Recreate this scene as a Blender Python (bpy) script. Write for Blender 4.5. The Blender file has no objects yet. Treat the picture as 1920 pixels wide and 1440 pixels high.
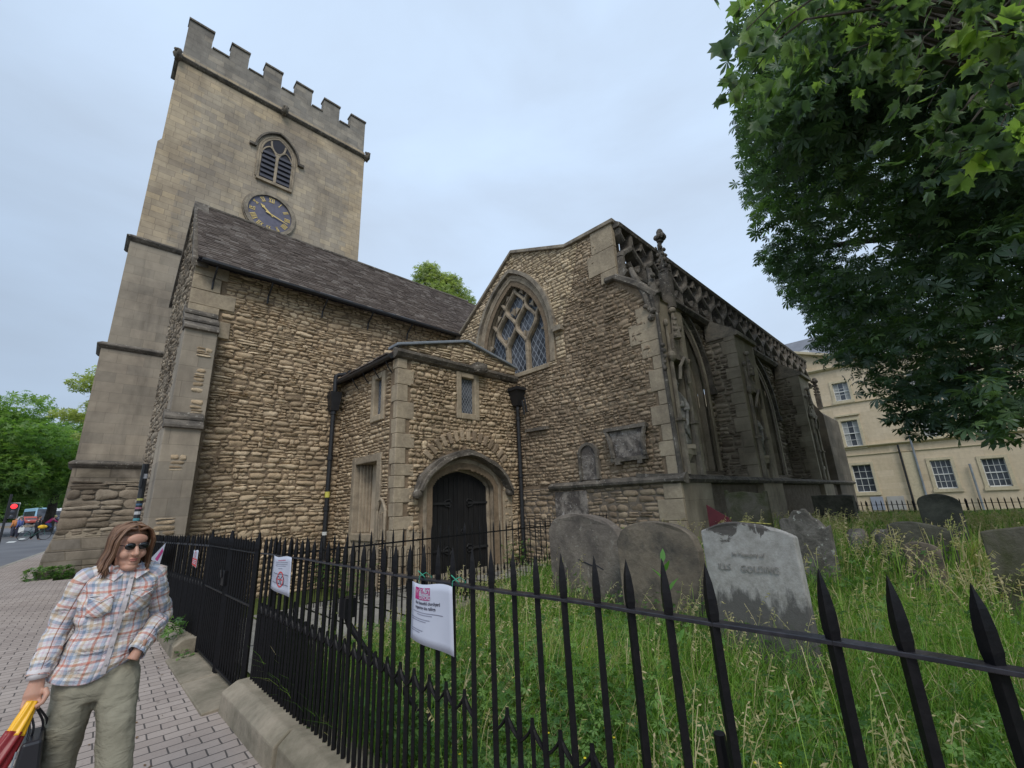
import bpy, math, random
import numpy as np
from mathutils import Vector, Matrix, noise as mn
R_ = math.radians
random.seed(7); rng = np.random.default_rng(11)
S = bpy.context.scene
C = S.collection
# ------------------------------------------------------------------ camera
cam_d = bpy.data.cameras.new('camera'); cam = bpy.data.objects.new('camera', cam_d); C.objects.link(cam); S.camera = cam
cam_d.sensor_width = 36; cam_d.lens = 812.23*36/1920; cam_d.clip_start = .02; cam_d.clip_end = 3000
YAW, PITCH, ROLL, EYE = R_(-44.5096), R_(15.6065), R_(-2.3711), 1.65
CM = Matrix.Rotation(YAW, 3, 'Z') @ Matrix.Rotation(math.pi/2+PITCH, 3, 'X') @ Matrix.Rotation(ROLL, 3, 'Z')
cam.matrix_world = Matrix.Translation((0, 0, EYE)) @ CM.to_4x4()
# ------------------------------------------------------------------ world: overcast sky
W = bpy.data.worlds.new('World'); S.world = W; W.use_nodes = True
nt = W.node_tree; nt.nodes.clear(); N = nt.nodes.new; Lk = nt.links.new
SUN_EL, SUN_ROT = R_(48), R_(215)
sky = N('ShaderNodeTexSky'); sky.sky_type = 'NISHITA'; sky.sun_disc = False; sky.sun_elevation = SUN_EL; sky.sun_rotation = SUN_ROT
sky.air_density = 1.0; sky.dust_density = 2.5; sky.ozone_density = 1.0
tc = N('ShaderNodeTexCoord'); mp = N('ShaderNodeMapping'); mp.inputs['Scale'].default_value = (1.1, 1.1, 3.4); mp.inputs['Rotation'].default_value = (0.15, 0.1, 0.4)
Lk(tc.outputs['Generated'], mp.inputs['Vector'])
cn = N('ShaderNodeTexNoise'); cn.inputs['Scale'].default_value = 1.3; cn.inputs['Detail'].default_value = 6; cn.inputs['Roughness'].default_value = .52; cn.inputs['Distortion'].default_value = .4
Lk(mp.outputs[0], cn.inputs['Vector'])
cr = N('ShaderNodeValToRGB'); cr.color_ramp.elements[0].position = .3; cr.color_ramp.elements[0].color = (6.4, 7.7, 9.5, 1)
cr.color_ramp.elements[1].position = .66; cr.color_ramp.elements[1].color = (7.6, 9.5, 12.1, 1)
Lk(cn.outputs['Fac'], cr.inputs[0])
# a darker bank of cloud low in the north-west
dp = N('ShaderNodeVectorMath'); dp.operation = 'DOT_PRODUCT'; Lk(tc.outputs['Generated'], dp.inputs[0]); dp.inputs[1].default_value = Vector((-.42, .86, -.05)).normalized()
dr = N('ShaderNodeMapRange'); dr.inputs[1].default_value = .55; dr.inputs[2].default_value = .98; dr.inputs[3].default_value = 1.0; dr.inputs[4].default_value = .66; dr.interpolation_type = 'SMOOTHSTEP'
Lk(dp.outputs['Value'], dr.inputs[0])
dm = N('ShaderNodeMix'); dm.data_type = 'RGBA'; dm.blend_type = 'MULTIPLY'; dm.inputs[0].default_value = 1; Lk(cr.outputs[0], dm.inputs[6]); Lk(dr.outputs[0], dm.inputs[7])
mx = N('ShaderNodeMix'); mx.data_type = 'RGBA'; mx.inputs[0].default_value = .86; Lk(sky.outputs[0], mx.inputs[6]); Lk(dm.outputs[2], mx.inputs[7])
bg = N('ShaderNodeBackground'); bg.inputs['Strength'].default_value = .1; Lk(mx.outputs[2], bg.inputs['Color'])
wo = N('ShaderNodeOutputWorld'); Lk(bg.outputs[0], wo.inputs[0])
sl = bpy.data.lights.new('sun', 'SUN'); sl.energy = 1.75; sl.angle = R_(25); sl.color = (1, .95, .87)
so = bpy.data.objects.new('sun', sl); C.objects.link(so)
sd = Vector((math.sin(SUN_ROT)*math.cos(SUN_EL), math.cos(SUN_ROT)*math.cos(SUN_EL), math.sin(SUN_EL)))
so.rotation_euler = sd.to_track_quat('Z', 'Y').to_euler()
S.view_settings.view_transform = 'Standard'; S.view_settings.look = 'None'; S.view_settings.gamma = 1; S.view_settings.exposure = 0.0
S.cycles.max_bounces = 6; S.cycles.diffuse_bounces = 3; S.cycles.transparent_max_bounces = 6

# ------------------------------------------------------------------ measuring: where a sight line meets a plane of the place
def ray(px, py): return CM @ Vector((px-960, 720-py, -812.23))
def hit(ax, val, px, py):
    d = ray(px, py); o = Vector((0, 0, EYE)); t = (val-o[ax])/d[ax]; return o+t*d
def onX(v, px, py): p = hit(0, v, px, py); return (p.y, p.z)
def onY(v, px, py): p = hit(1, v, px, py); return (p.x, p.z)
def proj(V):      # Nx3 -> px,py,depth (used to trim foliage to the extent of its tree)
    M = np.array(CM); d = (V-np.array([0, 0, EYE])) @ M
    return 960-812.23*d[:, 0]/d[:, 2], 720+812.23*d[:, 1]/d[:, 2], -d[:, 2]

# ------------------------------------------------------------------ mesh helpers
class MB:
    def __init__(s): s.v = []; s.f = []
    def add(s, vs, fs):
        n = len(s.v); s.v += [tuple(v) for v in vs]; s.f += [tuple(i+n for i in f) for f in fs]; return s
    def box(s, x0, x1, y0, y1, z0, z1, rz=0, piv=None):
        vs = [(x, y, z) for z in (z0, z1) for y in (y0, y1) for x in (x0, x1)]
        if rz:
            px, py = piv or ((x0+x1)/2, (y0+y1)/2); c, sn = math.cos(rz), math.sin(rz)
            vs = [(px+(x-px)*c-(y-py)*sn, py+(x-px)*sn+(y-py)*c, z) for x, y, z in vs]
        return s.add(vs, [(0, 2, 3, 1), (4, 5, 7, 6), (0, 1, 5, 4), (2, 6, 7, 3), (0, 4, 6, 2), (1, 3, 7, 5)])
    def prism(s, poly, a, b, plane='Y'):
        # poly in (u,v); plane 'Y': (u, d, v), 'X': (d, u, v), 'Z': (u, v, d)
        f = {'Y': lambda u, v, d: (u, d, v), 'X': lambda u, v, d: (d, u, v), 'Z': lambda u, v, d: (u, v, d)}[plane]
        n = len(poly); vs = [f(u, v, a) for u, v in poly]+[f(u, v, b) for u, v in poly]
        return s.add(vs, [tuple(range(n)), tuple(range(2*n-1, n-1, -1))]+[(i, (i+1) % n, n+(i+1) % n, n+i) for i in range(n)])
    def tube(s, pts, r, seg=8, cap=True, sq=None):
        pts = [Vector(p) for p in pts]; n = len(pts); rr = r if isinstance(r, (list, tuple)) else [r]*n
        rings = []; up = None
        for i, p in enumerate(pts):
            t = (pts[min(i+1, n-1)]-pts[max(i-1, 0)]).normalized()
            if up is None:
                up = Vector((0, 0, 1)) if abs(t.z) < .9 else Vector((0, 1, 0))
            a = t.cross(up).normalized(); b = a.cross(t).normalized(); up = b
            ra = rr[i] if isinstance(rr[i], (tuple, list)) else (rr[i], rr[i])
            rings.append([p+a*ra[0]*math.cos(2*math.pi*(k+.5)/seg)+b*ra[1]*math.sin(2*math.pi*(k+.5)/seg) for k in range(seg)])
        vs = [v for rg in rings for v in rg]; fs = []
        for i in range(n-1):
            for k in range(seg):
                a = i*seg+k; b = i*seg+(k+1) % seg; fs.append((a, b, b+seg, a+seg))
        if cap: fs += [tuple(range(seg-1, -1, -1)), tuple(range((n-1)*seg, n*seg))]
        return s.add(vs, fs)
    def lathe(s, cx, cy, prof, seg=12, sx=1, sy=1):
        vs = [(cx+r*sx*math.cos(2*math.pi*k/seg), cy+r*sy*math.sin(2*math.pi*k/seg), z) for r, z in prof for k in range(seg)]
        fs = [(i*seg+k, i*seg+(k+1) % seg, (i+1)*seg+(k+1) % seg, (i+1)*seg+k) for i in range(len(prof)-1) for k in range(seg)]
        fs += [tuple(range(seg-1, -1, -1)), tuple(range((len(prof)-1)*seg, len(prof)*seg))]
        return s.add(vs, fs)
    def ball(s, c, r, nu=12, nv=8):
        r = r if isinstance(r, (tuple, list)) else (r, r, r)
        vs = [(c[0]+r[0]*math.sin(math.pi*j/nv)*math.cos(2*math.pi*i/nu), c[1]+r[1]*math.sin(math.pi*j/nv)*math.sin(2*math.pi*i/nu), c[2]+r[2]*math.cos(math.pi*j/nv)) for j in range(nv+1) for i in range(nu)]
        return s.add(vs, [(j*nu+i, (j+1)*nu+i, (j+1)*nu+(i+1) % nu, j*nu+(i+1) % nu) for j in range(nv) for i in range(nu)])
    def build(s, name, mat, parent=None, smooth=False, bevel=0, jit=0):
        me = bpy.data.meshes.new(name)
        vs = s.v
        if jit: vs = [(x+jit*mn.noise((x*3, y*3, z*3)), y+jit*mn.noise((x*3+9, y*3, z*3)), z+jit*mn.noise((x*3, y*3+7, z*3))) for x, y, z in vs]
        me.from_pydata(vs, [], s.f); me.validate(); me.materials.append(mat)
        import bmesh
        bm = bmesh.new(); bm.from_mesh(me); bmesh.ops.recalc_face_normals(bm, faces=bm.faces); bm.to_mesh(me); bm.free()
        if smooth: me.polygons.foreach_set('use_smooth', [True]*len(me.polygons))
        return link(name, me, parent, bevel)
def link(name, me, parent=None, bevel=0):
    o = bpy.data.objects.new(name, me); C.objects.link(o)
    if parent is not None: attach(o, parent)
    if bevel:
        m = o.modifiers.new('bevel', 'BEVEL'); m.width = bevel; m.segments = 2; m.limit_method = 'ANGLE'
    return o
LOCAL = [False]
def attach(o, parent):
    o.parent = parent
    if not LOCAL[0]: o.matrix_parent_inverse = Matrix.Translation(-wloc(parent))
def wloc(o):
    l = Vector(o.location)
    if o.parent is not None and not LOCAL[0]: return Vector((0, 0, 0))
    return l
def tag(o, label=None, cat=None, group=None, kind=None):
    for k, v in (('label', label), ('category', cat), ('group', group), ('kind', kind)):
        if v: o[k] = v
    return o
def thing(name, label, cat, loc=(0, 0, 0), group=None, rz=0):
    o = bpy.data.objects.new(name, None); C.objects.link(o); o.location = loc; o.rotation_euler.z = rz; o.empty_display_size = .2
    return tag(o, label, cat, group)
def np_mesh(name, V, F, mat, parent=None, smooth=False, attrs=None, uv=None):
    me = bpy.data.meshes.new(name); V = np.asarray(V, np.float32); F = np.asarray(F, np.int32); m, k = F.shape
    me.vertices.add(len(V)); me.vertices.foreach_set('co', V.ravel())
    me.loops.add(m*k); me.loops.foreach_set('vertex_index', F.ravel())
    me.polygons.add(m); me.polygons.foreach_set('loop_start', np.arange(0, m*k, k, dtype=np.int32)); me.polygons.foreach_set('loop_total', np.full(m, k, np.int32))
    if smooth: me.polygons.foreach_set('use_smooth', np.ones(m, bool))
    me.update(calc_edges=True)
    for nm, a in (attrs or {}).items():
        at = me.attributes.new(nm, 'FLOAT', 'POINT'); at.data.foreach_set('value', np.asarray(a, np.float32))
    if uv is not None:
        l = me.uv_layers.new(name='UVMap'); l.data.foreach_set('uv', np.asarray(uv, np.float32)[F.ravel()].ravel())
    me.materials.append(mat); return link(name, me, parent)
def copy_tree(o, parent=None):
    c = o.copy(); C.objects.link(c)
    if parent is not None: c.parent = parent
    for ch in [q for q in bpy.data.objects if q.parent == o]: copy_tree(ch, c)
    return c

# ------------------------------------------------------------------ materials
class Mt:
    def __init__(s, name, rough=.8, spec=.3, metal=0):
        s.m = bpy.data.materials.new(name); s.m.use_nodes = True; s.t = s.m.node_tree; s.b = s.t.nodes['Principled BSDF']
        s.b.inputs['Roughness'].default_value = rough; s.b.inputs['Specular IOR Level'].default_value = spec; s.b.inputs['Metallic'].default_value = metal
        s.bump_last = None
    def n(s, t, **kw):
        x = s.t.nodes.new(t)
        for k, v in kw.items():
            if k in x.inputs: x.inputs[k].default_value = v
            else: setattr(x, k, v)
        return x
    def l(s, a, b): s.t.links.new(a, b)
    def pos(s, scale=(1, 1, 1), off=(0, 0, 0), obj=False):
        if obj: g = s.n('ShaderNodeTexCoord').outputs['Object']
        else: g = s.n('ShaderNodeNewGeometry').outputs['Position']
        m = s.n('ShaderNodeMapping'); m.inputs['Scale'].default_value = scale; m.inputs['Location'].default_value = off; s.l(g, m.inputs[0]); return m.outputs[0]
    def noise(s, vec, scale, detail=4, rough=.55, dist=0):
        x = s.n('ShaderNodeTexNoise'); x.inputs['Scale'].default_value = scale; x.inputs['Detail'].default_value = detail; x.inputs['Roughness'].default_value = rough; x.inputs['Distortion'].default_value = dist
        s.l(vec, x.inputs['Vector']); return x.outputs['Fac']
    def ramp(s, fac, stops, interp='LINEAR'):
        r = s.n('ShaderNodeValToRGB'); e = r.color_ramp.elements; r.color_ramp.interpolation = interp
        while len(e) < len(stops): e.new(.5)
        for el, (p, c) in zip(e, stops):
            el.position = p; el.color = (c[0], c[1], c[2], 1) if isinstance(c, (tuple, list)) else (c, c, c, 1)
        s.l(fac, r.inputs[0]); return r.outputs[0]
    def mix(s, fac, a, b, mode='MIX'):
        m = s.n('ShaderNodeMix'); m.data_type = 'RGBA'; m.blend_type = mode
        for i, v in ((0, fac), (6, a), (7, b)):
            if isinstance(v, (int, float)): m.inputs[i].default_value = v if i == 0 else (v, v, v, 1)
            elif isinstance(v, tuple): m.inputs[i].default_value = (v[0], v[1], v[2], 1)
            else: s.l(v, m.inputs[i])
        return m.outputs[2]
    def math(s, op, a, b=0.0):
        m = s.n('ShaderNodeMath'); m.operation = op
        for i, v in ((0, a), (1, b)):
            if isinstance(v, (int, float)): m.inputs[i].default_value = v
            else: s.l(v, m.inputs[i])
        return m.outputs[0]
    def col(s, c):
        if isinstance(c, tuple): s.b.inputs['Base Color'].default_value = (c[0], c[1], c[2], 1)
        else: s.l(c, s.b.inputs['Base Color'])
        return s
    def bump(s, h, strength=.5, dist=.02):
        b = s.n('ShaderNodeBump'); b.inputs['Strength'].default_value = strength; b.inputs['Distance'].default_value = dist; s.l(h, b.inputs['Height'])
        if s.bump_last is not None: s.l(s.bump_last, b.inputs['Normal'])
        s.bump_last = b.outputs[0]; s.l(b.outputs[0], s.b.inputs['Normal']); return s
    def isl(s): return s.n('ShaderNodeNewGeometry').outputs['Random Per Island']
    def wall_uv(s):      # (X+Y, Z) for axis-aligned walls
        g = s.n('ShaderNodeNewGeometry'); sp = s.n('ShaderNodeSeparateXYZ'); s.l(g.outputs['Position'], sp.inputs[0])
        a = s.math('ADD', sp.outputs[0], sp.outputs[1]); cb = s.n('ShaderNodeCombineXYZ'); s.l(a, cb.inputs[0]); s.l(sp.outputs[2], cb.inputs[1]); return cb.outputs[0]

def m_plain(name, c, rough=.7, spec=.3, metal=0, var=.15, sc=6, bump=0):
    M = Mt(name, rough, spec, metal); p = M.pos(obj=True); f = M.noise(p, sc, 5)
    M.col(M.ramp(f, [(.3, tuple(x*(1-var) for x in c)), (.7, tuple(min(1, x*(1+var)) for x in c))]))
    if bump: M.bump(M.noise(p, sc*6, 5), bump, .01)
    return M.m
def m_rubble(name, c1, c2, c3, dark=.5, dsc=.55, dth=(.5, .68)):
    M = Mt(name, .93, .15); p = M.pos(); i = M.isl()
    base = M.ramp(i, [(0, c1), (.3, c2), (.55, c3), (.72, tuple(x*.82 for x in c1)), (.9, tuple(x*.66 for x in c2)), (1, tuple(min(1, x*1.22) for x in c3))])
    base = M.mix(M.ramp(M.noise(p, 9, 6), [(.3, 0), (.75, .75)]), base, M.mix(1, base, (.62, .6, .6), 'MULTIPLY'))
    st = M.ramp(M.noise(p, dsc, 6, .62, .6), [(dth[0], 0), (dth[1], 1)])
    base = M.mix(M.math('MULTIPLY', st, dark), base, M.mix(1, base, (.42, .41, .42), 'MULTIPLY'))
    sp = M.ramp(M.noise(p, 38, 3), [(.62, 0), (.72, .6)]); base = M.mix(sp, base, M.mix(1, base, (.5, .5, .5), 'MULTIPLY'))
    M.col(base); M.bump(M.noise(p, 26, 8, .68), .75, .03); M.bump(M.noise(p, 110, 4), .35, .006); return M.m
def m_mortar(name, c):
    M = Mt(name, .97, .1); p = M.pos(); f = M.noise(p, 6, 8, .65)
    M.col(M.ramp(f, [(.25, tuple(x*.55 for x in c)), (.75, tuple(x*1.15 for x in c))])); M.bump(M.noise(p, 30, 6, .7), .8, .03); return M.m
def m_ashlar(name, cols, bw=.62, bh=.3, grime=(.5, .7), gs=.7, mortar=.006, gc=(.4, .41, .43), gamt=.7, streak=0):
    M = Mt(name, .9, .2); uv = M.wall_uv(); b = M.n('ShaderNodeTexBrick'); b.offset = .43; b.squash = .8; b.squash_frequency = 3
    b.inputs['Color1'].default_value = (0, 0, 0, 1); b.inputs['Color2'].default_value = (1, 1, 1, 1); b.inputs['Mortar'].default_value = (.5, .5, .5, 1)
    b.inputs['Scale'].default_value = 1; b.inputs['Mortar Size'].default_value = mortar; b.inputs['Mortar Smooth'].default_value = .3; b.inputs['Brick Width'].default_value = bw; b.inputs['Row Height'].default_value = bh
    M.l(uv, b.inputs['Vector']); p = M.pos()
    base = M.ramp(b.outputs['Color'], [(i/(len(cols)-1), c) for i, c in enumerate(cols)])
    base = M.mix(M.ramp(M.noise(p, 5, 6, .6), [(.3, 0), (.8, .6)]), base, M.mix(1, base, (.7, .69, .68), 'MULTIPLY'))
    g = M.ramp(M.noise(p, gs, 7, .6, .5), [(grime[0], 0), (grime[1], 1)])
    base = M.mix(M.math('MULTIPLY', g, gamt), base, M.mix(1, base, gc, 'MULTIPLY'))
    if streak:
        q = M.pos(scale=(1, 1, .12)); s2 = M.ramp(M.noise(q, 2.2, 6, .6), [(.48, 0), (.72, 1)]); base = M.mix(M.math('MULTIPLY', s2, streak), base, M.mix(1, base, (.4, .4, .41), 'MULTIPLY'))
    base = M.mix(M.math('MULTIPLY', b.outputs['Fac'], .45), base, M.mix(1, base, (.45, .43, .4), 'MULTIPLY'))
    M.col(base); inv = M.math('SUBTRACT', 1.0, b.outputs['Fac']); M.bump(inv, .35, .01); M.bump(M.noise(p, 22, 7, .65), .3, .012); return M.m
def m_dirty(name, c, dk, sc=3, th=(.4, .62), spots=None, bump=.5):
    M = Mt(name, .92, .2); p = M.pos(obj=True); f = M.ramp(M.noise(p, sc, 8, .65, .4), [(th[0], 0), (th[1], 1)])
    base = M.mix(f, c, dk); base = M.mix(M.ramp(M.noise(p, sc*7, 6, .7), [(.35, 0), (.7, .55)]), base, M.mix(1, base, (.62, .6, .58), 'MULTIPLY'))
    if spots: base = M.mix(M.ramp(M.noise(p, 14, 3), [(.63, 0), (.67, .8)]), base, spots)
    M.col(base); M.bump(M.noise(p, 18, 8, .7), bump, .03); M.bump(M.noise(p, 90, 4), .3, .006); return M.m
def m_leaf(name, stops, tr=.35, rough=.5, spec=.35, attr='tint'):
    M = Mt(name, rough, spec); a = M.n('ShaderNodeAttribute'); a.attribute_name = attr
    c = M.ramp(a.outputs['Fac'], stops); p = M.pos(); c = M.mix(M.ramp(M.noise(p, .9, 3), [(.4, 0), (.65, .5)]), c, M.mix(1, c, (.62, .7, .6), 'MULTIPLY')); M.col(c)
    t = M.n('ShaderNodeBsdfTranslucent'); M.l(M.mix(1, c, (1.5, 1.7, .7), 'MULTIPLY'), t.inputs['Color'])
    ms = M.n('ShaderNodeMixShader'); ms.inputs[0].default_value = tr; M.l(M.b.outputs[0], ms.inputs[1]); M.l(t.outputs[0], ms.inputs[2]); M.l(ms.outputs[0], M.t.nodes['Material Output'].inputs[0]); return M.m

K = {}
K['rub_nave'] = m_rubble('nave_rubble', (.60, .455, .295), (.52, .39, .25), (.67, .53, .36), .5)
K['rub_porch'] = m_rubble('porch_rubble', (.57, .435, .285), (.49, .37, .24), (.65, .515, .35), .6, .8)
K['rub_aisle'] = m_rubble('aisle_rubble', (.54, .41, .275), (.63, .495, .34), (.46, .35, .24), .7, .42, (.44, .6))
K['rub_course'] = m_rubble('coursed_stone', (.68, .54, .36), (.62, .49, .32), (.74, .60, .42), .35, .6, (.52, .68))
K['rub_south'] = m_rubble('south_wall_rubble', (.38, .31, .23), (.32, .26, .19), (.44, .37, .28), .7, .5, (.42, .62))
K['ash_shade'] = m_ashlar('shade_darkened_ashlar', [(.20, .17, .135), (.165, .145, .12), (.23, .195, .155)], .8, .4, (.42, .65), 1.0, .004, (.5, .49, .47), .75, .4)  # end buttress: dark colour stands in for tree shade that misses it
K['mortar'] = m_mortar('lime_mortar', (.27, .20, .135)); K['mortar_dk'] = m_mortar('aged_mortar', (.22, .18, .14))
K['ash_tower'] = m_ashlar('tower_ashlar', [(.42, .355, .27), (.45, .375, .28), (.37, .315, .25), (.52, .425, .30), (.43, .365, .28)], .52, .255, (.40, .62), .55, .009, (.62, .61, .62), .8, .3)
def newer_stone(mat):
    t = mat.node_tree; b = t.nodes['Principled BSDF']; src = b.inputs['Base Color'].links[0].from_socket
    M = Mt.__new__(Mt); M.m = mat; M.t = t; M.b = b; M.bump_last = None
    g = M.n('ShaderNodeNewGeometry'); sp = M.n('ShaderNodeSeparateXYZ'); M.l(g.outputs['Position'], sp.inputs[0]); x, z = sp.outputs[0], sp.outputs[2]
    row = M.math('MULTIPLY', M.math('GREATER_THAN', M.math('FRACT', M.math('DIVIDE', z, .54)), .5), .28); n1 = M.math('MULTIPLY', M.noise(M.pos(), 1.3, 3), .5)
    l = M.math('LESS_THAN', x, M.math('ADD', M.math('ADD', .55, row), n1)); r = M.math('GREATER_THAN', x, M.math('SUBTRACT', M.math('SUBTRACT', 7.85, row), n1)); top = M.math('GREATER_THAN', M.math('ADD', z, n1), 19.95)
    f = M.math('MULTIPLY', M.math('MAXIMUM', M.math('MAXIMUM', l, r), top), .75); M.l(M.mix(f, src, M.mix(1, src, (1.20, 1.14, 1.03), 'MULTIPLY')), b.inputs['Base Color']); return mat
newer_stone(K['ash_tower'])
K['ash_butt'] = m_ashlar('buttress_ashlar', [(.36, .305, .235), (.32, .275, .215), (.40, .335, .255), (.35, .30, .235)], .7, .34, (.45, .7), .45, .005, (.5, .5, .52), .8, .55)
K['ash_par'] = m_ashlar('parapet_ashlar', [(.32, .285, .24), (.27, .245, .21), (.38, .33, .265)], .6, .3, (.4, .65), .9, .006, (.5, .5, .52), .8, .4)
K['ash_warm'] = m_ashlar('dressed_limestone', [(.52, .43, .32), (.48, .395, .295), (.56, .46, .34)], .9, .42, (.5, .7), 1.1, .003, (.55, .53, .5), .6, .2)
K['ash_quoin'] = m_dirty('quoin_stone', (.46, .375, .265), (.29, .235, .17), 2.4, (.36, .66), None, .45)
K['ash_base'] = m_ashlar('weathered_base_stone', [(.30, .25, .19), (.23, .20, .165), (.36, .30, .22), (.26, .225, .18)], .8, .3, (.4, .62), 1.3, .02, (.4, .4, .4), .8, .3)
K['ash_dark'] = m_ashlar('sooted_dressed_stone', [(.42, .355, .265), (.37, .315, .235), (.46, .39, .29)], .8, .4, (.42, .65), 1.0, .004, (.5, .49, .47), .75, .4)
K['trim'] = m_dirty('weathered_trim_stone', (.215, .185, .15), (.085, .075, .065), 3, (.35, .62), (.34, .31, .26), .7)
K['trim_lt'] = m_dirty('moulded_limestone', (.40, .325, .235), (.20, .165, .125), 2.6, (.40, .68), None, .4)
K['trim_mid'] = m_dirty('grimy_moulded_stone', (.37, .315, .24), (.17, .145, .12), 3, (.38, .66), None, .6)
K['iron'] = None
M = Mt('black_gloss_paint', .45, .2); p = M.pos(); M.col(M.ramp(M.noise(p, 40, 4), [(.4, (.005, .005, .006)), (.75, (.010, .009, .010))])); M.bump(M.noise(p, 90, 5), .3, .003); K['iron'] = M.m
M = Mt('rail_paint', .3, .5); p = M.pos(); M.col(M.ramp(M.noise(p, 25, 5), [(.4, (.013, .013, .017)), (.8, (.04, .036, .042))])); M.bump(M.noise(p, 60, 5), .4, .003); K['rail'] = M.m
K['pipe'] = m_plain('black_downpipe_paint', (.02, .02, .022), .45, .4)
M = Mt('black_oak_door', .55, .3); p = M.pos(scale=(1, 1, .08)); M.col(M.ramp(M.noise(p, 30, 5), [(.3, (.009, .009, .010)), (.7, (.022, .021, .021))])); M.bump(M.noise(p, 40, 5), .3, .005); K['door'] = M.m
K['door_iron'] = m_plain('wrought_iron', (.025, .025, .026), .5, .4)
def m_lead(name, axis, sp=.12):
    M = Mt(name, .16, .5); g = M.n('ShaderNodeNewGeometry'); s_ = M.n('ShaderNodeSeparateXYZ'); M.l(g.outputs['Position'], s_.inputs[0]); u = s_.outputs[axis]; v = s_.outputs[2]
    ln = None
    for sg in (1, -1):
        q = M.math('MULTIPLY', v, .62*sg); q = M.math('ADD', u, q); q = M.math('DIVIDE', q, sp); q = M.math('FRACT', q); q = M.math('SUBTRACT', q, .5); q = M.math('ABSOLUTE', q); q = M.math('GREATER_THAN', q, .435)
        ln = q if ln is None else M.math('MAXIMUM', ln, q)
    f = M.noise(M.pos(), 5, 3); gl = M.ramp(f, [(.35, (.05, .056, .066)), (.7, (.12, .13, .15))])
    M.col(M.mix(ln, gl, (.26, .28, .31))); M.l(M.math('ADD', M.math('MULTIPLY', ln, .5), .14), M.b.inputs['Roughness']); M.bump(M.noise(M.pos(), 9, 2), .25, .02); return M.m
K['glassX'] = m_lead('leaded_glass_west', 1, .185); K['glassY'] = m_lead('leaded_glass_south', 0, .085); K['glassX2'] = m_lead('leaded_glass_side', 1, .085)
M = Mt('stone_slate', .8, .3); i = M.isl(); p = M.pos(); b = M.ramp(i, [(0, (.09, .070, .060)), (.3, (.152, .121, .104)), (.6, (.115, .092, .081)), (.8, (.19, .155, .135)), (1, (.24, .208, .185))])
b = M.mix(M.ramp(M.noise(p, 1.1, 6), [(.4, 0), (.7, .6)]), b, M.mix(1, b, (.6, .56, .55), 'MULTIPLY')); b = M.mix(M.ramp(M.noise(p, 24, 3), [(.62, 0), (.7, .5)]), b, (.19, .185, .16)); M.col(b); M.bump(M.noise(p, 30, 6), .5, .01); K['slate'] = M.m
M = Mt('lead_sheet', .5, .4); M.col(M.ramp(M.noise(M.pos(), 3, 5), [(.3, (.15, .17, .19)), (.7, (.26, .28, .31))])); K['lead'] = M.m
K['clock'] = m_plain('clock_dial_paint', (.135, .13, .17), .55, .25); K['gold'] = m_plain('gilding', (.68, .50, .18), .45, .5, .2, .12)
K['louvre'] = m_plain('dark_louvre_wood', (.022, .022, .03), .7)
M = Mt('concrete_block_paving', .88, .25); g = M.n('ShaderNodeNewGeometry'); mpn = M.n('ShaderNodeMapping'); mpn.inputs['Rotation'].default_value = (0, 0, R_(2)); M.l(g.outputs['Position'], mpn.inputs[0])
b = M.n('ShaderNodeTexBrick'); b.inputs['Color1'].default_value = (.36, .30, .262, 1); b.inputs['Color2'].default_value = (.43, .362, .318, 1); b.inputs['Mortar'].default_value = (.10, .088, .08, 1)
b.inputs['Scale'].default_value = 1; b.inputs['Mortar Size'].default_value = .0065; b.inputs['Mortar Smooth'].default_value = .4; b.inputs['Brick Width'].default_value = .205; b.inputs['Row Height'].default_value = .13; b.inputs['Bias'].default_value = 0
wv = M.n('ShaderNodeVectorMath'); wv.operation = 'ADD'; wn = M.n('ShaderNodeTexNoise'); wn.inputs['Scale'].default_value = 3.0; M.l(mpn.outputs[0], wn.inputs['Vector']); ws = M.n('ShaderNodeVectorMath'); ws.operation = 'SCALE'; ws.inputs['Scale'].default_value = .03; M.l(wn.outputs['Color'], ws.inputs[0]); M.l(mpn.outputs[0], wv.inputs[0]); M.l(ws.outputs[0], wv.inputs[1]); M.l(wv.outputs[0], b.inputs['Vector'])
p = M.pos(); c = M.mix(M.ramp(M.noise(p, 1.2, 6), [(.35, 0), (.7, .7)]), b.outputs['Color'], M.mix(1, b.outputs['Color'], (.72, .71, .72), 'MULTIPLY')); c = M.mix(M.ramp(M.noise(p, 60, 4), [(.5, 0), (.75, .5)]), c, M.mix(1, c, (.7, .7, .7), 'MULTIPLY'))
c = M.mix(M.ramp(M.noise(p, 7, 2), [(.66, 0), (.70, .55)]), c, M.mix(1, c, (.55, .53, .52), 'MULTIPLY')); M.col(c); M.bump(M.math('SUBTRACT', 1.0, b.outputs['Fac']), .6, .008); M.bump(M.noise(p, 90, 4), .3, .003); K['pave'] = M.m
M = Mt('asphalt', .85, .25); p = M.pos(); c = M.ramp(M.noise(p, .5, 6), [(.35, (.12, .12, .13)), (.7, (.165, .165, .175))]); c = M.mix(M.ramp(M.noise(p, 80, 3), [(.5, 0), (.8, .6)]), c, (.16, .16, .165)); M.col(c); M.bump(M.noise(p, 120, 3), .4, .005); K['asphalt'] = M.m
K['kerb'] = m_dirty('kerb_stone', (.36, .33, .28), (.24, .22, .19), 1.7, (.4, .7), None, .35)
K['plinth'] = m_dirty('railing_kerb_stone', (.34, .29, .22), (.18, .16, .115), 2.2, (.38, .66), None, .4)
K['paint_w'] = m_plain('road_marking_paint', (.6, .6, .58), .8)
M = Mt('earth', .95, .1); p = M.pos(); M.col(M.ramp(M.noise(p, 2.2, 6), [(.3, (.06, .08, .022)), (.7, (.10, .125, .035))])); K['earth'] = M.m
K['flag'] = m_ashlar('flagstone', [(.30, .28, .25), (.25, .235, .215)], .8, .5)
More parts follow.
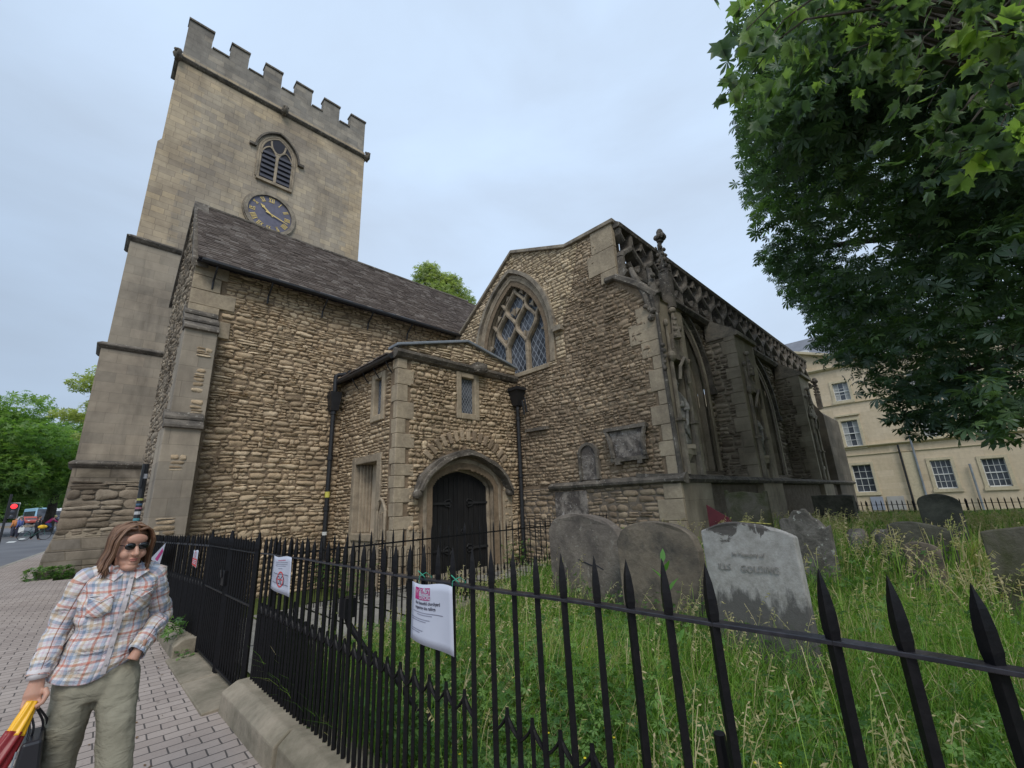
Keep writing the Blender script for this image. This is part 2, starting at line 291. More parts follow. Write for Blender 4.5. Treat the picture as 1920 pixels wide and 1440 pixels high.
M = Mt('flagstones', .9, .2); p = M.pos(); M.col(M.ramp(M.noise(p, 2.5, 6), [(.3, (.20, .185, .16)), (.7, (.30, .28, .24))])); M.bump(M.noise(p, 20, 6), .4, .01); K['flag'] = M.m
K['brown_stone'] = None
# ================================================================== masonry builders
def scan(polys, v):
    xs = []
    for P in polys:
        n = len(P)
        for i in range(n):
            (a, b), (c, d) = P[i], P[(i+1) % n]
            if (b > v) != (d > v): xs.append(a+(c-a)*(v-b)/(d-b))
    xs.sort(); return [(xs[i], xs[i+1]) for i in range(0, len(xs)-1, 2)]
def pmap(ax, val):      # plane facing -Y at y=val (u=X) or facing -X at x=val (u=Y); d = distance out of the wall
    if ax == 'Y': return lambda u, v, d: (u, val-d, v)
    return lambda u, v, d: (val-d, u, v)
def backing(mb, polys, ax, val, dv=.04):
    f = pmap(ax, val); zs = [v for P in polys for _, v in P]; lo, hi = min(zs), max(zs); n = max(1, int((hi-lo)/dv)); dv = (hi-lo)/n
    for i in range(n):
        v = lo+(i+.5)*dv
        for a, b in scan(polys, v):
            q = [f(a, v-dv/2, 0), f(b, v-dv/2, 0), f(b, v+dv/2, 0), f(a, v+dv/2, 0)]
            if ax == 'X': q.reverse()
            mb.add(q, [(0, 1, 2, 3)])
def rubble(name, polys, ax, val, mat, parent, ch=(.07, .15), cl=(.12, .42), prot=(.02, .06), warp=.035, seed=1, gap=.012, rough=.010, rnd=.5):
    rg = np.random.default_rng(seed); zs = [v for P in polys for _, v in P]; lo, hi = min(zs), max(zs)
    NU, NV = 7, 5; s = np.array([-1, -.86, -.45, 0, .45, .86, 1]); t = np.array([-1, -.74, 0, .74, 1]); SU, TV = np.meshgrid(s, t, indexing='ij')
    sup = (np.abs(SU)**4+np.abs(TV)**4)
    VS = []; FS = []; nv = 0
    fq = []
    for i in range(NU-1):
        for j in range(NV-1): fq.append((i*NV+j, (i+1)*NV+j, (i+1)*NV+j+1, i*NV+j+1))
    fq = np.array(fq)
    if ax == 'X': fq = fq[:, ::-1]
    if True:
        v = lo
        while v < hi-.02:
            h = rg.uniform(*ch); h = min(h, hi-v); m = v+h/2
            for a, b in scan(polys, m):
                u = a
                while u < b-.03:
                    w = rg.uniform(*cl)*(0.6+.8*rg.random())
                    if b-u-w < .1: w = b-u
                    parts = [(u, u+w, v, v+h)]
                    if h > .10 and rg.random() < .45 and w > .1:
                        k = v+h*rg.uniform(.35, .65); parts = [(u, u+w, v, k), (u, u+w, k, v+h)]
                    for (u0, u1, v0, v1) in parts:
                        g = gap*rg.uniform(.5, 1.3); hu = max((u1-u0)/2-g, .015); hv = max((v1-v0)/2-g*.8, .012); cu = (u0+u1)/2; cv = (v0+v1)/2
                        sq = 1/np.maximum(1, (sup)**.25)      # rounded rectangle
                        cn = rg.uniform(.78, 1.0)
                        du = SU*hu*(1-(1-cn)*TV*TV); dvv = TV*hv*(1-(1-rg.uniform(.6, 1))*SU*SU)*(1+rg.uniform(-.16, .16)*SU)
                        CO = rg.uniform(-1, 1, (2, 2, 2)); Sx, Tx = (SU+1)/2, (TV+1)/2; wq = [(1-Sx)*(1-Tx), Sx*(1-Tx), (1-Sx)*Tx, Sx*Tx]; cf = CO.reshape(4, 2); du = du+sum(wq[i]*cf[i, 0] for i in range(4))*min(hu*.16, .02); dvv = dvv+sum(wq[i]*cf[i, 1] for i in range(4))*hv*.26
                        tilt = rg.normal(0, .03); dvv = dvv+du*tilt*.6
                        du = du*(1-rnd+rnd*sq); dvv = dvv*(1-rnd+rnd*sq)
                        edge = (np.abs(SU) > .99) | (np.abs(TV) > .99)
                        pr = rg.uniform(*prot)*(1 if rg.random() > .08 else .3)
                        d = pr*(1-.18*np.abs(SU)**4)*(1-.22*np.abs(TV)**4)+rg.normal(0, rough*.55, SU.shape)+SU*rg.normal(0, .009)+TV*rg.normal(0, .009)
                        d = np.where(edge, -.012, d)
                        du = du+rg.normal(0, rough*.6, SU.shape)*~edge; dvv = dvv+rg.normal(0, rough*.45, SU.shape)
                        VS.append(np.stack([cu+du, cv+dvv, d], -1).reshape(-1, 3)); FS.append(fq+nv); nv += NU*NV
                    u += w
            v += h
    V = np.concatenate(VS); F = np.concatenate(FS)
    V[:, 1] += warp*(np.sin(V[:, 0]*1.1+V[:, 1]*.7+seed)*.6+np.sin(V[:, 0]*2.3+V[:, 1]*1.4+seed*2)*.3)*np.clip((hi-V[:, 1])*3, 0, 1)*np.clip((V[:, 1]-lo)*3, 0, 1)
    if ax == 'Y': P3 = np.stack([V[:, 0], val-V[:, 2], V[:, 1]], -1)
    else: P3 = np.stack([val-V[:, 2], V[:, 0], V[:, 1]], -1)
    return np_mesh(name, P3, F, mat, parent)
def parch(cx, w, z0, zs, h, n=12):     # pointed arch, two-centred; w = half width
    R = (w*w+h*h)/(2*w); pts = [(cx-w, z0), (cx-w, zs)]
    a1 = math.asin(min(1, h/R))
    for i in range(1, n+1):
        a = a1*i/n; pts.append((cx-w+R-R*math.cos(a), zs+R*math.sin(a)))
    for i in range(n-1, -1, -1):
        a = a1*i/n; pts.append((cx+w-R+R*math.cos(a), zs+R*math.sin(a)))
    pts.append((cx+w, z0)); return pts
def tudor(cx, w, z0, zs, h, n=8):      # depressed four-centred arch
    pts = [(cx-w, z0)]
    for i in range(0, 2*n+1):
        x = -1+i/n; y = (1-abs(x)**2.3)**.62
        y = .72*y+.28*(1-abs(x)); pts.append((cx+x*w, zs+h*y))
    pts.append((cx+w, z0)); return pts
def band(mb, pts, ax, val, wout, d0, d1, closed=False):
    # moulded band following an open polyline, from the line outward by wout, standing from depth d0 to d1 (out of the wall)
    f = pmap(ax, val); n = len(pts); off = []
    for i in range(n):
        a = Vector(pts[max(i-1, 0)]); b = Vector(pts[min(i+1, n-1)]); t = (b-a).normalized(); off.append((pts[i][0]-t.y*wout, pts[i][1]+t.x*wout))
    vs = []
    for (u, v), (p, q) in zip(pts, off): vs += [f(u, v, d0), f(u, v, d1), f(p, q, d1), f(p, q, d0)]
    fs = []
    for i in range(n-1):
        for k in range(4): fs.append((i*4+k, i*4+(k+1) % 4, (i+1)*4+(k+1) % 4, (i+1)*4+k))
    fs += [(0, 1, 2, 3), (4*n-4, 4*n-3, 4*n-2, 4*n-1)]
    return mb.add(vs, fs)
def moulded_arch(name, pts, ax, val, mat, parent, steps=((.0, -.32, -.16), (.10, -.16, -.03), (.20, -.03, .035)), wid=.11):
    mb = MB()
    for (o, d0, d1) in steps:
        P = []
        n = len(pts)
        for i in range(n):
            a = Vector(pts[max(i-1, 0)]); b = Vector(pts[min(i+1, n-1)]); t = (b-a).normalized(); P.append((pts[i][0]-t.y*o, pts[i][1]+t.x*o))
        band(mb, P, ax, val, wid, d0, d1)
    return mb.build(name, mat, parent, bevel=.018)
def quoins(name, u, z0, z1, ax, val, mat, parent, side=1, hs=(.26, .36), ws=(.22, .46), d=.045, seed=3, ret=None, retw=(.2, .45), retval=None):
    rg = random.Random(seed); mb = MB(); z = z0; k = 0
    while z < z1-.05:
        h = min(rg.uniform(*hs), z1-z); w = ws[k % 2]*rg.uniform(.85, 1.15); dd = d+rg.uniform(-.006, .006)
        a, b = (u, u+w*side) if side > 0 else (u-w, u)
        if ax == 'Y': mb.box(a, b, val-dd, val+.05, z+.004, z+h-.004)
        else: mb.box(val-dd, val+.05, a, b, z+.004, z+h-.004)
        k += 1; z += h
    return mb.build(name, mat, parent, bevel=.012, jit=.006)

# ================================================================== the church
church = thing('church', 'old stone church with square clock tower, slate-roofed nave, small gabled porch and pointed-arch south aisle', 'church', (5, 12, 0))
TY = 19.4; NY = 11.5; PY = 8.5; PX = 4.75; GX = 8.5; SY = 4.9; BY = 4.0
# ---- tower
TX0, TX1 = -.04, 8.33; ZP = 20.55
tw = MB(); tw.prism([(.05, TY), (TX1, TY), (TX1, TY+8), (.10, TY+8)], 11.4, ZP+.3, 'Z'); tower = tw.build('tower_wall', K['ash_tower'], church)
def stage(z0, z1, x0, x1, y0, y1):     # tapering stage
    return [(x0, y0, z0), (x1, y0, z0), (x1, y1, z0), (x0, y1, z0)], z1
bt = MB()
bt.box(TX0-.02, .32, TY-.004, TY+2.2, 11.4, 16.1)                      # west clasping buttress
bt.add([(TX0-.02, TY-.004, 16.1), (.32, TY-.004, 16.1), (.32, TY+2.2, 16.1), (TX0-.02, TY+2.2, 16.1), (.13, TY, 16.45), (.32, TY, 16.45), (.32, TY+2.2, 16.45), (.13, TY+2.2, 16.45)], [(0, 1, 2, 3), (4, 5, 6, 7), (0, 1, 5, 4), (1, 2, 6, 5), (2, 3, 7, 6), (3, 0, 4, 7)])
bt.build('clasping_buttress', K['ash_tower'], church)
t3 = MB(); t3.box(-.19, 8.5, TY-.12, TY+8.2, 7.32, 11.55); t3.build('tower_stage', K['ash_butt'], church)
t2 = MB(); t2.box(-.31, 8.6, TY-.24, TY+8.3, 3.42, 7.33); t2.build('tower_stage', K['ash_butt'], church)
def taper(mb, x0, x1, y0, y1, z0, z1, e):
    return mb.add([(x0-e, y0-e, z0), (x1+e, y0-e, z0), (x1+e, y1+e, z0), (x0-e, y1+e, z0), (x0, y0, z1), (x1, y0, z1), (x1, y1, z1), (x0, y1, z1)], [(3, 2, 1, 0), (4, 5, 6, 7), (0, 1, 5, 4), (1, 2, 6, 5), (2, 3, 7, 6), (3, 0, 4, 7)])
t1 = MB(); taper(t1, -.33, 8.7, TY-.3, TY+8.4, 1.6, 3.34, .04); t1.build('tower_base_wall', K['ash_base'], church)
tb = MB()
for (z0, z1, e0, e1) in ((-.1, .42, .36, .27), (.42, .85, .25, .22), (.85, 1.25, .18, .12), (1.25, 1.62, .10, .04)):
    o = e1-.04; taper(tb, -.33-o, 8.7+o, TY-.3-o, TY+8.4+o, z0, z1, e0-e1+.03)
tb.build('battered_plinth', K['ash_base'], church, bevel=.03, jit=.03)
rubble('plinth_rough_blocks', [[(-.5, -.1), (2.6, -.1), (2.6, 2.9), (-.3, 2.9)]], 'Y', TY-.36, K['rub_south'], church, (.16, .34), (.3, 1.0), (.004, .03), .01, 5, .004, .014, .15)
def string(name, x0, x1, y0, y1, z, h, out, mat, parent, jit=.012):
    mb = MB(); pr = [(0, 0), (out*.5, h*.15), (out, h*.45), (out, h*.62), (0, h)]
    ring = [(x0, y0, -1, -1), (x1, y0, 1, -1), (x1, y1, 1, 1), (x0, y1, -1, 1)]
    vs = [(x+sx*o, y+sy*o, z+dz) for o, dz in pr for x, y, sx, sy in ring]; fs = [(i*4+k, i*4+(k+1) % 4, (i+1)*4+(k+1) % 4, (i+1)*4+k) for i in range(len(pr)-1) for k in range(4)]
    mb.add(vs, fs); return mb.build(name, mat, parent, jit=jit)
string('string_course', -.33, 8.7, TY-.3, TY+.9, 3.3, .24, .12, K['trim'], church)
string('string_course', -.31, 8.6, TY-.24, TY+.9, 7.25, .24, .12, K['trim'], church)
string('string_course', -.19, 8.5, TY-.12, TY+.9, 11.45, .28, .13, K['trim'], church)
string('string_course', TX0+.1, TX1, TY, TY+1.2, 20.42, .26, .16, K['trim'], church)
# parapet with merlons
pb = MB(); PT0, PT1, GZ, MZ = .12, 8.27, 22.0, 22.85
pb.box(PT0, PT1, TY+.03, TY+.4, 20.66, GZ); pb.prism([(PT0, TY+.4), (PT0+.37, TY+.4), (PT0+.37, TY+7.9), (PT0+.05, TY+7.9)], 20.66, GZ, 'Z'); pb.box(PT1-.37, PT1, TY+.4, TY+7.9, 20.66, GZ); pb.box(PT0+.37, PT1-.37, TY+7.53, TY+7.9, 20.66, GZ)
mer = [(.12, 1.28), (2.12, 3.0), (3.86, 4.72), (5.5, 6.32), (6.98, 7.62), (7.62+.02, 7.64)]
mpx = [(355, 30, 403, 58), (437, 77, 470, 97), (500, 115, 531, 136), (557, 151, 587, 170), (609, 183, 638, 200), (659, 213, 687, 230)]
caps = MB()
for (a, b, c, d) in mpx:
    xa = onY(TY, a, b)[0]; xb = onY(TY, c, d)[0]; xa = max(xa, PT0); xb = min(xb, PT1)
    pb.box(xa, xb, TY+.03, TY+.4, GZ, MZ); cq = MB(); cq.box(xa-.03, xb+.03, TY-.03, TY+.46, MZ, MZ+.09); cq.build('merlon_coping', K['trim'], church, jit=.008)
for i in range(len(mpx)-1):
    xa = onY(TY, mpx[i][2], mpx[i][3])[0]; xb = onY(TY, mpx[i+1][0], mpx[i+1][1])[0]; cq = MB(); cq.box(xa+.032, xb-.032, TY-.02, TY+.45, GZ, GZ+.07); cq.build('embrasure_coping', K['trim'], church, jit=.008)
for k in range(6):
    y = TY+1.2+k*1.3
    for x in (PT0+.05, PT1-.37): pb.box(x, x+.32, y, y+.7, GZ, MZ)
pb.build('battlement', K['ash_par'], church)
for (x, y) in ((TX0+.02, TY-.12), (4.17, TY-.2), (8.42, TY-.1)):
    g = MB(); g.ball((x, y, 20.52), (.17, .2, .17)); g.ball((x-.03, y-.16, 20.6), (.11, .13, .1)); g.ball((x-.09, y-.1, 20.7), (.06, .06, .07)); g.ball((x+.08, y-.12, 20.68), (.06, .05, .07)); g.tube([(x, y+.1, 20.35), (x, y-.15, 20.45), (x, y-.3, 20.6)], [.1, .1, .05])
    g.build('gargoyle', K['trim'], church, smooth=True, jit=.05)
tr = MB(); tr.box(PT0+.37, PT1-.37, TY+.4, TY+7.5, 21.3, 21.35); tr.build('tower_roof', K['lead'], church)
# belfry window
bcx, bw = 4.13, .655; BZ0, BZS, BH = 16.45, 17.95, .95
fr = moulded_arch('belfry_window', parch(bcx, bw, BZ0, BZS, BH), 'Y', TY, K['trim_lt'], church, ((-.02, .005, .04), (.07, .0, .055)), .09)
dk = MB(); dk.prism(parch(bcx, bw+.05, BZ0-.05, BZS, BH), TY-.018, TY-.008); dk.build('dark_opening', K['louvre'], fr)
mu = MB(); mu.box(bcx-.06, bcx+.06, TY-.07, TY-.02, BZ0, 18.0)
band(mu, [(bcx-.02+.03*i/1, 18.0) for i in (0,)]+[(bcx+.35*math.sin(math.pi/2*i/6), 18.0+.62*(1-math.cos(math.pi/2*i/6))) for i in range(1, 7)], 'Y', TY, .08, .02, .07)
band(mu, [(bcx-.35*math.sin(math.pi/2*i/6), 18.0+.62*(1-math.cos(math.pi/2*i/6))) for i in range(6, 0, -1)]+[(bcx, 18.0)], 'Y', TY, .08, .02, .07)
for sx in (-1, 1):
    cxl = bcx+sx*.345; pts = parch(cxl, .27, 17.6, 17.75, .5)[1:-1]; band(mu, pts, 'Y', TY, .06, .02, .065)
mu.build('tracery', K['trim_lt'], fr, bevel=.01)
lv = MB()
for k in range(6):
    for sx in (-1, 1):
        z = BZ0+.12+k*.26; x0 = bcx+sx*.345-.28
        lv.add([(x0, TY-.085, z-.06), (x0+.56, TY-.085, z-.06), (x0+.56, TY-.03, z+.1), (x0, TY-.03, z+.1), (x0, TY-.085, z-.035), (x0+.56, TY-.085, z-.035), (x0+.56, TY-.03, z+.125), (x0, TY-.03, z+.125)], [(0, 1, 2, 3), (4, 5, 6, 7), (0, 1, 5, 4), (3, 2, 6, 7), (0, 3, 7, 4), (1, 2, 6, 5)])
lv.build('louvres', m_plain('weathered_louvre_boards', (.055, .055, .068), .7), fr)
hd = MB(); hp = parch(bcx, bw+.24, BZS+.05, BZS, BH+.26, 14); band(hd, hp[1:-1], 'Y', TY, .075, .0, .15)
hd.box(bcx-bw-.52, bcx-bw-.26, TY-.15, TY+.01, BZS-.02, BZS+.1); hd.box(bcx+bw+.26, bcx+bw+.52, TY-.15, TY+.01, BZS-.02, BZS+.1); hd.build('hood_mould', K['trim'], fr, jit=.01)
sl_ = MB(); sl_.box(bcx-bw-.1, bcx+bw+.12, TY-.12, TY+.01, BZ0-.16, BZ0-.02); sl_.build('window_sill', K['trim_lt'], fr, bevel=.01)
# clock
ck0 = onY(TY, 505, 403); CX, CZ, CR = 4.13, 14.75, .9
ckb = MB()
def ringp(r, n=48): return [(CX+r*math.cos(2*math.pi*i/n), CZ+r*math.sin(2*math.pi*i/n)) for i in range(n)]
def annulus(mb, r0, r1, ya, yb, n=48):
    vs = []; fs = []
    for i in range(n):
        c, s_ = math.cos(2*math.pi*i/n), math.sin(2*math.pi*i/n)
        vs += [(CX+r0*c, ya, CZ+r0*s_), (CX+r1*c, ya, CZ+r1*s_), (CX+r1*c, yb, CZ+r1*s_), (CX+r0*c, yb, CZ+r0*s_)]
    for i in range(n):
        j = (i+1) % n
        for k in range(4): fs.append((i*4+k, i*4+(k+1) % 4, j*4+(k+1) % 4, j*4+k))
    mb.add(vs, fs)
annulus(ckb, CR, CR+.16, TY-.12, TY+.01); annulus(ckb, CR+.14, CR+.21, TY-.06, TY+.012)
clock = ckb.build('clock_surround', K['trim_mid'], church, jit=.01)
dl = MB(); dl.prism(ringp(CR+.02), TY-.04, TY-.02); dl.build('clock_dial', K['clock'], clock)
num = MB(); romans = ['XII', 'I', 'II', 'III', 'IIII', 'V', 'VI', 'VII', 'VIII', 'IX', 'X', 'XI']
def stroke(mb, c, s_, cx, cz, x0, y0, x1, y1, w):
    dx, dy = x1-x0, y1-y0; L = math.hypot(dx, dy); nx, ny = -dy/L*w/2, dx/L*w/2; q = []
    for (a, b) in ((x0+nx, y0+ny), (x1+nx, y1+ny), (x1-nx, y1-ny), (x0-nx, y0-ny)): q.append((cx+a*c+b*s_, cz-a*s_+b*c))
    mb.prism(q, TY-.056, TY-.043)
for h in range(12):
    a = math.radians(30*h); c, s_ = math.cos(a), math.sin(a); cx, cz = CX+.72*math.sin(a), CZ+.72*math.cos(a)
    st = romans[h]; wd = {'I': .062, 'V': .12, 'X': .125}; tot = sum(wd[q] for q in st); x = -tot/2; hh = .105
    for q in st:
        w = wd[q]; m = x+w/2
        if q == 'I': stroke(num, c, s_, cx, cz, m, -hh, m, hh, .03); 
        if q == 'V': stroke(num, c, s_, cx, cz, m-.045, hh, m, -hh, .032); stroke(num, c, s_, cx, cz, m+.045, hh, m, -hh, .018)
        if q == 'X': stroke(num, c, s_, cx, cz, m-.045, hh, m+.045, -hh, .032); stroke(num, c, s_, cx, cz, m+.045, hh, m-.045, -hh, .018)
        x += w
    stroke(num, c, s_, cx, cz, -tot/2, hh, tot/2, hh, .014); stroke(num, c, s_, cx, cz, -tot/2, -hh, tot/2, -hh, .014)
num.build('roman_numerals', K['gold'], clock)
for (px, py, L, w) in ((490, 385, .56, .07), (539.5, 424, .8, .045)):
    q = onY(TY, px, py); a = math.atan2(q[1]-CZ, q[0]-CX); c, s_ = math.cos(a), math.sin(a)
    prof = [(-.16, .02), (0, .03), (.1, w*.5), (L*.62, w*.42), (L*.70, w*1.1), (L*.8, w*.6), (L, .004)] if L < .6 else [(-.2, .03), (0, .025), (.15, w*.6), (L*.9, w*.3), (L, .003)]
    P = [(CX+x*c-y*s_, CZ+x*s_+y*c) for x, y in prof]+[(CX+x*c+y*s_, CZ+x*s_-y*c) for x, y in reversed(prof)]
    hb = MB(); hb.prism(P, TY-.085 if L < .6 else TY-.1, TY-.07 if L < .6 else TY-.088); hb.build('clock_hand', K['gold'], clock)

# ---- nave
NX0, NX1 = 1.08, 8.62; EZ = 7.45
nav = [[(NX0, -.2), (NX1, -.2), (NX1, EZ), (NX0, EZ)]]
RY, RZ = 13.3, 10.05
nb = MB(); backing(nb, nav, 'Y', NY, 1.0)
nb.add([(NX0, NY, -.2), (NX0, NY, EZ), (NX0, RY, RZ-.1), (NX0, 15.2, 7.9), (NX0, 15.2, -.2)], [(0, 1, 2, 3, 4)])
nb.add([(NX0, 15.2, -.2), (NX0, 15.2, 7.9), (NX1+10, 15.2, 7.9), (NX1+10, 15.2, -.2)], [(0, 1, 2, 3)])
nave = nb.build('nave_wall', K['mortar'], church)
rubble('nave_rubble_face', [[(1.72, -.1), (NX1, -.1), (NX1, EZ), (1.72, EZ)]], 'Y', NY, K['rub_nave'], nave, (.075, .16), (.13, .40), (.012, .046), .05, 21, .005, .017, .42)
quoins('corner_quoin', NX0-.02, 5.3, EZ-.02, 'Y', NY, K['ash_quoin'], church, 1, (.3, .42), (.6, .8), .07, 5)
# west gable edge: dressed verge and wall face
rubble('west_rubble_face', [[(NY-.02, -.1), (15.0, -.1), (15.0, 7.9), (RY, RZ-.15), (NY-.02, EZ)]], 'X', NX0-.03, K['rub_south'], nave, (.10, .2), (.16, .5), (.006, .03), .02, 23, .008, .012)
ww = MB(); ww.prism([(NY-.03, -.2), (NY-.03, EZ), (RY, RZ-.08), (15.2, 7.85), (15.2, -.2)], NX0-.03, NX0+.06, 'X'); ww.build('west_wall_face', K['mortar_dk'], church)
vg = MB(); vg.add([(NX0-.10, NY-.16, EZ+.02), (NX0+.22, NY-.16, EZ+.02), (NX0+.22, RY, RZ+.14), (NX0-.10, RY, RZ+.14), (NX0-.10, NY-.16, EZ-.16), (NX0+.22, NY-.16, EZ-.16), (NX0+.22, RY, RZ-.04), (NX0-.10, RY, RZ-.04)], [(0, 1, 2, 3), (4, 5, 6, 7), (0, 1, 5, 4), (0, 3, 7, 4), (1, 2, 6, 5)])
vg.add([(NX0-.10, RY, RZ+.14), (NX0+.22, RY, RZ+.14), (NX0+.22, 15.4, 7.9), (NX0-.10, 15.4, 7.9), (NX0-.10, RY, RZ-.04), (NX0+.22, RY, RZ-.04), (NX0+.22, 15.4, 7.7), (NX0-.10, 15.4, 7.7)], [(0, 1, 2, 3), (4, 5, 6, 7), (0, 1, 5, 4), (0, 3, 7, 4), (1, 2, 6, 5)])
vg.build('gable_verge', K['trim'], church)
# corner buttress in three stages with sloped, stepped weatherings
bx = [onY(10.95, 352, 612), onY(10.95, 408, 625)]
s1 = (onY(10.7, 275, 990)[0], onY(10.7, 350, 985)[0]); s2 = (onY(10.95, 315, 770)[0]+.04, onY(10.95, 386, 770)[0])
zc2 = onY(10.66, 380, 805)[1]; zc1 = onY(10.9, 408, 625)[1]
cb = MB(); cb.box(s1[0], s1[1], 10.7, NY+.2, -.2, zc2+.05); cb.build('buttress', K['ash_warm'] if False else K['ash_butt'], church, bevel=.01)
cb = MB(); cb.box(s2[0], s2[1], 10.95, NY+.2, zc2+.05, zc1+.05); cb.build('buttress', K['ash_butt'], church, bevel=.01)
def weathering(name, x0, x1, yf, yb, z0, z1, steps, parent, mat=None):
    mb = MB()
    for i in range(steps):
        a = i/steps; b = (i+1)/steps; y0 = yf+(yb-yf)*a; y1 = yf+(yb-yf)*b; za = z0+(z1-z0)*a; zb = z0+(z1-z0)*b
        mb.add([(x0, y0-.035, za), (x1, y0-.035, za), (x1, y0-.035, za+.06), (x0, y0-.035, za+.06), (x0, y1+.05, zb+.04), (x1, y1+.05, zb+.04), (x1, y1+.05, za), (x0, y1+.05, za)], [(0, 1, 2, 3), (3, 2, 5, 4), (4, 5, 6, 7), (0, 1, 6, 7), (0, 3, 4, 7), (1, 2, 5, 6)])
    return mb.build(name, mat or K['trim'], parent, bevel=.012, jit=.012)
weathering('buttress_weathering', s1[0]-.03, s1[1]+.03, 10.66, 10.97, zc2+.0, zc2+.38, 2, church)
weathering('buttress_weathering', s2[0]-.03, s2[1]+.03, 10.91, NY+.02, zc1, zc1+.72, 3, church)
wp = MB(); wp.box(s1[0]-.06, s1[1]+.07, 10.62, NY, -.2, .9); wp.build('buttress_foot', K['ash_base'], church, bevel=.03, jit=.02)
for (x, z, w, n, yy) in ((1.12, 2.55, .26, 3, 10.7), (1.05, 1.35, .34, 3, 10.7), (1.28, 5.0, .3, 2, 10.95), (1.3, 4.2, .22, 5, 10.95), (1.33, 3.75, .24, 3, 10.95)):
    rubble('rough_patch', [[(x, z), (x+w, z), (x+w, z+.11*n), (x, z+.11*n)]], 'Y', yy, K['rub_nave'], church, (.09, .13), (.15, .3), (.006, .02), 0, int(x*99+z*7), .008, .005)
# roof of stone slates, real courses
def slates(name, x0, x1, ya, za, yb, zb, parent, ch=.105, seed=2, tw=(.13, .26), sag=0.0):
    rg = np.random.default_rng(seed); L = math.hypot(yb-ya, zb-za); n = int(L/ch); ty, tz = (yb-ya)/L, (zb-za)/L; ny, nz = -tz, ty
    VS = []; FS = []; k = 0
    for r in range(n+1):
        s0 = r*L/n-.03; s1_ = s0+ch*1.7; x = x0-rg.random()*.1
        while x < x1:
            w = rg.uniform(*tw); a = max(x, x0)+.003; b = min(x+w, x1)-.003; x += w
            if b-a < .02: continue
            th = rg.uniform(.018, .036); lo = s0-rg.uniform(0, .018); e0 = .012+rg.uniform(0, .008); hi = min(s1_, L)
            sg = lambda xx: -sag*math.sin(math.pi*(xx-x0)/(x1-x0))
            def P(xx, s_, h): return (xx, ya+ty*s_+ny*h, za+tz*s_+nz*h+sg(xx))
            VS += [P(a, lo, e0+th), P(b, lo, e0+th), P(b, hi, .012), P(a, hi, .012), P(a, lo, e0-.01), P(b, lo, e0-.01)]
            FS += [(k, k+1, k+2, k+3), (k+4, k+5, k+1, k)]; k += 6
            FS += [(k-6, k-3, k-4, k-2)] if False else []
    o = np_mesh(name, np.array(VS), np.array(FS), K['slate'], parent); return o
ev = MB(); eY, eZ = NY-.38, EZ+.0
ev.add([(NX0-.02, eY, eZ-.05), (NX1+4, eY, eZ-.05), (NX1+4, RY, RZ+.02), (NX0-.02, RY, RZ+.02), (NX0-.02, eY, eZ-.09), (NX1+4, eY, eZ-.09), (NX1+4, NY+.05, EZ-.0), (NX0-.02, NY+.05, EZ-.0)], [(0, 1, 2, 3), (0, 1, 5, 4), (4, 5, 6, 7)])
ev.add([(NX0, RY, RZ+.02), (NX1+4, RY, RZ+.02), (NX1+4, 15.5, 7.8), (NX0, 15.5, 7.8)], [(0, 1, 2, 3)])
roof = ev.build('nave_roof', K['louvre'], church)
slates('slate_courses', NX0-.04, GX+4, eY-.03, eZ-.05, RY, RZ+.03, roof, .108, 2, (.13, .28), .03)
rd = MB(); rd.tube([(NX0-.06+i*.8, RY, RZ+.06-.03*math.sin(math.pi*min(1, i/12))) for i in range(13)], .06, 8); rd.build('ridge_tiles', K['trim'], roof, jit=.015)
gt = MB(); gt.tube([(NX0+.05, eY-.05, eZ-.1), (GX, eY-.05, eZ-.13)], .055, 8)
gt.build('eaves_gutter', K['pipe'], roof)
for (px, py) in ((401, 520), (504, 545), (605, 575), (690, 598), (763, 620)):
    x = onY(NY-.06, px, py)[0]; b = MB(); b.tube([(x, eY-.02, eZ-.1), (x, eY+.02, eZ-.22), (x, NY-.1, eZ-.42), (x, NY-.07, eZ-.62)], .022, 6); b.build('gutter_bracket', K['pipe'], roof)

# ---- porch
pc = onY(PY, 868, 886); DX, DW = 6.62, .92; DZS, DH = 2.12, .42; PZ = 5.02
dpoly = tudor(DX, DW, -.2, DZS, DH); wx0, wx1 = 6.52, 6.95; wz0, wz1 = 3.92, 4.86
whole = [(PX, -.2), (GX, -.2), (GX, 5.45), (6.72, 5.86), (PX, 5.3)]
wop = [(wx0, wz0), (wx1, wz0), (wx1, wz1), (wx0, wz1)]
pbk = MB(); backing(pbk, [whole, dpoly, wop], 'Y', PY)
PP = lambda y: [(y, 0)]
nich = [(onX(PX, 710, 863)[0], 1.15), (onX(PX, 668, 873)[0], 1.15), (onX(PX, 668, 873)[0], 2.75), (onX(PX, 710, 863)[0], 2.75)]
nich = [(9.28, 1.12), (10.38, 1.12), (10.38, 2.74), (9.28, 2.74)]; ww0 = [(9.14, 3.82), (9.62, 3.82), (9.62, 4.72), (9.14, 4.72)]
side = [(PY, -.2), (NY, -.2), (NY, PZ), (PY, PZ)]
backing(pbk, [side, nich, ww0], 'X', PX)
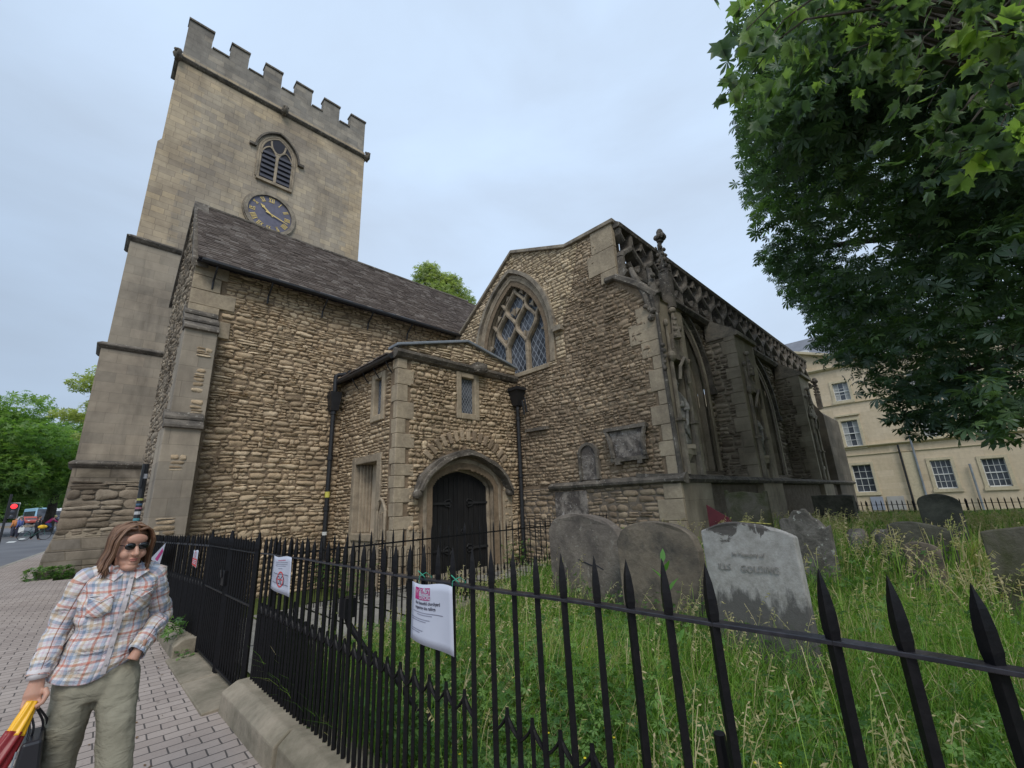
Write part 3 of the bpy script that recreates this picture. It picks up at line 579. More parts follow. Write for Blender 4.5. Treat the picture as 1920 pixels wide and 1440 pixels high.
# door reveal + window reveals
pbk.prism([(DX-DW-.02, -.2), (DX-DW-.02, DZS), (DX-DW-.06, DZS), (DX-DW-.06, -.2)], PY+.002, PY+.5)
porch = pbk.build('porch_wall', K['mortar'], church)
hole_big = [(DX-DW-.28, -.2)]+[(x, z+.0) for x, z in tudor(DX, DW+.36, -.2, DZS-.05, DH+.62)[1:-1]]+[(DX+DW+.3, -.2)]
wbig = [(wx0-.15, wz0-.16), (wx1+.15, wz0-.16), (wx1+.15, wz1+.14), (wx0-.15, wz1+.14)]
front = [(PX+.35, 1.9), (PX+.35, PZ-.02), (GX-.02, PZ-.02), (GX-.02, -.1), (DX+DW+.4, -.1), (DX+DW+.4, 1.9), (DX+DW+.38, 2.1), (DX-DW-.4, 2.1), (DX-DW-.4, 1.9)]
rubble('porch_rubble_face', [[(PX+.3, -.1), (GX, -.1), (GX, PZ-.02), (PX+.3, PZ-.02)], hole_big, wbig], 'Y', PY, K['rub_porch'], porch, (.07, .145), (.10, .26), (.014, .048), .03, 33, .006, .018, .45)
rubble('porch_rubble_face', [[(PX+.3, 5.16), (GX, 5.16), (GX, 5.44), (6.72, 5.85), (PX+.2, 5.3)]], 'Y', PY, K['rub_course'], porch, (.09, .13), (.15, .35), (.01, .035), .01, 34)
rubble('porch_rubble_face', [[(PY+.3, -.1), (NY, -.1), (NY, PZ-.02), (PY+.3, PZ-.02)], [(nich[0][0]-.22, -.1), (nich[1][0]+.2, -.1), (nich[1][0]+.2, 2.95), (nich[0][0]-.22, 2.95)], [(ww0[0][0]-.15, ww0[0][1]-.16), (ww0[1][0]+.15, ww0[0][1]-.16), (ww0[1][0]+.15, ww0[2][1]+.14), (ww0[0][0]-.15, ww0[2][1]+.14)]], 'X', PX, K['rub_porch'], porch, (.07, .13), (.12, .3), (.02, .05), .02, 35)
for (ax, val) in (('Y', PY), ('X', PX)):
    quoins('porch_quoin', PX-.03 if ax == 'Y' else PY-.03, -.1, PZ-.02, ax, val, K['ash_quoin'], porch, 1, (.24, .40), (.44, .26) if ax == 'Y' else (.16, .26), .035, 8)
for (qa, qb, qc) in ((PX+.3, DX-DW-.34, 1.25), (DX+DW+.3, DX+DW+.62, 2.0)): dm_ = MB(); dm_.box(qa, qb, PY-.035, PY+.02, -.1, qc); dm_.build('dressed_jamb', K['ash_quoin'], porch, bevel=.01, jit=.01)
moulded_arch('door_arch', dpoly, 'Y', PY, K['trim_lt'], porch, ((-.04, -.34, -.22), (.05, -.22, -.1), (.15, -.1, .02)), .1)
hd = MB(); hp = tudor(DX, DW+.42, DZS-.1, DZS-.12, DH+.45)[1:-1]; band(hd, hp, 'Y', PY, .13, -.0, .2); band(hd, hp, 'Y', PY, .07, .0, .27)
hd.ball((DX-DW-.48, PY-.12, DZS-.14), (.13, .13, .12)); hd.ball((DX+DW+.48, PY-.1, DZS-.14), (.12, .12, .11)); hd.build('hood_mould', K['trim'], porch, jit=.04)
vo = MB()          # relieving arch of small voussoirs above the hood
for i in range(15):
    a = math.radians(142-i*7.4); r0, r1 = 1.28, 1.55; cz = 1.95
    c, s_ = math.cos(a), math.sin(a); w = .055
    P = [(DX+.1+r*c*1.05+t*s_*w, cz+r*s_-t*c*w) for r, t in ((r0, -1), (r1, -1.1), (r1, 1.1), (r0, 1))]; vo.prism(P, PY-.065-random.uniform(0, .02), PY+.02)
vo.build('relieving_arch', K['rub_aisle'], porch, bevel=.02, jit=.012)
# door
dr_ = MB(); dr_.prism(tudor(DX, DW+.02, -.1, DZS, DH), PY+.28, PY+.36); door = dr_.build('porch_door', K['door'], church)
pk = MB()
for i in range(12):
    x = DX-DW+.02+i*(2*DW/12); zt = DZS+DH*.6*(1-((x+.07-DX)/DW)**2); pk.box(x, x+2*DW/12-.012, PY+.26, PY+.285, .02, zt)
pk.box(DX-.03, DX+.03, PY+.235, PY+.262, .02, DZS+.3); pk.build('door_boards', K['door'], door, bevel=.004)
for sx in (-1, 1):
    for z in (1.75, .7):
        hg = MB(); x0 = DX+sx*(DW-.03); hg.box(min(x0, x0-sx*.62), max(x0, x0-sx*.62), PY+.22, PY+.258, z-.025, z+.025)
        for q in (1, -1): hg.tube([(x0-sx*.4, PY+.235, z), (x0-sx*.52, PY+.235, z+q*.07), (x0-sx*.62, PY+.235, z+q*.09), (x0-sx*.66, PY+.235, z+q*.03)], .014, 6)
        hg.build('strap_hinge', K['door_iron'], door)
rg_ = MB(); rg_.tube([(DX+.1+.05*math.cos(a), PY+.225, 1.1+.05*math.sin(a)) for a in np.linspace(0, 6.28, 12)], .009, 6); rg_.build('ring_handle', K['door_iron'], door)
def small_window(name, u0, u1, z0, z1, ax, val, parent, gm):
    w = MB(); f = .15
    def bx_(a, b, c, d, d0, d1):
        if ax == 'Y': w.box(a, b, val-d1, val-d0, c, d)
        else: w.box(val-d1, val-d0, a, b, c, d)
    bx_(u0-f, u0, z0-f, z1+f*.9, -.12, .05); bx_(u1, u1+f, z0-f, z1+f*.9, -.12, .05); bx_(u0+.001, u1-.001, z1, z1+f*.9, -.12, .047); bx_(u0+.001, u1-.001, z0-f, z0, -.12, .06)
    o = w.build(name, K['ash_quoin'], parent, bevel=.02)
    g = MB()
    if ax == 'Y': g.box(u0-.01, u1+.01, val+.08, val+.1, z0-.01, z1+.01)
    else: g.box(val+.08, val+.1, u0-.01, u1+.01, z0-.01, z1+.01)
    g.build('leaded_pane', gm, o); return o
small_window('porch_window', wx0, wx1, wz0, wz1, 'Y', PY, porch, K['glassY'])
small_window('porch_window', 9.2, 9.56, 3.82, 4.72, 'X', PX, porch, K['glassX2'])
# side recess with carved blind panel
nf = MB(); a, b, c, d = nich[0][0], nich[1][0], .75, 2.74
for (q0, q1, z0, z1, d0, d1) in ((a-.2, a, -.1, d+.18, -.3, .045), (b, b+.18, -.1, d+.18, -.3, .045), (a, b, d, d+.18, -.3, .04), (a, b, 1.0, 1.16, -.3, .07), (a, b, -.1, 1.0, -.3, .03)): nf.box(PX-d1, PX-d0, q0, q1, z0, z1)
for k in range(4): nf.box(PX+.06+k*.06, PX+.3, a+.06+k*.05, a+.11+k*.05, 1.16, d); nf.box(PX+.06+k*.06, PX+.3, b-.11-k*.05, b-.06-k*.05, 1.16, d)
nf.build('recessed_panel', K['trim_lt'], porch, bevel=.02)
nb2 = MB(); nb2.box(PX+.3, PX+.34, a, b, 1.1, d); nb2.build('recess_back', K['ash_warm'], porch)
sn = MB(); sx0 = 8.92
sn.prism([(sx0-.14, 1.05), (sx0-.14, 1.62), (sx0-.07, 1.78), (sx0, 1.84), (sx0+.07, 1.78), (sx0+.14, 1.62), (sx0+.14, 1.05)], PX-.045, PX-.0, 'X'); 
for q in (-.1, 0, .1): sn.tube([(PX-.05, sx0+q, 1.05), (PX-.055, sx0+q, 1.6)], .025, 6)
sn.tube([(PX-.07, sx0-.17, 1.05), (PX-.07, sx0-.17, 1.65), (PX-.08, sx0-.08, 1.84), (PX-.08, sx0, 1.9), (PX-.08, sx0+.08, 1.84), (PX-.07, sx0+.17, 1.65), (PX-.07, sx0+.17, 1.05)], .035, 6); sn.build('carved_niche', K['trim_lt'], porch, jit=.02)
# cornice, coping, roof, gutter of the porch
cn_ = MB()
for i in range(1): cn_.add([], [])
cn_ = MB(); cn_.prism([(PY+.02, 4.98), (PY-.10, 5.02), (PY-.17, 5.1), (PY-.17, 5.16), (PY-.04, 5.22), (PY+.02, 5.22)], PX-.12, GX, 'X'); cn_.ball((7.02, PY-.2, 5.12), (.22, .12, .14)); cn_.box(6.86, 7.2, PY-.27, PY, 5.02, 5.28)
cn_.build('porch_cornice', K['trim'], porch, jit=.035)
def coping(name, pts, ax, d0, d1, th, mat, parent, jit=.012):
    mb = MB()
    for i in range(len(pts)-1):
        (a, b), (c, d) = pts[i], pts[i+1]; q = [(a, b), (c, d), (c, d+th), (a, b+th)]
        mb.prism(q, d0, d1, ax)
    return mb.build(name, mat, parent, bevel=.015, jit=jit)
coping('porch_coping', [(PX-.1, 5.27), (6.72, 5.84), (GX+.05, 5.42)], 'Y', PY-.1, PY+.34, .07, K['lead'], porch)
prf = MB(); prf.add([(PX-.22, PY+.2, 5.08), (6.72, PY+.2, 5.80), (6.72, NY+.1, 5.80), (PX-.22, NY+.1, 5.08), (GX, PY+.2, 5.4), (GX, NY+.1, 5.4)], [(0, 1, 2, 3), (1, 4, 5, 2)])
prf.build('porch_roof', K['lead'], church)
LOCAL[0] = False
pt = MB(); rgp = random.Random(4)
for r in range(3):
    for k in range(14):
        y = PY+.1+k*.225; x = PX-.26+r*.17; z = 5.085+r*.064; pt.box(x, x+.2, y+.004, y+.22, z+.012*((k*7+r) % 3)/3, z+.035)
pt.build('porch_slates', K['slate'], porch, jit=.01)
g = MB(); g.tube([(PX-.22, PY-.05, 5.0), (PX-.22, NY-.15, 5.04)], .06, 8); g.build('porch_gutter', K['pipe'], porch)
for y in (8.75, 9.35, 9.9, 10.5): b = MB(); b.tube([(PX-.2, y, 4.97), (PX-.12, y, 4.82), (PX-.02, y, 4.7)], .016, 6); b.build('gutter_bracket', K['pipe'], porch)
# downpipes
def pipe(name, pts, r, collars, parent=church):
    mb = MB(); mb.tube(pts, r, 12)
    for (x, y, z) in collars: mb.lathe(x, y, [(r*1.02, z-.05), (r*1.35, z-.045), (r*1.35, z+.045), (r*1.02, z+.05)], 12)
    return mb.build(name, K['pipe'], parent, smooth=False)
x1, y1 = 4.72, NY-.14
p1 = pipe('downpipe', [(PX-.05, NY-.5, 5.28), (x1-.0, NY-.3, 5.28), (x1-.18, y1, 5.26), (x1-.25, y1, 5.2), (x1-.25, y1, 5.08), (x1-.25, y1, -.05)], .058, [(x1-.25, y1, z) for z in (.5, 1.75, 3.0, 4.2)])
hp_ = MB(); hx = x1-.25; hp_.add([(hx-.1, y1-.1, 4.25), (hx+.1, y1-.1, 4.25), (hx+.1, y1+.1, 4.25), (hx-.1, y1+.1, 4.25), (hx-.15, y1-.15, 4.75), (hx+.15, y1-.15, 4.75), (hx+.15, y1+.15, 4.75), (hx-.15, y1+.15, 4.75)], [(0, 1, 2, 3), (4, 5, 6, 7), (0, 1, 5, 4), (1, 2, 6, 5), (2, 3, 7, 6), (3, 0, 4, 7)]); hp_.build('hopper_head', K['pipe'], p1)
yb_ = MB(); yb_.tube([(hx, y1, 2.02), (hx, y1, 2.16)], .0605, 12); yb_.build('warning_band', m_plain('yellow_label', (.55, .5, .1), .5), p1)
sb_ = MB(); sb_.tube([(hx, y1, 1.12), (hx, y1, 1.2)], .0605, 12); sb_.build('white_label', K['paint_w'], p1)
x2, y2 = GX-.12, PY-.16
p2 = pipe('downpipe', [(x2, y2, 4.35), (x2-.02, y2-.02, 4.2), (x2, y2, 4.0), (x2, y2, 0)], .055, [(x2, y2, z) for z in (.55, 2.4, 3.95)])
hp_ = MB(); hp_.add([(x2-.09, y2-.1, 4.3), (x2+.1, y2-.1, 4.3), (x2+.1, y2+.1, 4.3), (x2-.09, y2+.1, 4.3), (x2-.2, y2-.22, 4.72), (x2+.12, y2-.22, 4.72), (x2+.12, y2+.14, 4.72), (x2-.2, y2+.14, 4.72)], [(0, 1, 2, 3), (4, 5, 6, 7), (0, 1, 5, 4), (1, 2, 6, 5), (2, 3, 7, 6), (3, 0, 4, 7)])
hp_.box(x2-.24, x2+.12, y2-.26, y2+.14, 4.72, 4.8); hp_.tube([(x2-.1, y2-.28, 4.4), (x2-.05, y2-.3, 4.0)], .03, 6); hp_.tube([(x2+.04, y2-.24, 4.5), (x2+.08, y2-.28, 4.1)], .025, 6); hp_.build('hopper_head', K['pipe'], p2, jit=.02)
# ---- south aisle: west gable wall
GW = [(GX, 0)]
wcy, wwd, wz, wzs, wh = 8.50, 1.22, 5.3, 6.12, 2.02
gz_p = [(BY, -.2), (NY, -.2), (NY, 6.95), (8.4, 9.22), (6.33, 8.4), (SY-.04, 8.36), (SY-.04, 6.85), (BY, 5.98)]
wpoly = parch(wcy, wwd, wz, wzs, wh)
gb = MB(); backing(gb, [gz_p, wpoly], 'X', GX)
gb.box(GX+.02, GX+.5, SY+.1, 6.3, 6.9, 8.3)
aisle = gb.build('aisle_gable_wall', K['mortar'], church)
wb_ = parch(wcy, wwd+.36, wz-.12, wzs, wh+.40)
rubble('coursed_gable_face', [[(PY-.6, 5.25), (NY, 5.25), (NY, 6.93), (8.4, 9.2), (6.33, 8.38), (5.9, 8.36), (6.2, 7.2), (6.6, 6.3), (6.6, 5.25)], wb_], 'X', GX, K['rub_course'], aisle, (.085, .13), (.12, .32), (.006, .026), .012, 51, .005, .008, .3)
rubble('rubble_gable_face', [[(BY+.32, 2.12), (PY+.2, 2.12), (PY+.2, 5.15), (6.85, 5.15), (6.6, 5.26), (6.6, 6.3), (6.2, 7.2), (5.9, 8.3), (5.42, 8.3), (5.2, 6.9), (SY, 6.7), (BY+.22, 6.0)]], 'X', GX, K['rub_aisle'], aisle, (.06, .135), (.08, .27), (.006, .042), .035, 52, .005, .014, .5)
rubble('rubble_plinth_face', [[(BY+.3, -.1), (PY+.2, -.1), (PY+.2, 2.0), (BY+.3, 2.0)]], 'X', GX-.05, K['rub_aisle'], aisle, (.09, .18), (.14, .4), (.006, .028), .02, 53, .005)
pbx = MB(); pbx.box(GX-.05, GX+.1, BY-.03, PY, -.2, 2.03); pbx.build('aisle_plinth', K['mortar_dk'], aisle)
quoins('corner_quoin', BY-.02, 2.1, 5.9, 'X', GX, K['ash_quoin'], aisle, 1, (.28, .5), (.24, .44), .035, 12)
quoins('corner_quoin', BY-.04, -.1, 1.98, 'X', GX-.05, K['ash_quoin'], aisle, 1, (.4, .5), (.4, .55), .035, 13)
for i_, (qa, qb_, qc, qd) in enumerate(((BY+.02, BY+.72, 5.0, 5.5), (BY+.02, BY+.5, 5.5, 5.85), (SY-.05, SY+.6, 7.72, 8.36), (SY-.05, SY+.75, 7.12, 7.72), (SY-.06, SY+.4, 6.8, 7.12))): qb = MB(); qb.box(GX-.035-.002*i_, GX+.1, qa, qb_, qc+.004, qd-.004); qb.build('dressed_block', K['ash_quoin'], aisle, bevel=.012)
ps = MB(); ps.prism([(GX+.02, 1.93), (GX-.09, 1.95), (GX-.16, 2.0), (GX-.17, 2.05), (GX-.06, 2.13), (GX+.02, 2.13)], BY-.14, 7.35, 'Y'); ps.build('plinth_string', K['trim'], aisle, jit=.05)
s2_ = MB(); s2_.box(GX-.12, GX, 7.35, 8.1, 3.52, 3.6); s2_.build('short_string', K['trim'], aisle, jit=.03)
coping('gable_coping', [(NY+.1, 6.90), (8.4, 9.20), (6.33, 8.38), (SY-.12, 8.34)], 'X', GX-.09, GX+.34, .11, K['trim_mid'], aisle)
# west window
wf = moulded_arch('west_window', wpoly, 'X', GX, K['trim_lt'], aisle, ((-.03, -.34, -.2), (.06, -.2, -.08), (.15, -.08, .03), (.24, -.03, .04)), .10)
hd = MB(); hp = parch(wcy, wwd+.33, 6.1, wzs+.02, wh+.38, 16)[1:-1]; band(hd, hp, 'X', GX, .11, .0, .13); hd.box(GX-.15, GX, wcy-wwd-.68, wcy-wwd-.4, 6.06, 6.2); hd.build('hood_mould', K['trim_mid'], wf, jit=.012)
sl2 = MB(); sl2.prism([(GX-.06, wz-.14), (GX-.06, wz-.02), (GX+.3, wz+.12), (GX+.3, wz-.14)], wcy-wwd-.12, wcy+wwd+.12, 'Y'); sl2.build('window_sill', K['ash_quoin'], wf, bevel=.01)
gl = MB(); gl.prism(parch(wcy, wwd+.02, wz-.02, wzs, wh), GX+.26, GX+.28, 'X'); gl.build('leaded_glass', K['glassX'], wf)
trc = MB()
def bar(mb, pts, w, ax='X', val=GX, d0=-.24, d1=-.08):
    h = [(p[0], p[1]) for p in pts]; n = len(h); L = []; Rr = []
    for i in range(n):
        a = Vector(h[max(i-1, 0)]); b = Vector(h[min(i+1, n-1)]); t = (b-a).normalized(); L.append((h[i][0]-t.y*w/2, h[i][1]+t.x*w/2)); Rr.append((h[i][0]+t.y*w/2, h[i][1]-t.x*w/2))
    f = pmap(ax, val); vs = []; dm = d1-.0
    for l, r, c in zip(L, Rr, h): vs += [f(l[0], l[1], d0), f(l[0], l[1], d1-.05), f((l[0]+c[0])/2, (l[1]+c[1])/2, d1), f((r[0]+c[0])/2, (r[1]+c[1])/2, d1), f(r[0], r[1], d1-.05), f(r[0], r[1], d0)]
    fs = [(i*6+k, i*6+(k+1) % 6, (i+1)*6+(k+1) % 6, (i+1)*6+k) for i in range(n-1) for k in range(6)]; mb.add(vs, fs)
def scurve(a, b, n=9):
    out = []
    for i in range(n+1):
        t = i/n; s_ = t*t*(3-2*t); s_ = t*t*(3-2*t); out.append((a[0]+(b[0]-a[0])*s_, a[1]+(b[1]-a[1])*t))
    return out
def inside(poly, u, v):
    return any(a <= u <= b for a, b in scan([poly], v))
def clipbar(mb, pts, w, poly, **k):
    seg = []
    for p in pts:
        if inside(poly, p[0], p[1]): seg.append(p)
        else:
            if len(seg) > 1: bar(mb, seg, w, **k)
            seg = []
    if len(seg) > 1: bar(mb, seg, w, **k)
st = .41; L0, L1, L2, L3 = 6.18, 6.84, 7.46, 8.06
inn = parch(wcy, wwd+.05, wz-.05, wzs, wh+.05)
for q in (-st, st):
    clipbar(trc, [(wcy+q, wz), (wcy+q, 5.6), (wcy+q, L0-.25)], .11, inn)
def net(mb, c, st, lv, poly, w, **k):
    nodes = {0: [-1, 1], 1: [-2, 0, 2], 2: [-1, 1], 3: [0]}
    for l in range(3):
        for q in nodes[l]:
            for dlt in (-1, 1):
                if q+dlt in nodes[l+1] or abs(q+dlt) <= 3: clipbar(mb, scurve((c+q*st, lv[l]), (c+(q+dlt)*st, lv[l+1]-(.0))), w, poly, **k)
for q in (-st, st): clipbar(trc, [(wcy+q, L0-.26), (wcy+q, L0)], .11, inn)
net(trc, wcy, st, (L0, L1, L2, L3), inn, .10)
cusps = []
for (yc, zc) in ((0, 6.1), (-2, 6.05), (2, 6.05), (-1, 6.95), (1, 6.95), (0, 7.5)):
    for sx in (-1, 1):
        y0 = wcy+yc*st+sx*st*.80; z0 = zc+.36; tip = (y0-sx*.15, z0+.02)
        if all(inside(inn, q[0], q[1]) for q in ((y0, z0), tip)):
            P = [(y0+sx*.03, z0-.11), (y0-sx*.05, z0-.03), tip, (y0-sx*.05, z0+.06), (y0+sx*.03, z0+.13)]; trc.prism(P, GX+.11, GX+.2, 'X')
trc.build('tracery', K['trim_lt'], wf, smooth=False)
# wall tablets
tb_ = MB(); tb_.add([(GX-.12, 4.68, 2.56), (GX-.12, 5.34, 2.56), (GX-.12, 5.5, 3.14), (GX-.12, 4.6, 3.14), (GX+.02, 4.68, 2.56), (GX+.02, 5.34, 2.56), (GX+.02, 5.5, 3.14), (GX+.02, 4.6, 3.14)], [(0, 1, 2, 3), (0, 1, 5, 4), (1, 2, 6, 5), (2, 3, 7, 6), (3, 0, 4, 7)])
K['tablet'] = m_dirty('eroded_tablet_stone', (.34, .30, .26), (.11, .095, .085), 4, (.38, .56), (.42, .39, .36), .7)
tbl = tb_.build('memorial_tablet', K['tablet'], church, jit=.03)
q = MB(); q.box(GX-.2, GX, 4.52, 5.56, 3.14, 3.22); q.box(GX-.17, GX, 4.6, 5.45, 2.47, 2.55); q.box(GX-.16, GX, 4.7, 4.82, 2.4, 2.48); q.box(GX-.16, GX, 5.24, 5.36, 2.4, 2.48); q.tube([(GX-.16, 4.6, 2.55), (GX-.17, 4.64, 2.9), (GX-.15, 4.56, 3.14)], .05, 6); q.tube([(GX-.16, 5.38, 2.55), (GX-.17, 5.42, 2.9), (GX-.15, 5.52, 3.14)], .05, 6); q.build('tablet_frame', K['trim'], tbl, jit=.03)
pc_ = parch(6.12, .21, 2.14, 2.72, .21, 8); q = MB(); q.prism(pc_, GX-.06, GX-.0, 'X'); t2_ = q.build('memorial_tablet', K['tablet'], church, jit=.02)
q = MB(); band(q, pc_, 'X', GX, .07, .0, .11); q.build('tablet_frame', K['trim'], t2_, jit=.012)
q = MB(); q.box(GX-.1, GX-.04, 6.25, 7.2, 1.2, 1.92); q.build('render_patch', K['tablet'], aisle, jit=.05)
# ---- south wall with buttresses, windows, openwork parapet
sz = [(9.75, -.2), (26.4, -.2), (26.4, 6.9), (9.75, 6.9)]
wins = [(11.55, 1.25, 2.35, 4.75, 1.95), (17.6, 1.6, 2.35, 4.6, 1.9), (23.8, 1.5, 2.35, 4.6, 1.9)]
wps = [parch(a, b, c, d, e) for a, b, c, d, e in wins]
sb = MB(); backing(sb, [sz]+wps, 'Y', SY, .06); sb.box(9, 26.4, SY+.5, SY+.55, 6, 6.9); sb.box(26.3, 26.4, SY, NY, -.2, 6.9); swall = sb.build('south_wall', K['mortar_dk'], church)
rubble('south_rubble_face', [[(9.75, 2.1), (22, 2.1), (22, 6.85), (9.75, 6.85)]]+[parch(a, b+.35, c-.1, d, e+.4) for a, b, c, d, e in wins[:2]], 'Y', SY, K['rub_south'], swall, (.1, .2), (.2, .55), (.02, .05), .02, 61)
for (a, b, c, d, e), wp_ in zip(wins, wps):
    o = moulded_arch('aisle_window', wp_, 'Y', SY, K['ash_dark'], church, ((-.03, -.4, -.26), (.08, -.26, -.1), (.2, -.1, .03)), .13)
    h = MB(); band(h, parch(a, b+.36, d-.1, d, e+.42)[1:-1], 'Y', SY, .1, 0, .14); h.box(a-b-.6, a-b-.34, SY-.16, SY, d-.14, d+.06); h.box(a+b+.34, a+b+.6, SY-.16, SY, d-.14, d+.06); h.build('hood_mould', K['trim'], o)
    g = MB(); g.prism(parch(a, b+.02, c-.02, d, e), SY+.33, SY+.35); g.build('leaded_glass', K['glassY'], o)
    t = MB()
    for qx in (-.4, .4): t.box(a+qx-.05, a+qx+.05, SY+.18, SY+.33, c, d+.2)
    kk = dict(ax='Y', val=SY, d0=-.33, d1=-.18); net(t, a, .42, (d+.1, d+.65, d+1.2, d+1.75), wp_, .09, **kk); t.build('tracery', K['ash_dark'], o)
    s_ = MB(); s_.prism([(SY-.14, c-.25), (SY-.14, c-.18), (SY+.35, c+.06), (SY+.35, c-.25)], a-b-.3, a+b+.3, 'X'); s_.build('window_sill', K['trim_mid'], o)
pl_ = MB(); pl_.box(9.7, 26.5, BY+.12, SY+.1, -.2, 1.98); pl_.build('south_plinth', K['mortar_dk'], swall)
ps = MB(); ps.prism([(BY+.02, 1.93), (BY-.09, 1.96), (BY-.13, 2.02), (BY-.04, 2.1), (SY, 2.2), (SY, 1.93)], GX-.1, 26.6, 'X'); ps.build('plinth_string', K['trim'], swall, jit=.03)
def buttress(x0, x1, ztop, name='buttress', rub=True, capz=None, nichew=.5, seed=70, deep=True):
    o = MB(); nx0 = x0+.3; nx1 = nx0+nichew; nz0, nz1 = 2.7, 4.35
    # solid built round a niche in the front face
    o.box(x0, nx0, BY, SY+.05, 2.05, ztop); o.box(nx1, x1, BY, SY+.05, 2.05, ztop); o.box(nx0, nx1, BY+.42, SY+.05, 2.05, ztop); o.box(nx0, nx1, BY, BY+.42, 4.75, ztop); o.box(nx0, nx1, BY, BY+.42, 2.05, 2.35)
    b = o.build(name, K['ash_dark'], church)
    lo = MB(); lo.box(x0-.04, x1+.04, BY-.05, SY, -.2, 1.96); lo.build('buttress_foot', K['ash_dark'], b)
    if rub: rubble('buttress_rubble', [[(BY+.3, 2.1), (SY, 2.1), (SY, ztop-.1), (BY+.3, ztop-.1)]], 'X', x0, K['rub_south'], b, (.11, .2), (.15, .34), (.015, .04), .015, seed); quoins('buttress_quoin', BY-.01, 2.1, ztop, 'X', x0, K['ash_dark'], b, 1, (.34, .5), (.3, .42), .045, seed+1)
    return b, nx0, nx1
b1, n0, n1 = buttress(GX+.02, 9.78, 5.98, rub=False)
t = MB(); t.add([(GX+.04, BY-.04, 5.98), (9.8, BY-.04, 5.98), (9.8, SY, 6.86), (GX+.04, SY, 6.86), (GX+.04, SY, 5.95), (9.8, SY, 5.95)], [(0, 1, 2, 3), (0, 3, 4), (1, 5, 2), (0, 4, 5, 1)]); t.build('buttress_slope', K['ash_dark'], b1)
t = MB(); t.tube([(GX-.04, BY-.1, 5.95), (GX-.05, BY+.35, 6.42), (GX-.06, SY-.02, 6.84), (GX-.06, SY+.25, 6.86)], .09, 6); t.build('sloping_string', K['trim'], b1, jit=.04)
def niche(b, x0, x1, parent, big=True):
    m = MB(); c = (x0+x1)/2
    for x in (x0-.06, x1+.06):      # slender shafts either side, with ring and foliate cap
        m.tube([(x, BY-.05, 2.1), (x, BY-.05, 3.2)], .065, 6); m.box(x-.1, x+.1, BY-.14, BY+.02, 3.2, 3.26); m.tube([(x, BY-.05, 3.26), (x, BY-.05, 4.6)], .045, 6); m.ball((x, BY-.07, 4.62), (.1, .1, .13), 8, 6)
        m.tube([(x, BY-.06, 4.7), (x, BY-.06, 5.4)], [.04, .02], 6); m.ball((x, BY-.06, 5.42), (.06, .06, .08), 8, 6)
    # nodding canopy
    for r in range(5):
        z = 4.45+r*.14; w = (x1-x0)/2+.02-r*.045; m.box(c-w, c+w, BY-.16+r*.03, BY+.3, z+.1, z+.22)
    m.tube([(x0+.02, BY-.14, 4.1), (x0+.08, BY-.17, 4.4), (c, BY-.2, 4.62), (x1-.08, BY-.17, 4.4), (x1-.02, BY-.14, 4.1)], .04, 6)
    m.tube([(c, BY-.1, 5.1), (c, BY-.08, 5.75)], [.11, .03], 6)
    for k in range(4): m.ball((c-.08+.02*k, BY-.12, 5.15+k*.14), .045, 6, 5); m.ball((c+.08-.02*k, BY-.12, 5.15+k*.14), .045, 6, 5)
    m.ball((c, BY-.08, 5.8), (.09, .09, .08), 8, 6)
    m.build('niche_canopy', K['trim_mid'], b, jit=.03)
    p = MB(); p.box(x0+.02, x1-.02, BY-.06, BY+.4, 2.52, 2.64); p.lathe(c, BY+.12, [(.08, 2.3), (.12, 2.4), (.2, 2.52)], 8); p.build('corbel', K['ash_dark'], b)
niche(b1, n0, n1, church)
# robed statue
def statue(loc, label, rz=0, h=1.5):
    LOCAL[0] = True
    o = thing('stone_statue', label, 'statue', (0, 0, 0), 'robed figures in the buttress niches')
    n = 28; V = []; rows = [(0, .17, .14), (.05, .18, .15), (.3, .165, .13), (.55, .15, .12), (.68, .15, .125), (.8, .145, .115), (.95, .17, .12), (1.05, .165, .11), (1.14, .11, .085), (1.2, .055, .055), (1.24, .055, .055), (1.28, .075, .08), (1.36, .083, .095), (1.44, .07, .085), (1.5, .03, .04)]
    for (z, a, b) in rows:
        for k in range(n):
            th = 2*math.pi*k/n; f = 1+(.11*math.sin(th*7+z*5)+.06*math.sin(th*11-z*9))*(1 if z < 1.0 else .15); bend = .035*math.sin(z*2.6)
            V.append((a*f*math.cos(th)+bend, b*f*math.sin(th), z*h/1.5))
    F = [(i*n+k, i*n+(k+1) % n, (i+1)*n+(k+1) % n, (i+1)*n+k) for i in range(len(rows)-1) for k in range(n)]+[tuple(range(n-1, -1, -1)), tuple(range((len(rows)-1)*n, len(rows)*n))]
    m = MB(); m.add(V, F)
    m.tube([(-.15, 0, 1.04), (-.2, -.02, .88), (-.15, -.12, .78), (-.02, -.17, .84)], [.05, .06, .05, .03], 8); m.tube([(.17, 0, 1.04), (.22, -.02, .86), (.14, -.13, .76), (.02, -.16, .74)], [.05, .065, .055, .03], 8)
    m.tube([(-.12, -.13, .8), (-.1, -.16, .5), (.0, -.17, .3), (.1, -.15, .12)], [.045, .04, .035, .02], 6); m.tube([(.12, -.13, .75), (.06, -.16, .45), (-.06, -.15, .2)], [.04, .035, .02], 6)
    m.ball((.02, -.1, 1.33), (.02, .03, .03), 6, 5); m.ball((.0, -.16, .86), (.06, .05, .08), 8, 6)
    m.build('robed_figure', K['statue'], o, smooth=True, jit=.01)
    m = MB(); m.ball((.0, .01, 1.36), (.095, .1, .105), 10, 8); m.build('hair', K['statue'], o, smooth=True, jit=.04)
    m = MB(); m.box(-.19, .19, -.16, .16, -.09, 0); m.build('statue_base', K['ash_warm'], o, bevel=.01)
    LOCAL[0] = False; o.location = loc; o.rotation_euler.z = rz; return o
K['statue'] = m_dirty('carved_statue_stone', (.42, .39, .34), (.16, .15, .135), 5, (.42, .66), None, .4)
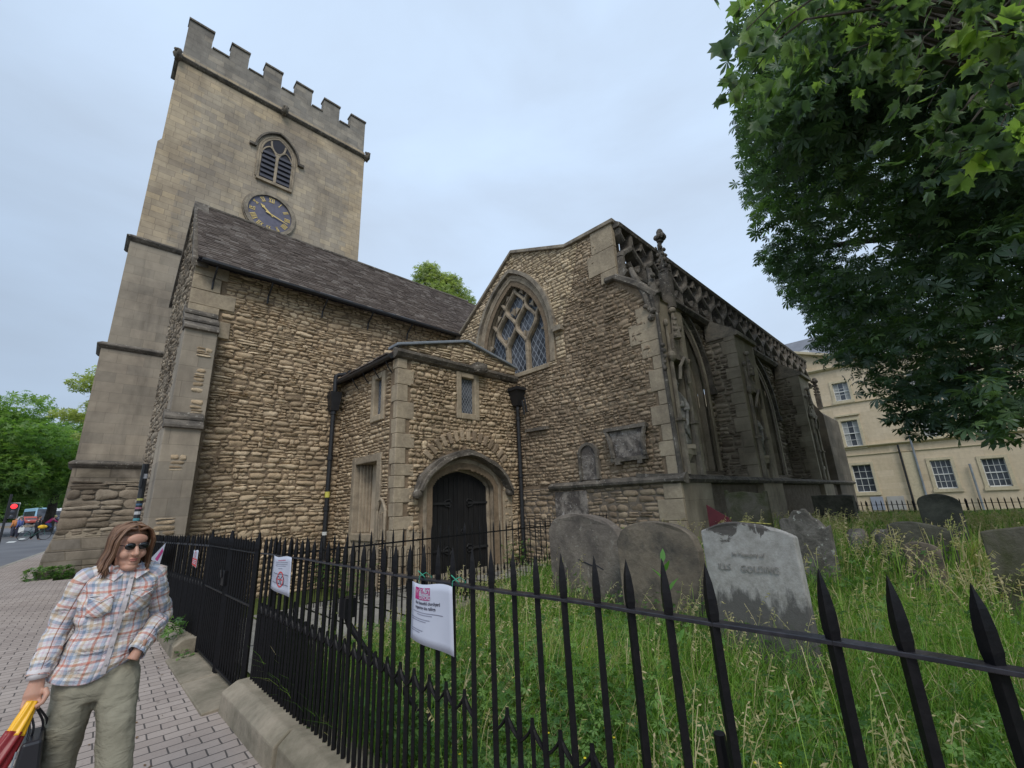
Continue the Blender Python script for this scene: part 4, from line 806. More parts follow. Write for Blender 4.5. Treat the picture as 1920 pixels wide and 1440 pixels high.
statue(((n0+n1)/2, BY+.1, 2.73), 'robed stone statue in the canopied niche of the buttress nearest the porch', R_(-25))
# pinnacle beside parapet
def pinnacle(x, y, z0, z1, name, parent):
    m = MB(); w = .1
    m.box(x-w, x+w, y-w, y+w, z0, z0+(z1-z0)*.45)
    zz = z0+(z1-z0)*.45; m.lathe(x, y, [(w*1.3, zz), (w*1.3, zz+.05), (w*.8, zz+.08), (w*.6, z1-.42), (w*.5, z1-.36), (w*.85, z1-.34), (w*.85, z1-.3), (w*.6, z1-.25)], 8)
    for k in range(4):
        for s_ in range(4):
            a = math.pi/4+s_*math.pi/2; m.ball((x+.1*math.cos(a), y+.1*math.sin(a), zz+.15+k*.16), (.045, .045, .05), 6, 5)
    for s_ in range(6): a = s_*math.pi/3; m.ball((x+.1*math.cos(a), y+.1*math.sin(a), z1-.2), (.07, .07, .09), 6, 5)
    m.ball((x, y, z1-.1), (.1, .1, .12), 8, 6); return m.build(name, K['trim'], parent, jit=.045)
pinnacle(9.16, 3.98, 5.9, 7.98, 'pinnacle', church)
t = MB(); t.tube([(8.5, 4.0, 5.6), (8.47, 4.0, 5.95), (8.5, 4.02, 6.3), (8.6, 4.1, 6.75)], [.07, .12, .09, .06], 8); t.tube([(8.46, 4.12, 5.7), (8.44, 4.2, 6.1), (8.5, 4.4, 6.6), (8.6, 4.55, 7.0)], [.06, .08, .08, .05], 8)
for k in range(7): t.ball((8.43+random.uniform(-.03, .05), 3.98+random.uniform(-.05, .25), 5.5+k*.16), random.uniform(.05, .09), 7, 5)
for k in range(5): t.ball((8.44, 3.95, 4.3+k*.13), random.uniform(.035, .07), 6, 5)
t.tube([(8.46, 3.97, 2.1), (8.46, 3.97, 4.3), (8.46, 3.98, 5.6)], [.05, .045, .04], 8); t.build('carved_shaft', K['trim'], b1, jit=.03)
# openwork parapet
pz0, pz1 = 6.98, 8.3
par = MB(); par.prism([(SY-.22, 6.82), (SY-.3, 6.92), (SY-.3, 6.98), (SY-.16, 7.08), (SY+.12, 7.08), (SY+.12, 6.82)], GX+.02, 26.3, 'X'); par.prism([(SY-.22, 8.22), (SY-.26, 8.3), (SY-.1, 8.42), (SY+.1, 8.38), (SY+.12, 8.22)], GX+.02, 26.3, 'X')
prp = par.build('openwork_parapet', K['trim'], church, jit=.02)
ow = MB(); pit = 1.04; x = GX+.12
def ob(pts, w): bar(ow, pts, w*1.25, ax='Y', val=SY-.04, d0=-.16, d1=.17)
while x < 26:
    ob([(x, 7.05), (x, 7.4)], .11)
    up = scurve((x, 7.4), (x+pit/2, 7.92)); dn = scurve((x+pit/2, 7.92), (x+pit, 7.4)); dn = [(x+pit-(q[0]-x), q[1]) for q in up][::-1]
    ob(up, .12); ob([(q[0], q[1]) for q in dn], .12); ob([(x+pit/2, 7.92), (x+pit/2, 8.26)], .11)
    ob([(x+pit*.5+.24*math.cos(a), 7.42+.24*math.sin(a)) for a in np.linspace(-2.9, .0, 8)], .07); ob([(x, 8.25), (x+.02, 8.05), (x+.16, 7.9)], .07); ob([(x+pit, 8.25), (x+pit-.02, 8.05), (x+pit-.16, 7.9)], .07)
    x += pit
ow.build('pierced_tracery', K['trim'], prp)
# further buttresses
b2, m0, m1 = buttress(13.35, 15.0, 6.35, seed=81, nichew=.55)
t = MB(); t.add([(13.3, BY-.12, 6.3), (15.05, BY-.12, 6.3), (15.05, BY-.12, 6.42), (13.3, BY-.12, 6.42), (13.3, SY-.1, 7.1), (15.05, SY-.1, 7.1), (15.05, SY-.1, 6.3), (13.3, SY-.1, 6.3)], [(0, 1, 2, 3), (3, 2, 5, 4), (4, 5, 6, 7), (0, 3, 4, 7), (1, 2, 5, 6), (0, 1, 6, 7)]); t.build('buttress_cap', K['trim_mid'], b2, jit=.02)
niche(b2, m0, m1, church); statue(((m0+m1)/2, BY+.1, 2.73), 'weathered robed statue in the niche of the middle buttress, further from the porch', R_(-20), 1.4)
b3, q0, q1 = buttress(20.4, 21.9, 6.35, seed=91, nichew=.5)
t = MB(); t.add([(20.35, BY-.12, 6.3), (21.95, BY-.12, 6.3), (21.95, BY-.12, 6.42), (20.35, BY-.12, 6.42), (20.35, SY-.1, 7.1), (21.95, SY-.1, 7.1), (21.95, SY-.1, 6.3), (20.35, SY-.1, 6.3)], [(0, 1, 2, 3), (3, 2, 5, 4), (4, 5, 6, 7), (0, 3, 4, 7), (1, 2, 5, 6), (0, 1, 6, 7)]); t.build('buttress_cap', K['trim_mid'], b3, jit=.02)
niche(b3, q0, q1, church)
b4 = MB(); b4.box(23.4, 26.55, BY-.02, SY+.3, -.2, 5.0); b4.add([(23.4, BY-.02, 5.0), (26.55, BY-.02, 5.0), (26.55, SY, 5.9), (23.4, SY, 6.9), (26.55, SY+.3, 5.9), (23.4, SY+.3, 6.9), (26.55, SY+.3, 5.0), (23.4, SY+.3, 5.0)], [(0, 1, 2, 3), (3, 2, 4, 5), (0, 3, 5, 7), (1, 2, 4, 6)]); b4o = b4.build('end_buttress', K['ash_shade'], church)
pinnacle(25.6, 4.4, 5.6, 7.2, 'pinnacle', church)
ar = MB(); ar.add([(GX+.3, SY+.3, 7.05), (26.3, SY+.3, 7.05), (26.3, 8.4, 8.9), (GX+.3, 8.4, 8.9), (26.3, NY+.4, 7.0), (GX+.3, NY+.4, 7.0)], [(0, 1, 2, 3), (3, 2, 4, 5)]); ar.build('aisle_roof', K['lead'], church)
# ================================================================== ground
def sst(a, b, x): t = np.clip((x-a)/(b-a), 0, 1); return t*t*(3-2*t)
def base_h(x, y): return .016*np.maximum(0, y-8)
def yard_h(x, y):
    x = np.asarray(x, float); y = np.asarray(y, float)
    h = .13+.60*sst(1.4, 10, x)*sst(8.2, 4.6, y+0*x)+.06*np.sin(x*1.9+y)*np.sin(y*1.3-x*.7)*sst(1.5, 3, x)
    return h
def grid(name, xs, ys, hf, mat, kind='structure', mask=None):
    X, Y_ = np.meshgrid(xs, ys, indexing='ij'); Z = hf(X, Y_); V = np.stack([X, Y_, Z], -1).reshape(-1, 3); nx, ny = len(xs), len(ys)
    i, j = np.meshgrid(np.arange(nx-1), np.arange(ny-1), indexing='ij'); a = (i*ny+j).ravel(); F = np.stack([a, a+ny, a+ny+1, a+1], -1)
    if mask is not None:
        c = V[F].mean(1); F = F[mask(c[:, 0], c[:, 1])]
    o = np_mesh(name, V, F, mat, smooth=True); tag(o, kind=kind); return o
grid('ground', np.concatenate([np.linspace(-900, -60, 8), np.linspace(-50, 60, 23), np.linspace(80, 900, 8)]), np.concatenate([np.linspace(-300, -20, 6), np.linspace(-10, 200, 43), np.linspace(250, 1500, 10)]), lambda x, y: base_h(x, y)-.16, K['earth'])
yard = grid('churchyard_ground', np.linspace(1.5, 26, 99), np.linspace(-14, 11.4, 103), yard_h, K['earth'], mask=lambda x, y: ~((x < 4.9) & (y > 5.3)) & ~((x > 1.4) & (y > 8.3)))
def kx(y): return -1.72+.108*(y-24)
# pavement: strip between road kerb and railings
def strip(name, f0, f1, ys, hf, mat, n=6, dz=0):
    V = []; F = []
    for y in ys:
        for k in range(n+1):
            x = f0(y)+(f1(y)-f0(y))*k/n; V.append((x, y, float(hf(x, y))+dz))
    for i in range(len(ys)-1):
        for k in range(n): a = i*(n+1)+k; F.append((a, a+1, a+n+2, a+n+1))
    o = np_mesh(name, np.array(V), np.array(F), mat); tag(o, kind='structure'); return o
strip('pavement', lambda y: kx(y)+.13, lambda y: 1.9 if y < 18 else -.2 if y < 30 else 30, list(np.linspace(-12, 17.9, 31))+list(np.linspace(18, 29.9, 13))+list(np.linspace(30, 60, 8)), base_h, K['pave'])
strip('kerb', lambda y: kx(y)-.03, lambda y: kx(y)+.13, np.linspace(-12, 120, 90), base_h, K['kerb'], 1, .004)
kf = MB()
for y in np.linspace(-12, 118, 66): kf.add([(kx(y)-.03, y, float(base_h(0, y))+.004), (kx(y+2)-.03, y+2, float(base_h(0, y+2))+.004), (kx(y+2)-.05, y+2, float(base_h(0, y+2))-.14), (kx(y)-.05, y, float(base_h(0, y))-.14)], [(0, 1, 2, 3)])
tag(kf.build('kerb_face', K['kerb']), kind='structure')
strip('road', lambda y: -26, lambda y: kx(y)-.04, np.linspace(-12, 260, 100), base_h, K['asphalt'], 8, -.11)
for (px, py, l, w) in ((32, 1012, 2.6, .16), (52, 1004, 3, .16), (10, 1018, 2.2, .2)):
    d = ray(px, py); t = -1.65/d.z if d.z < 0 else 50
    y = 40
    for _ in range(30): t = (float(base_h(0, y))-.1-EYE)/d.z; y = d.y*t
    x = d.x*t; m = MB(); z0, z1 = float(base_h(0, y))-.104, float(base_h(0, y+l))-.104; m.add([(x, y, z0), (x+w*2, y, z0), (x+w*2, y+l, z1), (x, y+l, z1)], [(0, 1, 2, 3)]); tag(m.build('road_marking', K['paint_w']), kind='structure')
v = MB()
for k in range(10): y = 74+k*6; v.add([(-26, y, float(base_h(0, y))-.06), (kx(y)-3.4, y, float(base_h(0, y))-.06), (kx(y)-3.4, y+6, float(base_h(0, y+6))-.06), (-26, y+6, float(base_h(0, y+6))-.06)], [(0, 1, 2, 3)])
# flagged path from gate to porch door
pf = MB(); rgf = random.Random(6)
def path_box(x0, x1, y0, y1, z): pf.add([(x0, y0, z), (x1, y0, z), (x1, y1, z), (x0, y1, z)], [(0, 1, 2, 3)])
x = 1.53
while x < 8.4:
    w = rgf.uniform(.5, .8); y = 5.25
    while y < 8.5:
        h = rgf.uniform(.5, .9); y1 = min(y+h, 8.5); z = .06+.02*x+rgf.uniform(0, .006); path_box(x+.008, min(x+w, 8.45)-.008, y+.008, y1-.008, z); y += h
    x += w
tag(pf.build('path', K['flag']), kind='structure')
pu = MB(); pu.add([(1.52, 5.2, .03), (8.5, 5.2, .19), (8.5, 8.5, .19), (1.52, 8.5, .03)], [(0, 1, 2, 3)]); tag(pu.build('path_bed', K['earth']), kind='structure')
st_ = MB(); st_.box(5.4, 7.9, 8.02, 8.5, 0, .27); tag(st_.build('door_step', K['plinth'], bevel=.015), 'worn stone step in front of the black porch door', 'step')

# ================================================================== railings
def spear(mb, x, y, z0, zr, zt, w=.0115, ang=0, lean=(0, 0)):
    # square bar standing corner-on with a long leaf point above the rail
    prof = [(z0, w), (zr+.012, w), (zr+.035, w*1.22), (zr+.075, w*1.18), (zr+.115, w*.88), (zt-.022, w*.4), (zt, w*.04)]
    vs = []
    for z, r in prof:
        q = (z-z0)/(zt-z0)
        for k in range(4): a = math.pi/4*0+ang+k*math.pi/2; vs.append((x+r*1.3*math.cos(a)+lean[0]*q, y+r*1.3*math.sin(a)+lean[1]*q, z))
    fs = [(i*4+k, i*4+(k+1) % 4, (i+1)*4+(k+1) % 4, (i+1)*4+k) for i in range(len(prof)-1) for k in range(4)]; fs.append((0, 3, 2, 1)); mb.add(vs, fs)
FX = 1.38
rr = random.Random(12)
fence = thing('iron_railing', 'black spear-topped iron railing on a stone kerb, nearest section in front of the headstones', 'railing', (FX, 2, 0), 'black iron railings round the churchyard')
rl = MB(); ys = np.linspace(-3.6, 5.02, 40)
vs = []; fs = []
for i, y in enumerate(ys):
    dz = .004*math.sin(y*2.1)+.002*math.sin(y*7)
    for (a, b) in ((-.021, -.0055), (.021, -.0055), (.021, .0055), (-.021, .0055)): vs.append((FX+a+.003*math.sin(y*3), y, 1.295+b+dz))
for i in range(len(ys)-1):
    for k in range(4): fs.append((i*4+k, i*4+(k+1) % 4, i*4+4+(k+1) % 4, i*4+4+k))
rl.add(vs, fs); rl.build('top_rail', K['rail'], fence, bevel=.002)
for k in range(-24, 36):
    if k == 3: continue
    y = .04+.14*k
    b = MB(); spear(b, FX, y, .2 if y < 4 else .15, 1.29, 1.46+rr.uniform(-.008, .008), .0118, rr.uniform(-.15, .15), (rr.uniform(-.008, .008), rr.uniform(-.011, .011))); b.build('railing_bar', K['iron'], fence)
hl = MB(); hl.box(FX-.012, FX+.012, .44, .475, 1.3005, 1.3035); hl.build('empty_bar_socket', K['louvre'], fence)
def dogbar(y, yn0, yn1, x, zt, par, zb):
    b = MB(); spear(b, x, y, zb, zt-.12, zt, .0085, 0)
    for s_, yy in ((1, yn1), (-1, yn0)):
        pts = [(x, y+(yy-y)*t, zt-.015-(.085)*(t**.55) if t < 1 else zt-.1) for t in (0, .1, .25, .45, .7, 1.0)]
        b.tube(pts, [(.004, .004), (.008, .006), (.010, .006), (.011, .006), (.009, .006), (.008, .005)], 6)
    b.build('dog_bar', K['iron'], par)
for k in range(-24, 35):
    y = .11+.14*k
    if k in (11, 6, 5, 4): continue
    dogbar(y, y-.07, y+.07, FX, .865, fence, .2)
def stay(x, y, z, par, dx=.42, dy=-.42, r=.017):
    b = MB(); b.tube([(x, y, z), (x+.03, y-.02, z-.1), (x+.1, y+dy*.3, z-.24), (x+dx*.6, y+dy*.6, z-.42), (x+dx, y+dy, z-.72), (x+dx*1.05, y+dy, z-.95)], [r*1.2, r*1.2, r, r, r, r], 8); b.box(x-.02, x+.05, y-.05, y+.05, z-.05, z+.07); b.build('raking_stay', K['iron'], par)
stay(FX+.02, 3.12, 1.02, fence); b = MB(); b.tube([(FX+.04, .66, 1.0), (FX+.05, .66, .86), (FX+.09, .63, .6), (FX+.2, .6, .3)], [.016, .02, .02, .02], 8); b.build('raking_stay', K['iron'], fence)
# plinth stones
def plinth(x0, x1, y0, y1, z, lab, ch=.07, grp='long kerb stones under the railings'):
    m = MB(); m.prism([(x0, -.15), (x1, -.15), (x1, z), (x0+ch*1.6, z), (x0+.01, z-ch)], y0+.004, y1-.004, 'Y'); o = m.build('kerb_stone', K['plinth'], None, bevel=.012, jit=.022); tag(o, lab, 'kerb stone', grp); return o
for i, (y0, y1, x0) in enumerate(((3.62, 5.04, 1.17), (2.3, 3.6, 1.19), (.9, 2.28, 1.19), (-.8, .88, 1.19), (-2.6, -.82, 1.19))):
    plinth(x0, 1.56, y0, y1, .22+.012*i, ['broad chamfered kerb stone beside the gate, end face towards the brick paving', 'chamfered kerb stone next along from the gate, under the railing', 'chamfered kerb stone at the bottom edge of the picture', 'kerb stone under the nearest railing bars', 'kerb stone under the railing beyond the frame'][i])
for i, (y0, y1) in enumerate(((7.25, 8.5), (8.52, 9.6), (9.62, 10.6))):
    plinth(1.1-.03*i, 1.4, y0, y1, .2, ['mossy kerb stone just beyond the gate with weeds growing from it', 'kerb stone in the middle of the railing beyond the gate', 'kerb stone against the foot of the nave buttress'][i])
for i, (y0, y1) in enumerate(((5.06, 6.1), (6.12, 7.23))):
    m = MB(); m.prism([(1.05, -.1), (1.5, -.1), (1.5, .035), (1.05, .02)], y0, y1, 'Y'); tag(m.build('threshold_slab', K['plinth'], None, bevel=.01, jit=.01), ['flat stone slab under the near half of the gate', 'flat stone slab under the far half of the gate'][i], 'slab', 'threshold slabs under the gate')
# gate
gate = thing('churchyard_gate', 'closed black iron gate with close-set spear bars between the two stretches of stone kerb', 'gate', (1.35, 6.1, .04))
gf = MB(); gf.box(1.335, 1.375, 5.1, 7.2, 1.285, 1.297); gf.box(1.34, 1.37, 5.1, 7.2, .06, .085); gf.box(1.34, 1.37, 5.1, 7.2, .8, .82); gf.build('gate_frame', K['iron'], gate, bevel=.003)
for y in (5.08, 6.14, 6.2, 7.22):
    b = MB(); spear(b, 1.355, y, .03, 1.3, 1.5, .019); b.build('gate_stile', K['iron'], gate)
for k in range(21):
    y = 5.17+k*.1
    if abs(y-6.17) < .05: continue
    b = MB(); spear(b, 1.355, y, .07, 1.29, 1.45 if k % 2 == 0 else .93, .0095); b.build('gate_bar', K['iron'], gate)
lk = MB(); lk.box(1.31, 1.4, 6.12, 6.24, .9, 1.06); lk.tube([(1.33, 6.3, 1.03), (1.3, 6.24, 1.06), (1.3, 6.2, .98)], .012, 6); lk.build('lock_box', K['iron'], gate, bevel=.006)
# far stretch
fence2 = thing('iron_railing', 'black spear-topped iron railing between the gate and the nave buttress, dense in perspective', 'railing', (1.2, 9, 0), 'black iron railings round the churchyard')
def fx2(y): return 1.345-.075*(y-7.25)
m = MB(); m.tube([(fx2(y), y, 1.29-.02*(y-7.25)/3.4) for y in (7.22, 8.5, 10.62)], .016, 4); m.build('top_rail', K['rail'], fence2)
for k in range(25):
    y = 7.32+.138*k; b = MB(); spear(b, fx2(y), y, .19, 1.27, 1.455-.004*k, .0118, 0, (rr.uniform(-.006, .006), rr.uniform(-.008, .008))); b.build('railing_bar', K['iron'], fence2)
for k in range(24): y = 7.39+.138*k; dogbar(y, y-.07, y+.07, fx2(y), .87, fence2, .19)
# railing along the south side of the path, up to the aisle wall
fence3 = thing('iron_railing', 'thin black iron railing crossing in front of the porch door', 'railing', (5, 5.4, .3), 'black iron railings round the churchyard')
A3, B3 = Vector((1.5, 5.0)), Vector((8.4, 5.75))
m = MB(); m.tube([(A3.x, A3.y, 1.26), (B3.x, B3.y, 1.27)], .013, 4); m.tube([(A3.x, A3.y, .28), (B3.x, B3.y, .42)], .01, 4); m.build('top_rail', K['iron'], fence3)
n3 = 46
for k in range(n3):
    p = A3.lerp(B3, k/(n3-1)); post = k in (17, 33); b = MB(); spear(b, p.x, p.y, .2, 1.25, 1.43, .0095 if not post else .018); b.build('railing_bar', K['iron'], fence3)
    if k < n3-1 and k < 34: q = A3.lerp(B3, (k+.5)/(n3-1)); dogbar(q.y, q.y-.02, q.y+.02, q.x, .80, fence3, .22)
m = MB()
for k in range(8):
    p = A3.lerp(B3, k/8); q = A3.lerp(B3, (k+1)/8); y0 = p.y-.02; m.add([(p.x, p.y-.14, .05), (q.x-.02, q.y-.14, .05), (q.x-.02, q.y+.14, .05), (p.x, p.y+.14, .05), (p.x, p.y-.14, .33+.02*k), (q.x-.02, q.y-.14, .34+.02*k), (q.x-.02, q.y+.14, .34+.02*k), (p.x, p.y+.14, .33+.02*k)], [(0, 1, 2, 3), (4, 5, 6, 7), (0, 1, 5, 4), (1, 2, 6, 5), (2, 3, 7, 6), (3, 0, 4, 7)])
tag(m.build('path_kerb_wall', K['trim_mid'], None, bevel=.02, jit=.03), 'low mossy stone kerb wall along the path under the thin railing', 'low wall')
# low hooped railing by the porch
hoop = thing('hooped_railing', 'low thin hoop-topped iron railing beside the side wall of the porch', 'railing', (4.6, 7.6, .1))
HA, HB = Vector((3.0, 8.15)), Vector((5.45, 7.75))
for k in range(24):
    p = HA.lerp(HB, k/23); q = HA.lerp(HB, (k+.45)/23); b = MB(); zt = .86+(.06 if k % 2 else 0); b.tube([(p.x, p.y, .08), (p.x, p.y, zt), (p.x+.01, p.y, zt+.04), ((p.x+q.x)/2, q.y, zt+.055), (q.x-.01, q.y, zt+.04), (q.x, q.y, zt), (q.x, q.y, .08)], .006, 5); b.build('hoop_bar', K['iron'], hoop)
b = MB(); b.tube([(HA.x, HA.y, .78), (HB.x, HB.y, .79)], .008, 5); b.tube([(HA.x, HA.y, .2), (HB.x, HB.y, .22)], .008, 5); b.build('hoop_rail', K['iron'], hoop)
# far railing on the east boundary
fence4 = thing('iron_railing', 'distant black iron railing on a low wall in front of the yellow stone building', 'railing', (22, 0, .6), 'black iron railings round the churchyard')
m = MB(); m.tube([(22, 3.7, 1.1), (22, -6, 1.08)], .012, 4); m.tube([(22, 3.7, .55), (22, -6, .55)], .012, 4); m.build('top_rail', K['iron'], fence4)
for k in range(62):
    y = 3.66-k*.152; b = MB(); spear(b, 22, y, .5, 1.1, 1.27, .012 if k % 9 != 4 else .024); b.build('railing_bar', K['iron'], fence4)
m = MB(); m.box(21.85, 22.15, -6, 3.75, -.1, .62); tag(m.build('boundary_wall', K['trim_mid'], None, jit=.02), 'low stone wall carrying the distant railing', 'low wall')

# ================================================================== headstones
def headstone(name, label, X, yl, yr, zt_l, zt_r, crown, mat, th=.11, zb=0, kind='seg', tilt=0, lean=0, grp='weathered headstones standing in the long grass'):
    # face towards -X; yl > yr ; crown = rise of the top
    pts = []; n = 20; w = yl-yr
    for i in range(n+1):
        t = i/n; y = yl-w*t; z = zt_l+(zt_r-zt_l)*t
        if kind == 'seg': z += crown*(1-(2*t-1)**2)
        elif kind == 'round': z += crown*math.sqrt(max(0, 1-(2*t-1)**2))
        elif kind == 'shoulder': z += crown*(math.sqrt(max(0, 1-((t-.5)/.36)**2)) if abs(t-.5) < .36 else 0)+(0 if .1 < t < .9 else -.03)
        elif kind == 'scroll': z += crown*(.5+.5*math.cos((t-.5)*7.5))*(1 if abs(t-.5) < .42 else .3)+.05*abs(math.sin(t*14))
        elif kind == 'cyma': z += crown*(.5+.5*math.cos((2*t-1)*math.pi))*.5+(.06 if t < .06 or t > .94 else 0)
        pts.append((y, z))
    zbt = zb-.3
    P = pts+[(yr+.01, zbt), (yl-.01, zbt)]
    m = MB(); m.prism(P, X-th/2, X+th/2, 'X')
    c, s_ = math.cos(tilt), math.sin(tilt); yc = (yl+yr)/2
    m.v = [(x+(z-zb)*lean, yc+(y-yc)*c-(z-zb)*s_, zb+(z-zb)*c+(y-yc)*s_) for x, y, z in m.v]
    o = m.build(name, mat, None, bevel=.012, jit=.024); tag(o, label, 'headstone', grp); return o
K['gs1'] = m_dirty('brown_grey_headstone', (.23, .195, .16), (.13, .11, .095), 2.2, (.42, .62), (.27, .24, .20), .6)
K['gs2'] = m_dirty('umber_headstone', (.22, .18, .135), (.09, .08, .068), 2.0, (.44, .62), None, .5)
# pale headstone: light face, black growth along the top and in the lower half
M = Mt('pale_lichened_headstone', .92, .2); p = M.pos(); g = M.n('ShaderNodeNewGeometry'); sp = M.n('ShaderNodeSeparateXYZ'); M.l(g.outputs['Position'], sp.inputs[0]); z = sp.outputs[2]
nz = M.noise(p, 6, 7, .65, .6); nz2 = M.noise(M.pos(scale=(1, 1, .45)), 5, 7, .7)
lowb = M.math('ADD', M.math('MULTIPLY', M.math('SUBTRACT', 1.02, z), 3.4), M.math('MULTIPLY', M.math('SUBTRACT', nz2, .5), 2.6)); topb = M.math('ADD', M.math('MULTIPLY', M.math('SUBTRACT', z, 1.315), 9.0), M.math('MULTIPLY', M.math('SUBTRACT', nz, .52), 5.5))
fl = M.ramp(lowb, [(.30, 0), (.62, 1)]); ft = M.ramp(topb, [(.36, 0), (.6, 1)])
c = M.ramp(M.noise(p, 14, 8, .7), [(.3, (.25, .235, .21)), (.7, (.43, .41, .385))]); c = M.mix(M.math('MULTIPLY', fl, .9), c, (.085, .08, .075)); c = M.mix(M.math('MULTIPLY', ft, .85), c, (.06, .05, .045))
M.col(c); M.bump(M.noise(p, 30, 8, .7), .45, .012); K['gs3'] = M.m
K['gs4'] = m_dirty('grey_speckled_headstone', (.22, .20, .175), (.11, .10, .085), 5, (.42, .6), (.40, .39, .34), .6)
K['gs5'] = m_dirty('dark_green_headstone', (.12, .115, .09), (.05, .05, .04), 3, (.4, .65), None, .5)
K['gs6'] = m_dirty('mossy_headstone', (.12, .11, .085), (.06, .065, .03), 2.5, (.4, .6), None, .5)
SX = 4.45
h1 = headstone('headstone', 'large brown-grey round-topped headstone with a crack, leftmost of the three big headstones', 4.9, 4.30, 3.13, 1.28, 1.20, .26, K['gs1'], .14, .2, 'round')
h2 = headstone('headstone', 'dark brown arched headstone in the middle of the three big headstones', 4.6, 3.0, 2.05, 1.20, 1.14, .25, K['gs2'], .12, .2, 'round', 0, .01)
h3 = headstone('headstone', 'pale lichened headstone with black staining and worn carved lettering, rightmost of the three big headstones', 4.05, 1.77, 1.04, 1.37, 1.33, .08, K['gs3'], .12, .25, 'seg', 0, -.015)
cr_ = MB(); cr_.tube([(4.9-.075, y, z) for y, z in ((3.8, .93), (3.7, .9), (3.6, .87), (3.52, .875), (3.42, .83))], .008, 5); cr_.build('crack', K['louvre'], h1)
ye = MB()
for i in range(16): ye.ball((4.05-.03+random.uniform(0, .05), 1.46-i*.017, 1.434-.0012*abs(i-3)), (.022, .016, .004), 6, 4)
ye.build('yellow_lichen', m_plain('yellow_lichen', (.34, .31, .09), .9, .1), h3, jit=.01)
headstone('headstone', 'small grey headstone with a scrolled wavy top behind the pale headstone', 6.6, 1.86, 1.32, 1.3, 1.22, .16, K['gs4'], .1, .4, 'scroll')
headstone('headstone', 'tall greenish headstone with shaped shoulders leaning by the base of the aisle buttress', 8.9, 3.35, 2.62, 1.7, 1.66, .07, K['gs6'], .12, .4, 'cyma')
headstone('headstone', 'dark round-topped headstone against the far railing', 9.2, .66, .2, 1.44, 1.40, .14, K['gs5'], .12, .6, 'round')
headstone('headstone', 'broad mossy headstone on the right with a yellow-green lower half', 6.0, .06, -.85, 1.24, 1.27, .06, K['gs6'], .12, .4, 'seg', 0, .02)
headstone('headstone', 'grey leaning slab of headstone half buried at the right edge', 7.6, .9, .3, 1.2, 1.16, .06, K['gs5'], .1, .4, 'seg')
headstone('headstone', 'dark square block of a tomb at the far corner of the church', 16.5, 3.55, 2.55, 1.55, 1.52, .02, K['gs5'], .5, .6, 'seg')
headstone('headstone', 'low brown round-topped headstone almost lost in the long grass', 6.9, .72, .42, 1.0, .97, .07, K['gs2'], .1, .4, 'round')
for i in range(3):
    m = MB(); y = 1.3-i*.3; m.tube([(8.0, y, .4), (8.0, y, 1.05), (8.0, y, 1.13)], [.14, .14, .09], 10); tag(m.build('stone_stump', K['gs4'], None, jit=.03), ['left of three short rounded stones in a row in the grass', 'middle of three short rounded stones in a row in the grass', 'right of three short rounded stones in a row in the grass'][i], 'stone', 'short rounded stones in a row')
m = MB(); m.prism([(3.32, .6), (2.95, .6), (2.95, 1.28), (3.32, 1.52)], 7.9, 7.93, 'X'); tag(m.build('red_board', m_plain('red_board', (.11, .022, .028), .6), None), 'small dark red triangular board behind the pale headstone', 'board')
# incised inscription on the pale stone
def text(name, s, size, M4, mat, parent, ext=.0006, align='LEFT', sx=1, bold=0):
    cu = bpy.data.curves.new(name, 'FONT'); cu.body = s; cu.size = size; cu.extrude = ext; cu.align_x = align; cu.offset = bold; cu.resolution_u = 3
    t = bpy.data.objects.new('tmp', cu); C.objects.link(t); bpy.context.view_layer.update(); me = bpy.data.meshes.new_from_object(t.evaluated_get(bpy.context.evaluated_depsgraph_get())); bpy.data.objects.remove(t)
    me.transform(M4 @ Matrix.Diagonal((sx, 1, 1, 1))); me.materials.clear(); me.materials.append(mat); me.name = name; return link(name, me, parent)
def faceW(x, y, z): # text plane on a face looking to -X: text right -> -Y, up -> +Z, out -> -X
    return Matrix(((0, 0, -1, x), (-1, 0, 0, y), (0, 1, 0, z), (0, 0, 0, 1)))
ins = m_plain('cut_lettering_shadow', (.245, .23, .21), .95, .1, 0, .45, 30)
for (s, sz_, y, z) in (('ILLS', .07, 1.65, 1.06), ('GOLDING', .07, 1.47, 1.055), ('In Memory of', .05, 1.52, 1.17)): text('inscription', s, sz_, faceW(4.05-.062+(-.015)*(z-.25), y, z), ins, h3, .0015, sx=.9)
0 and text('inscription', 'IN MEMORY', .06, faceW(4.6-.063+.009, 2.86, 1.02), m_plain('faint_lettering', (.13, .11, .085), .95), h2, .001)

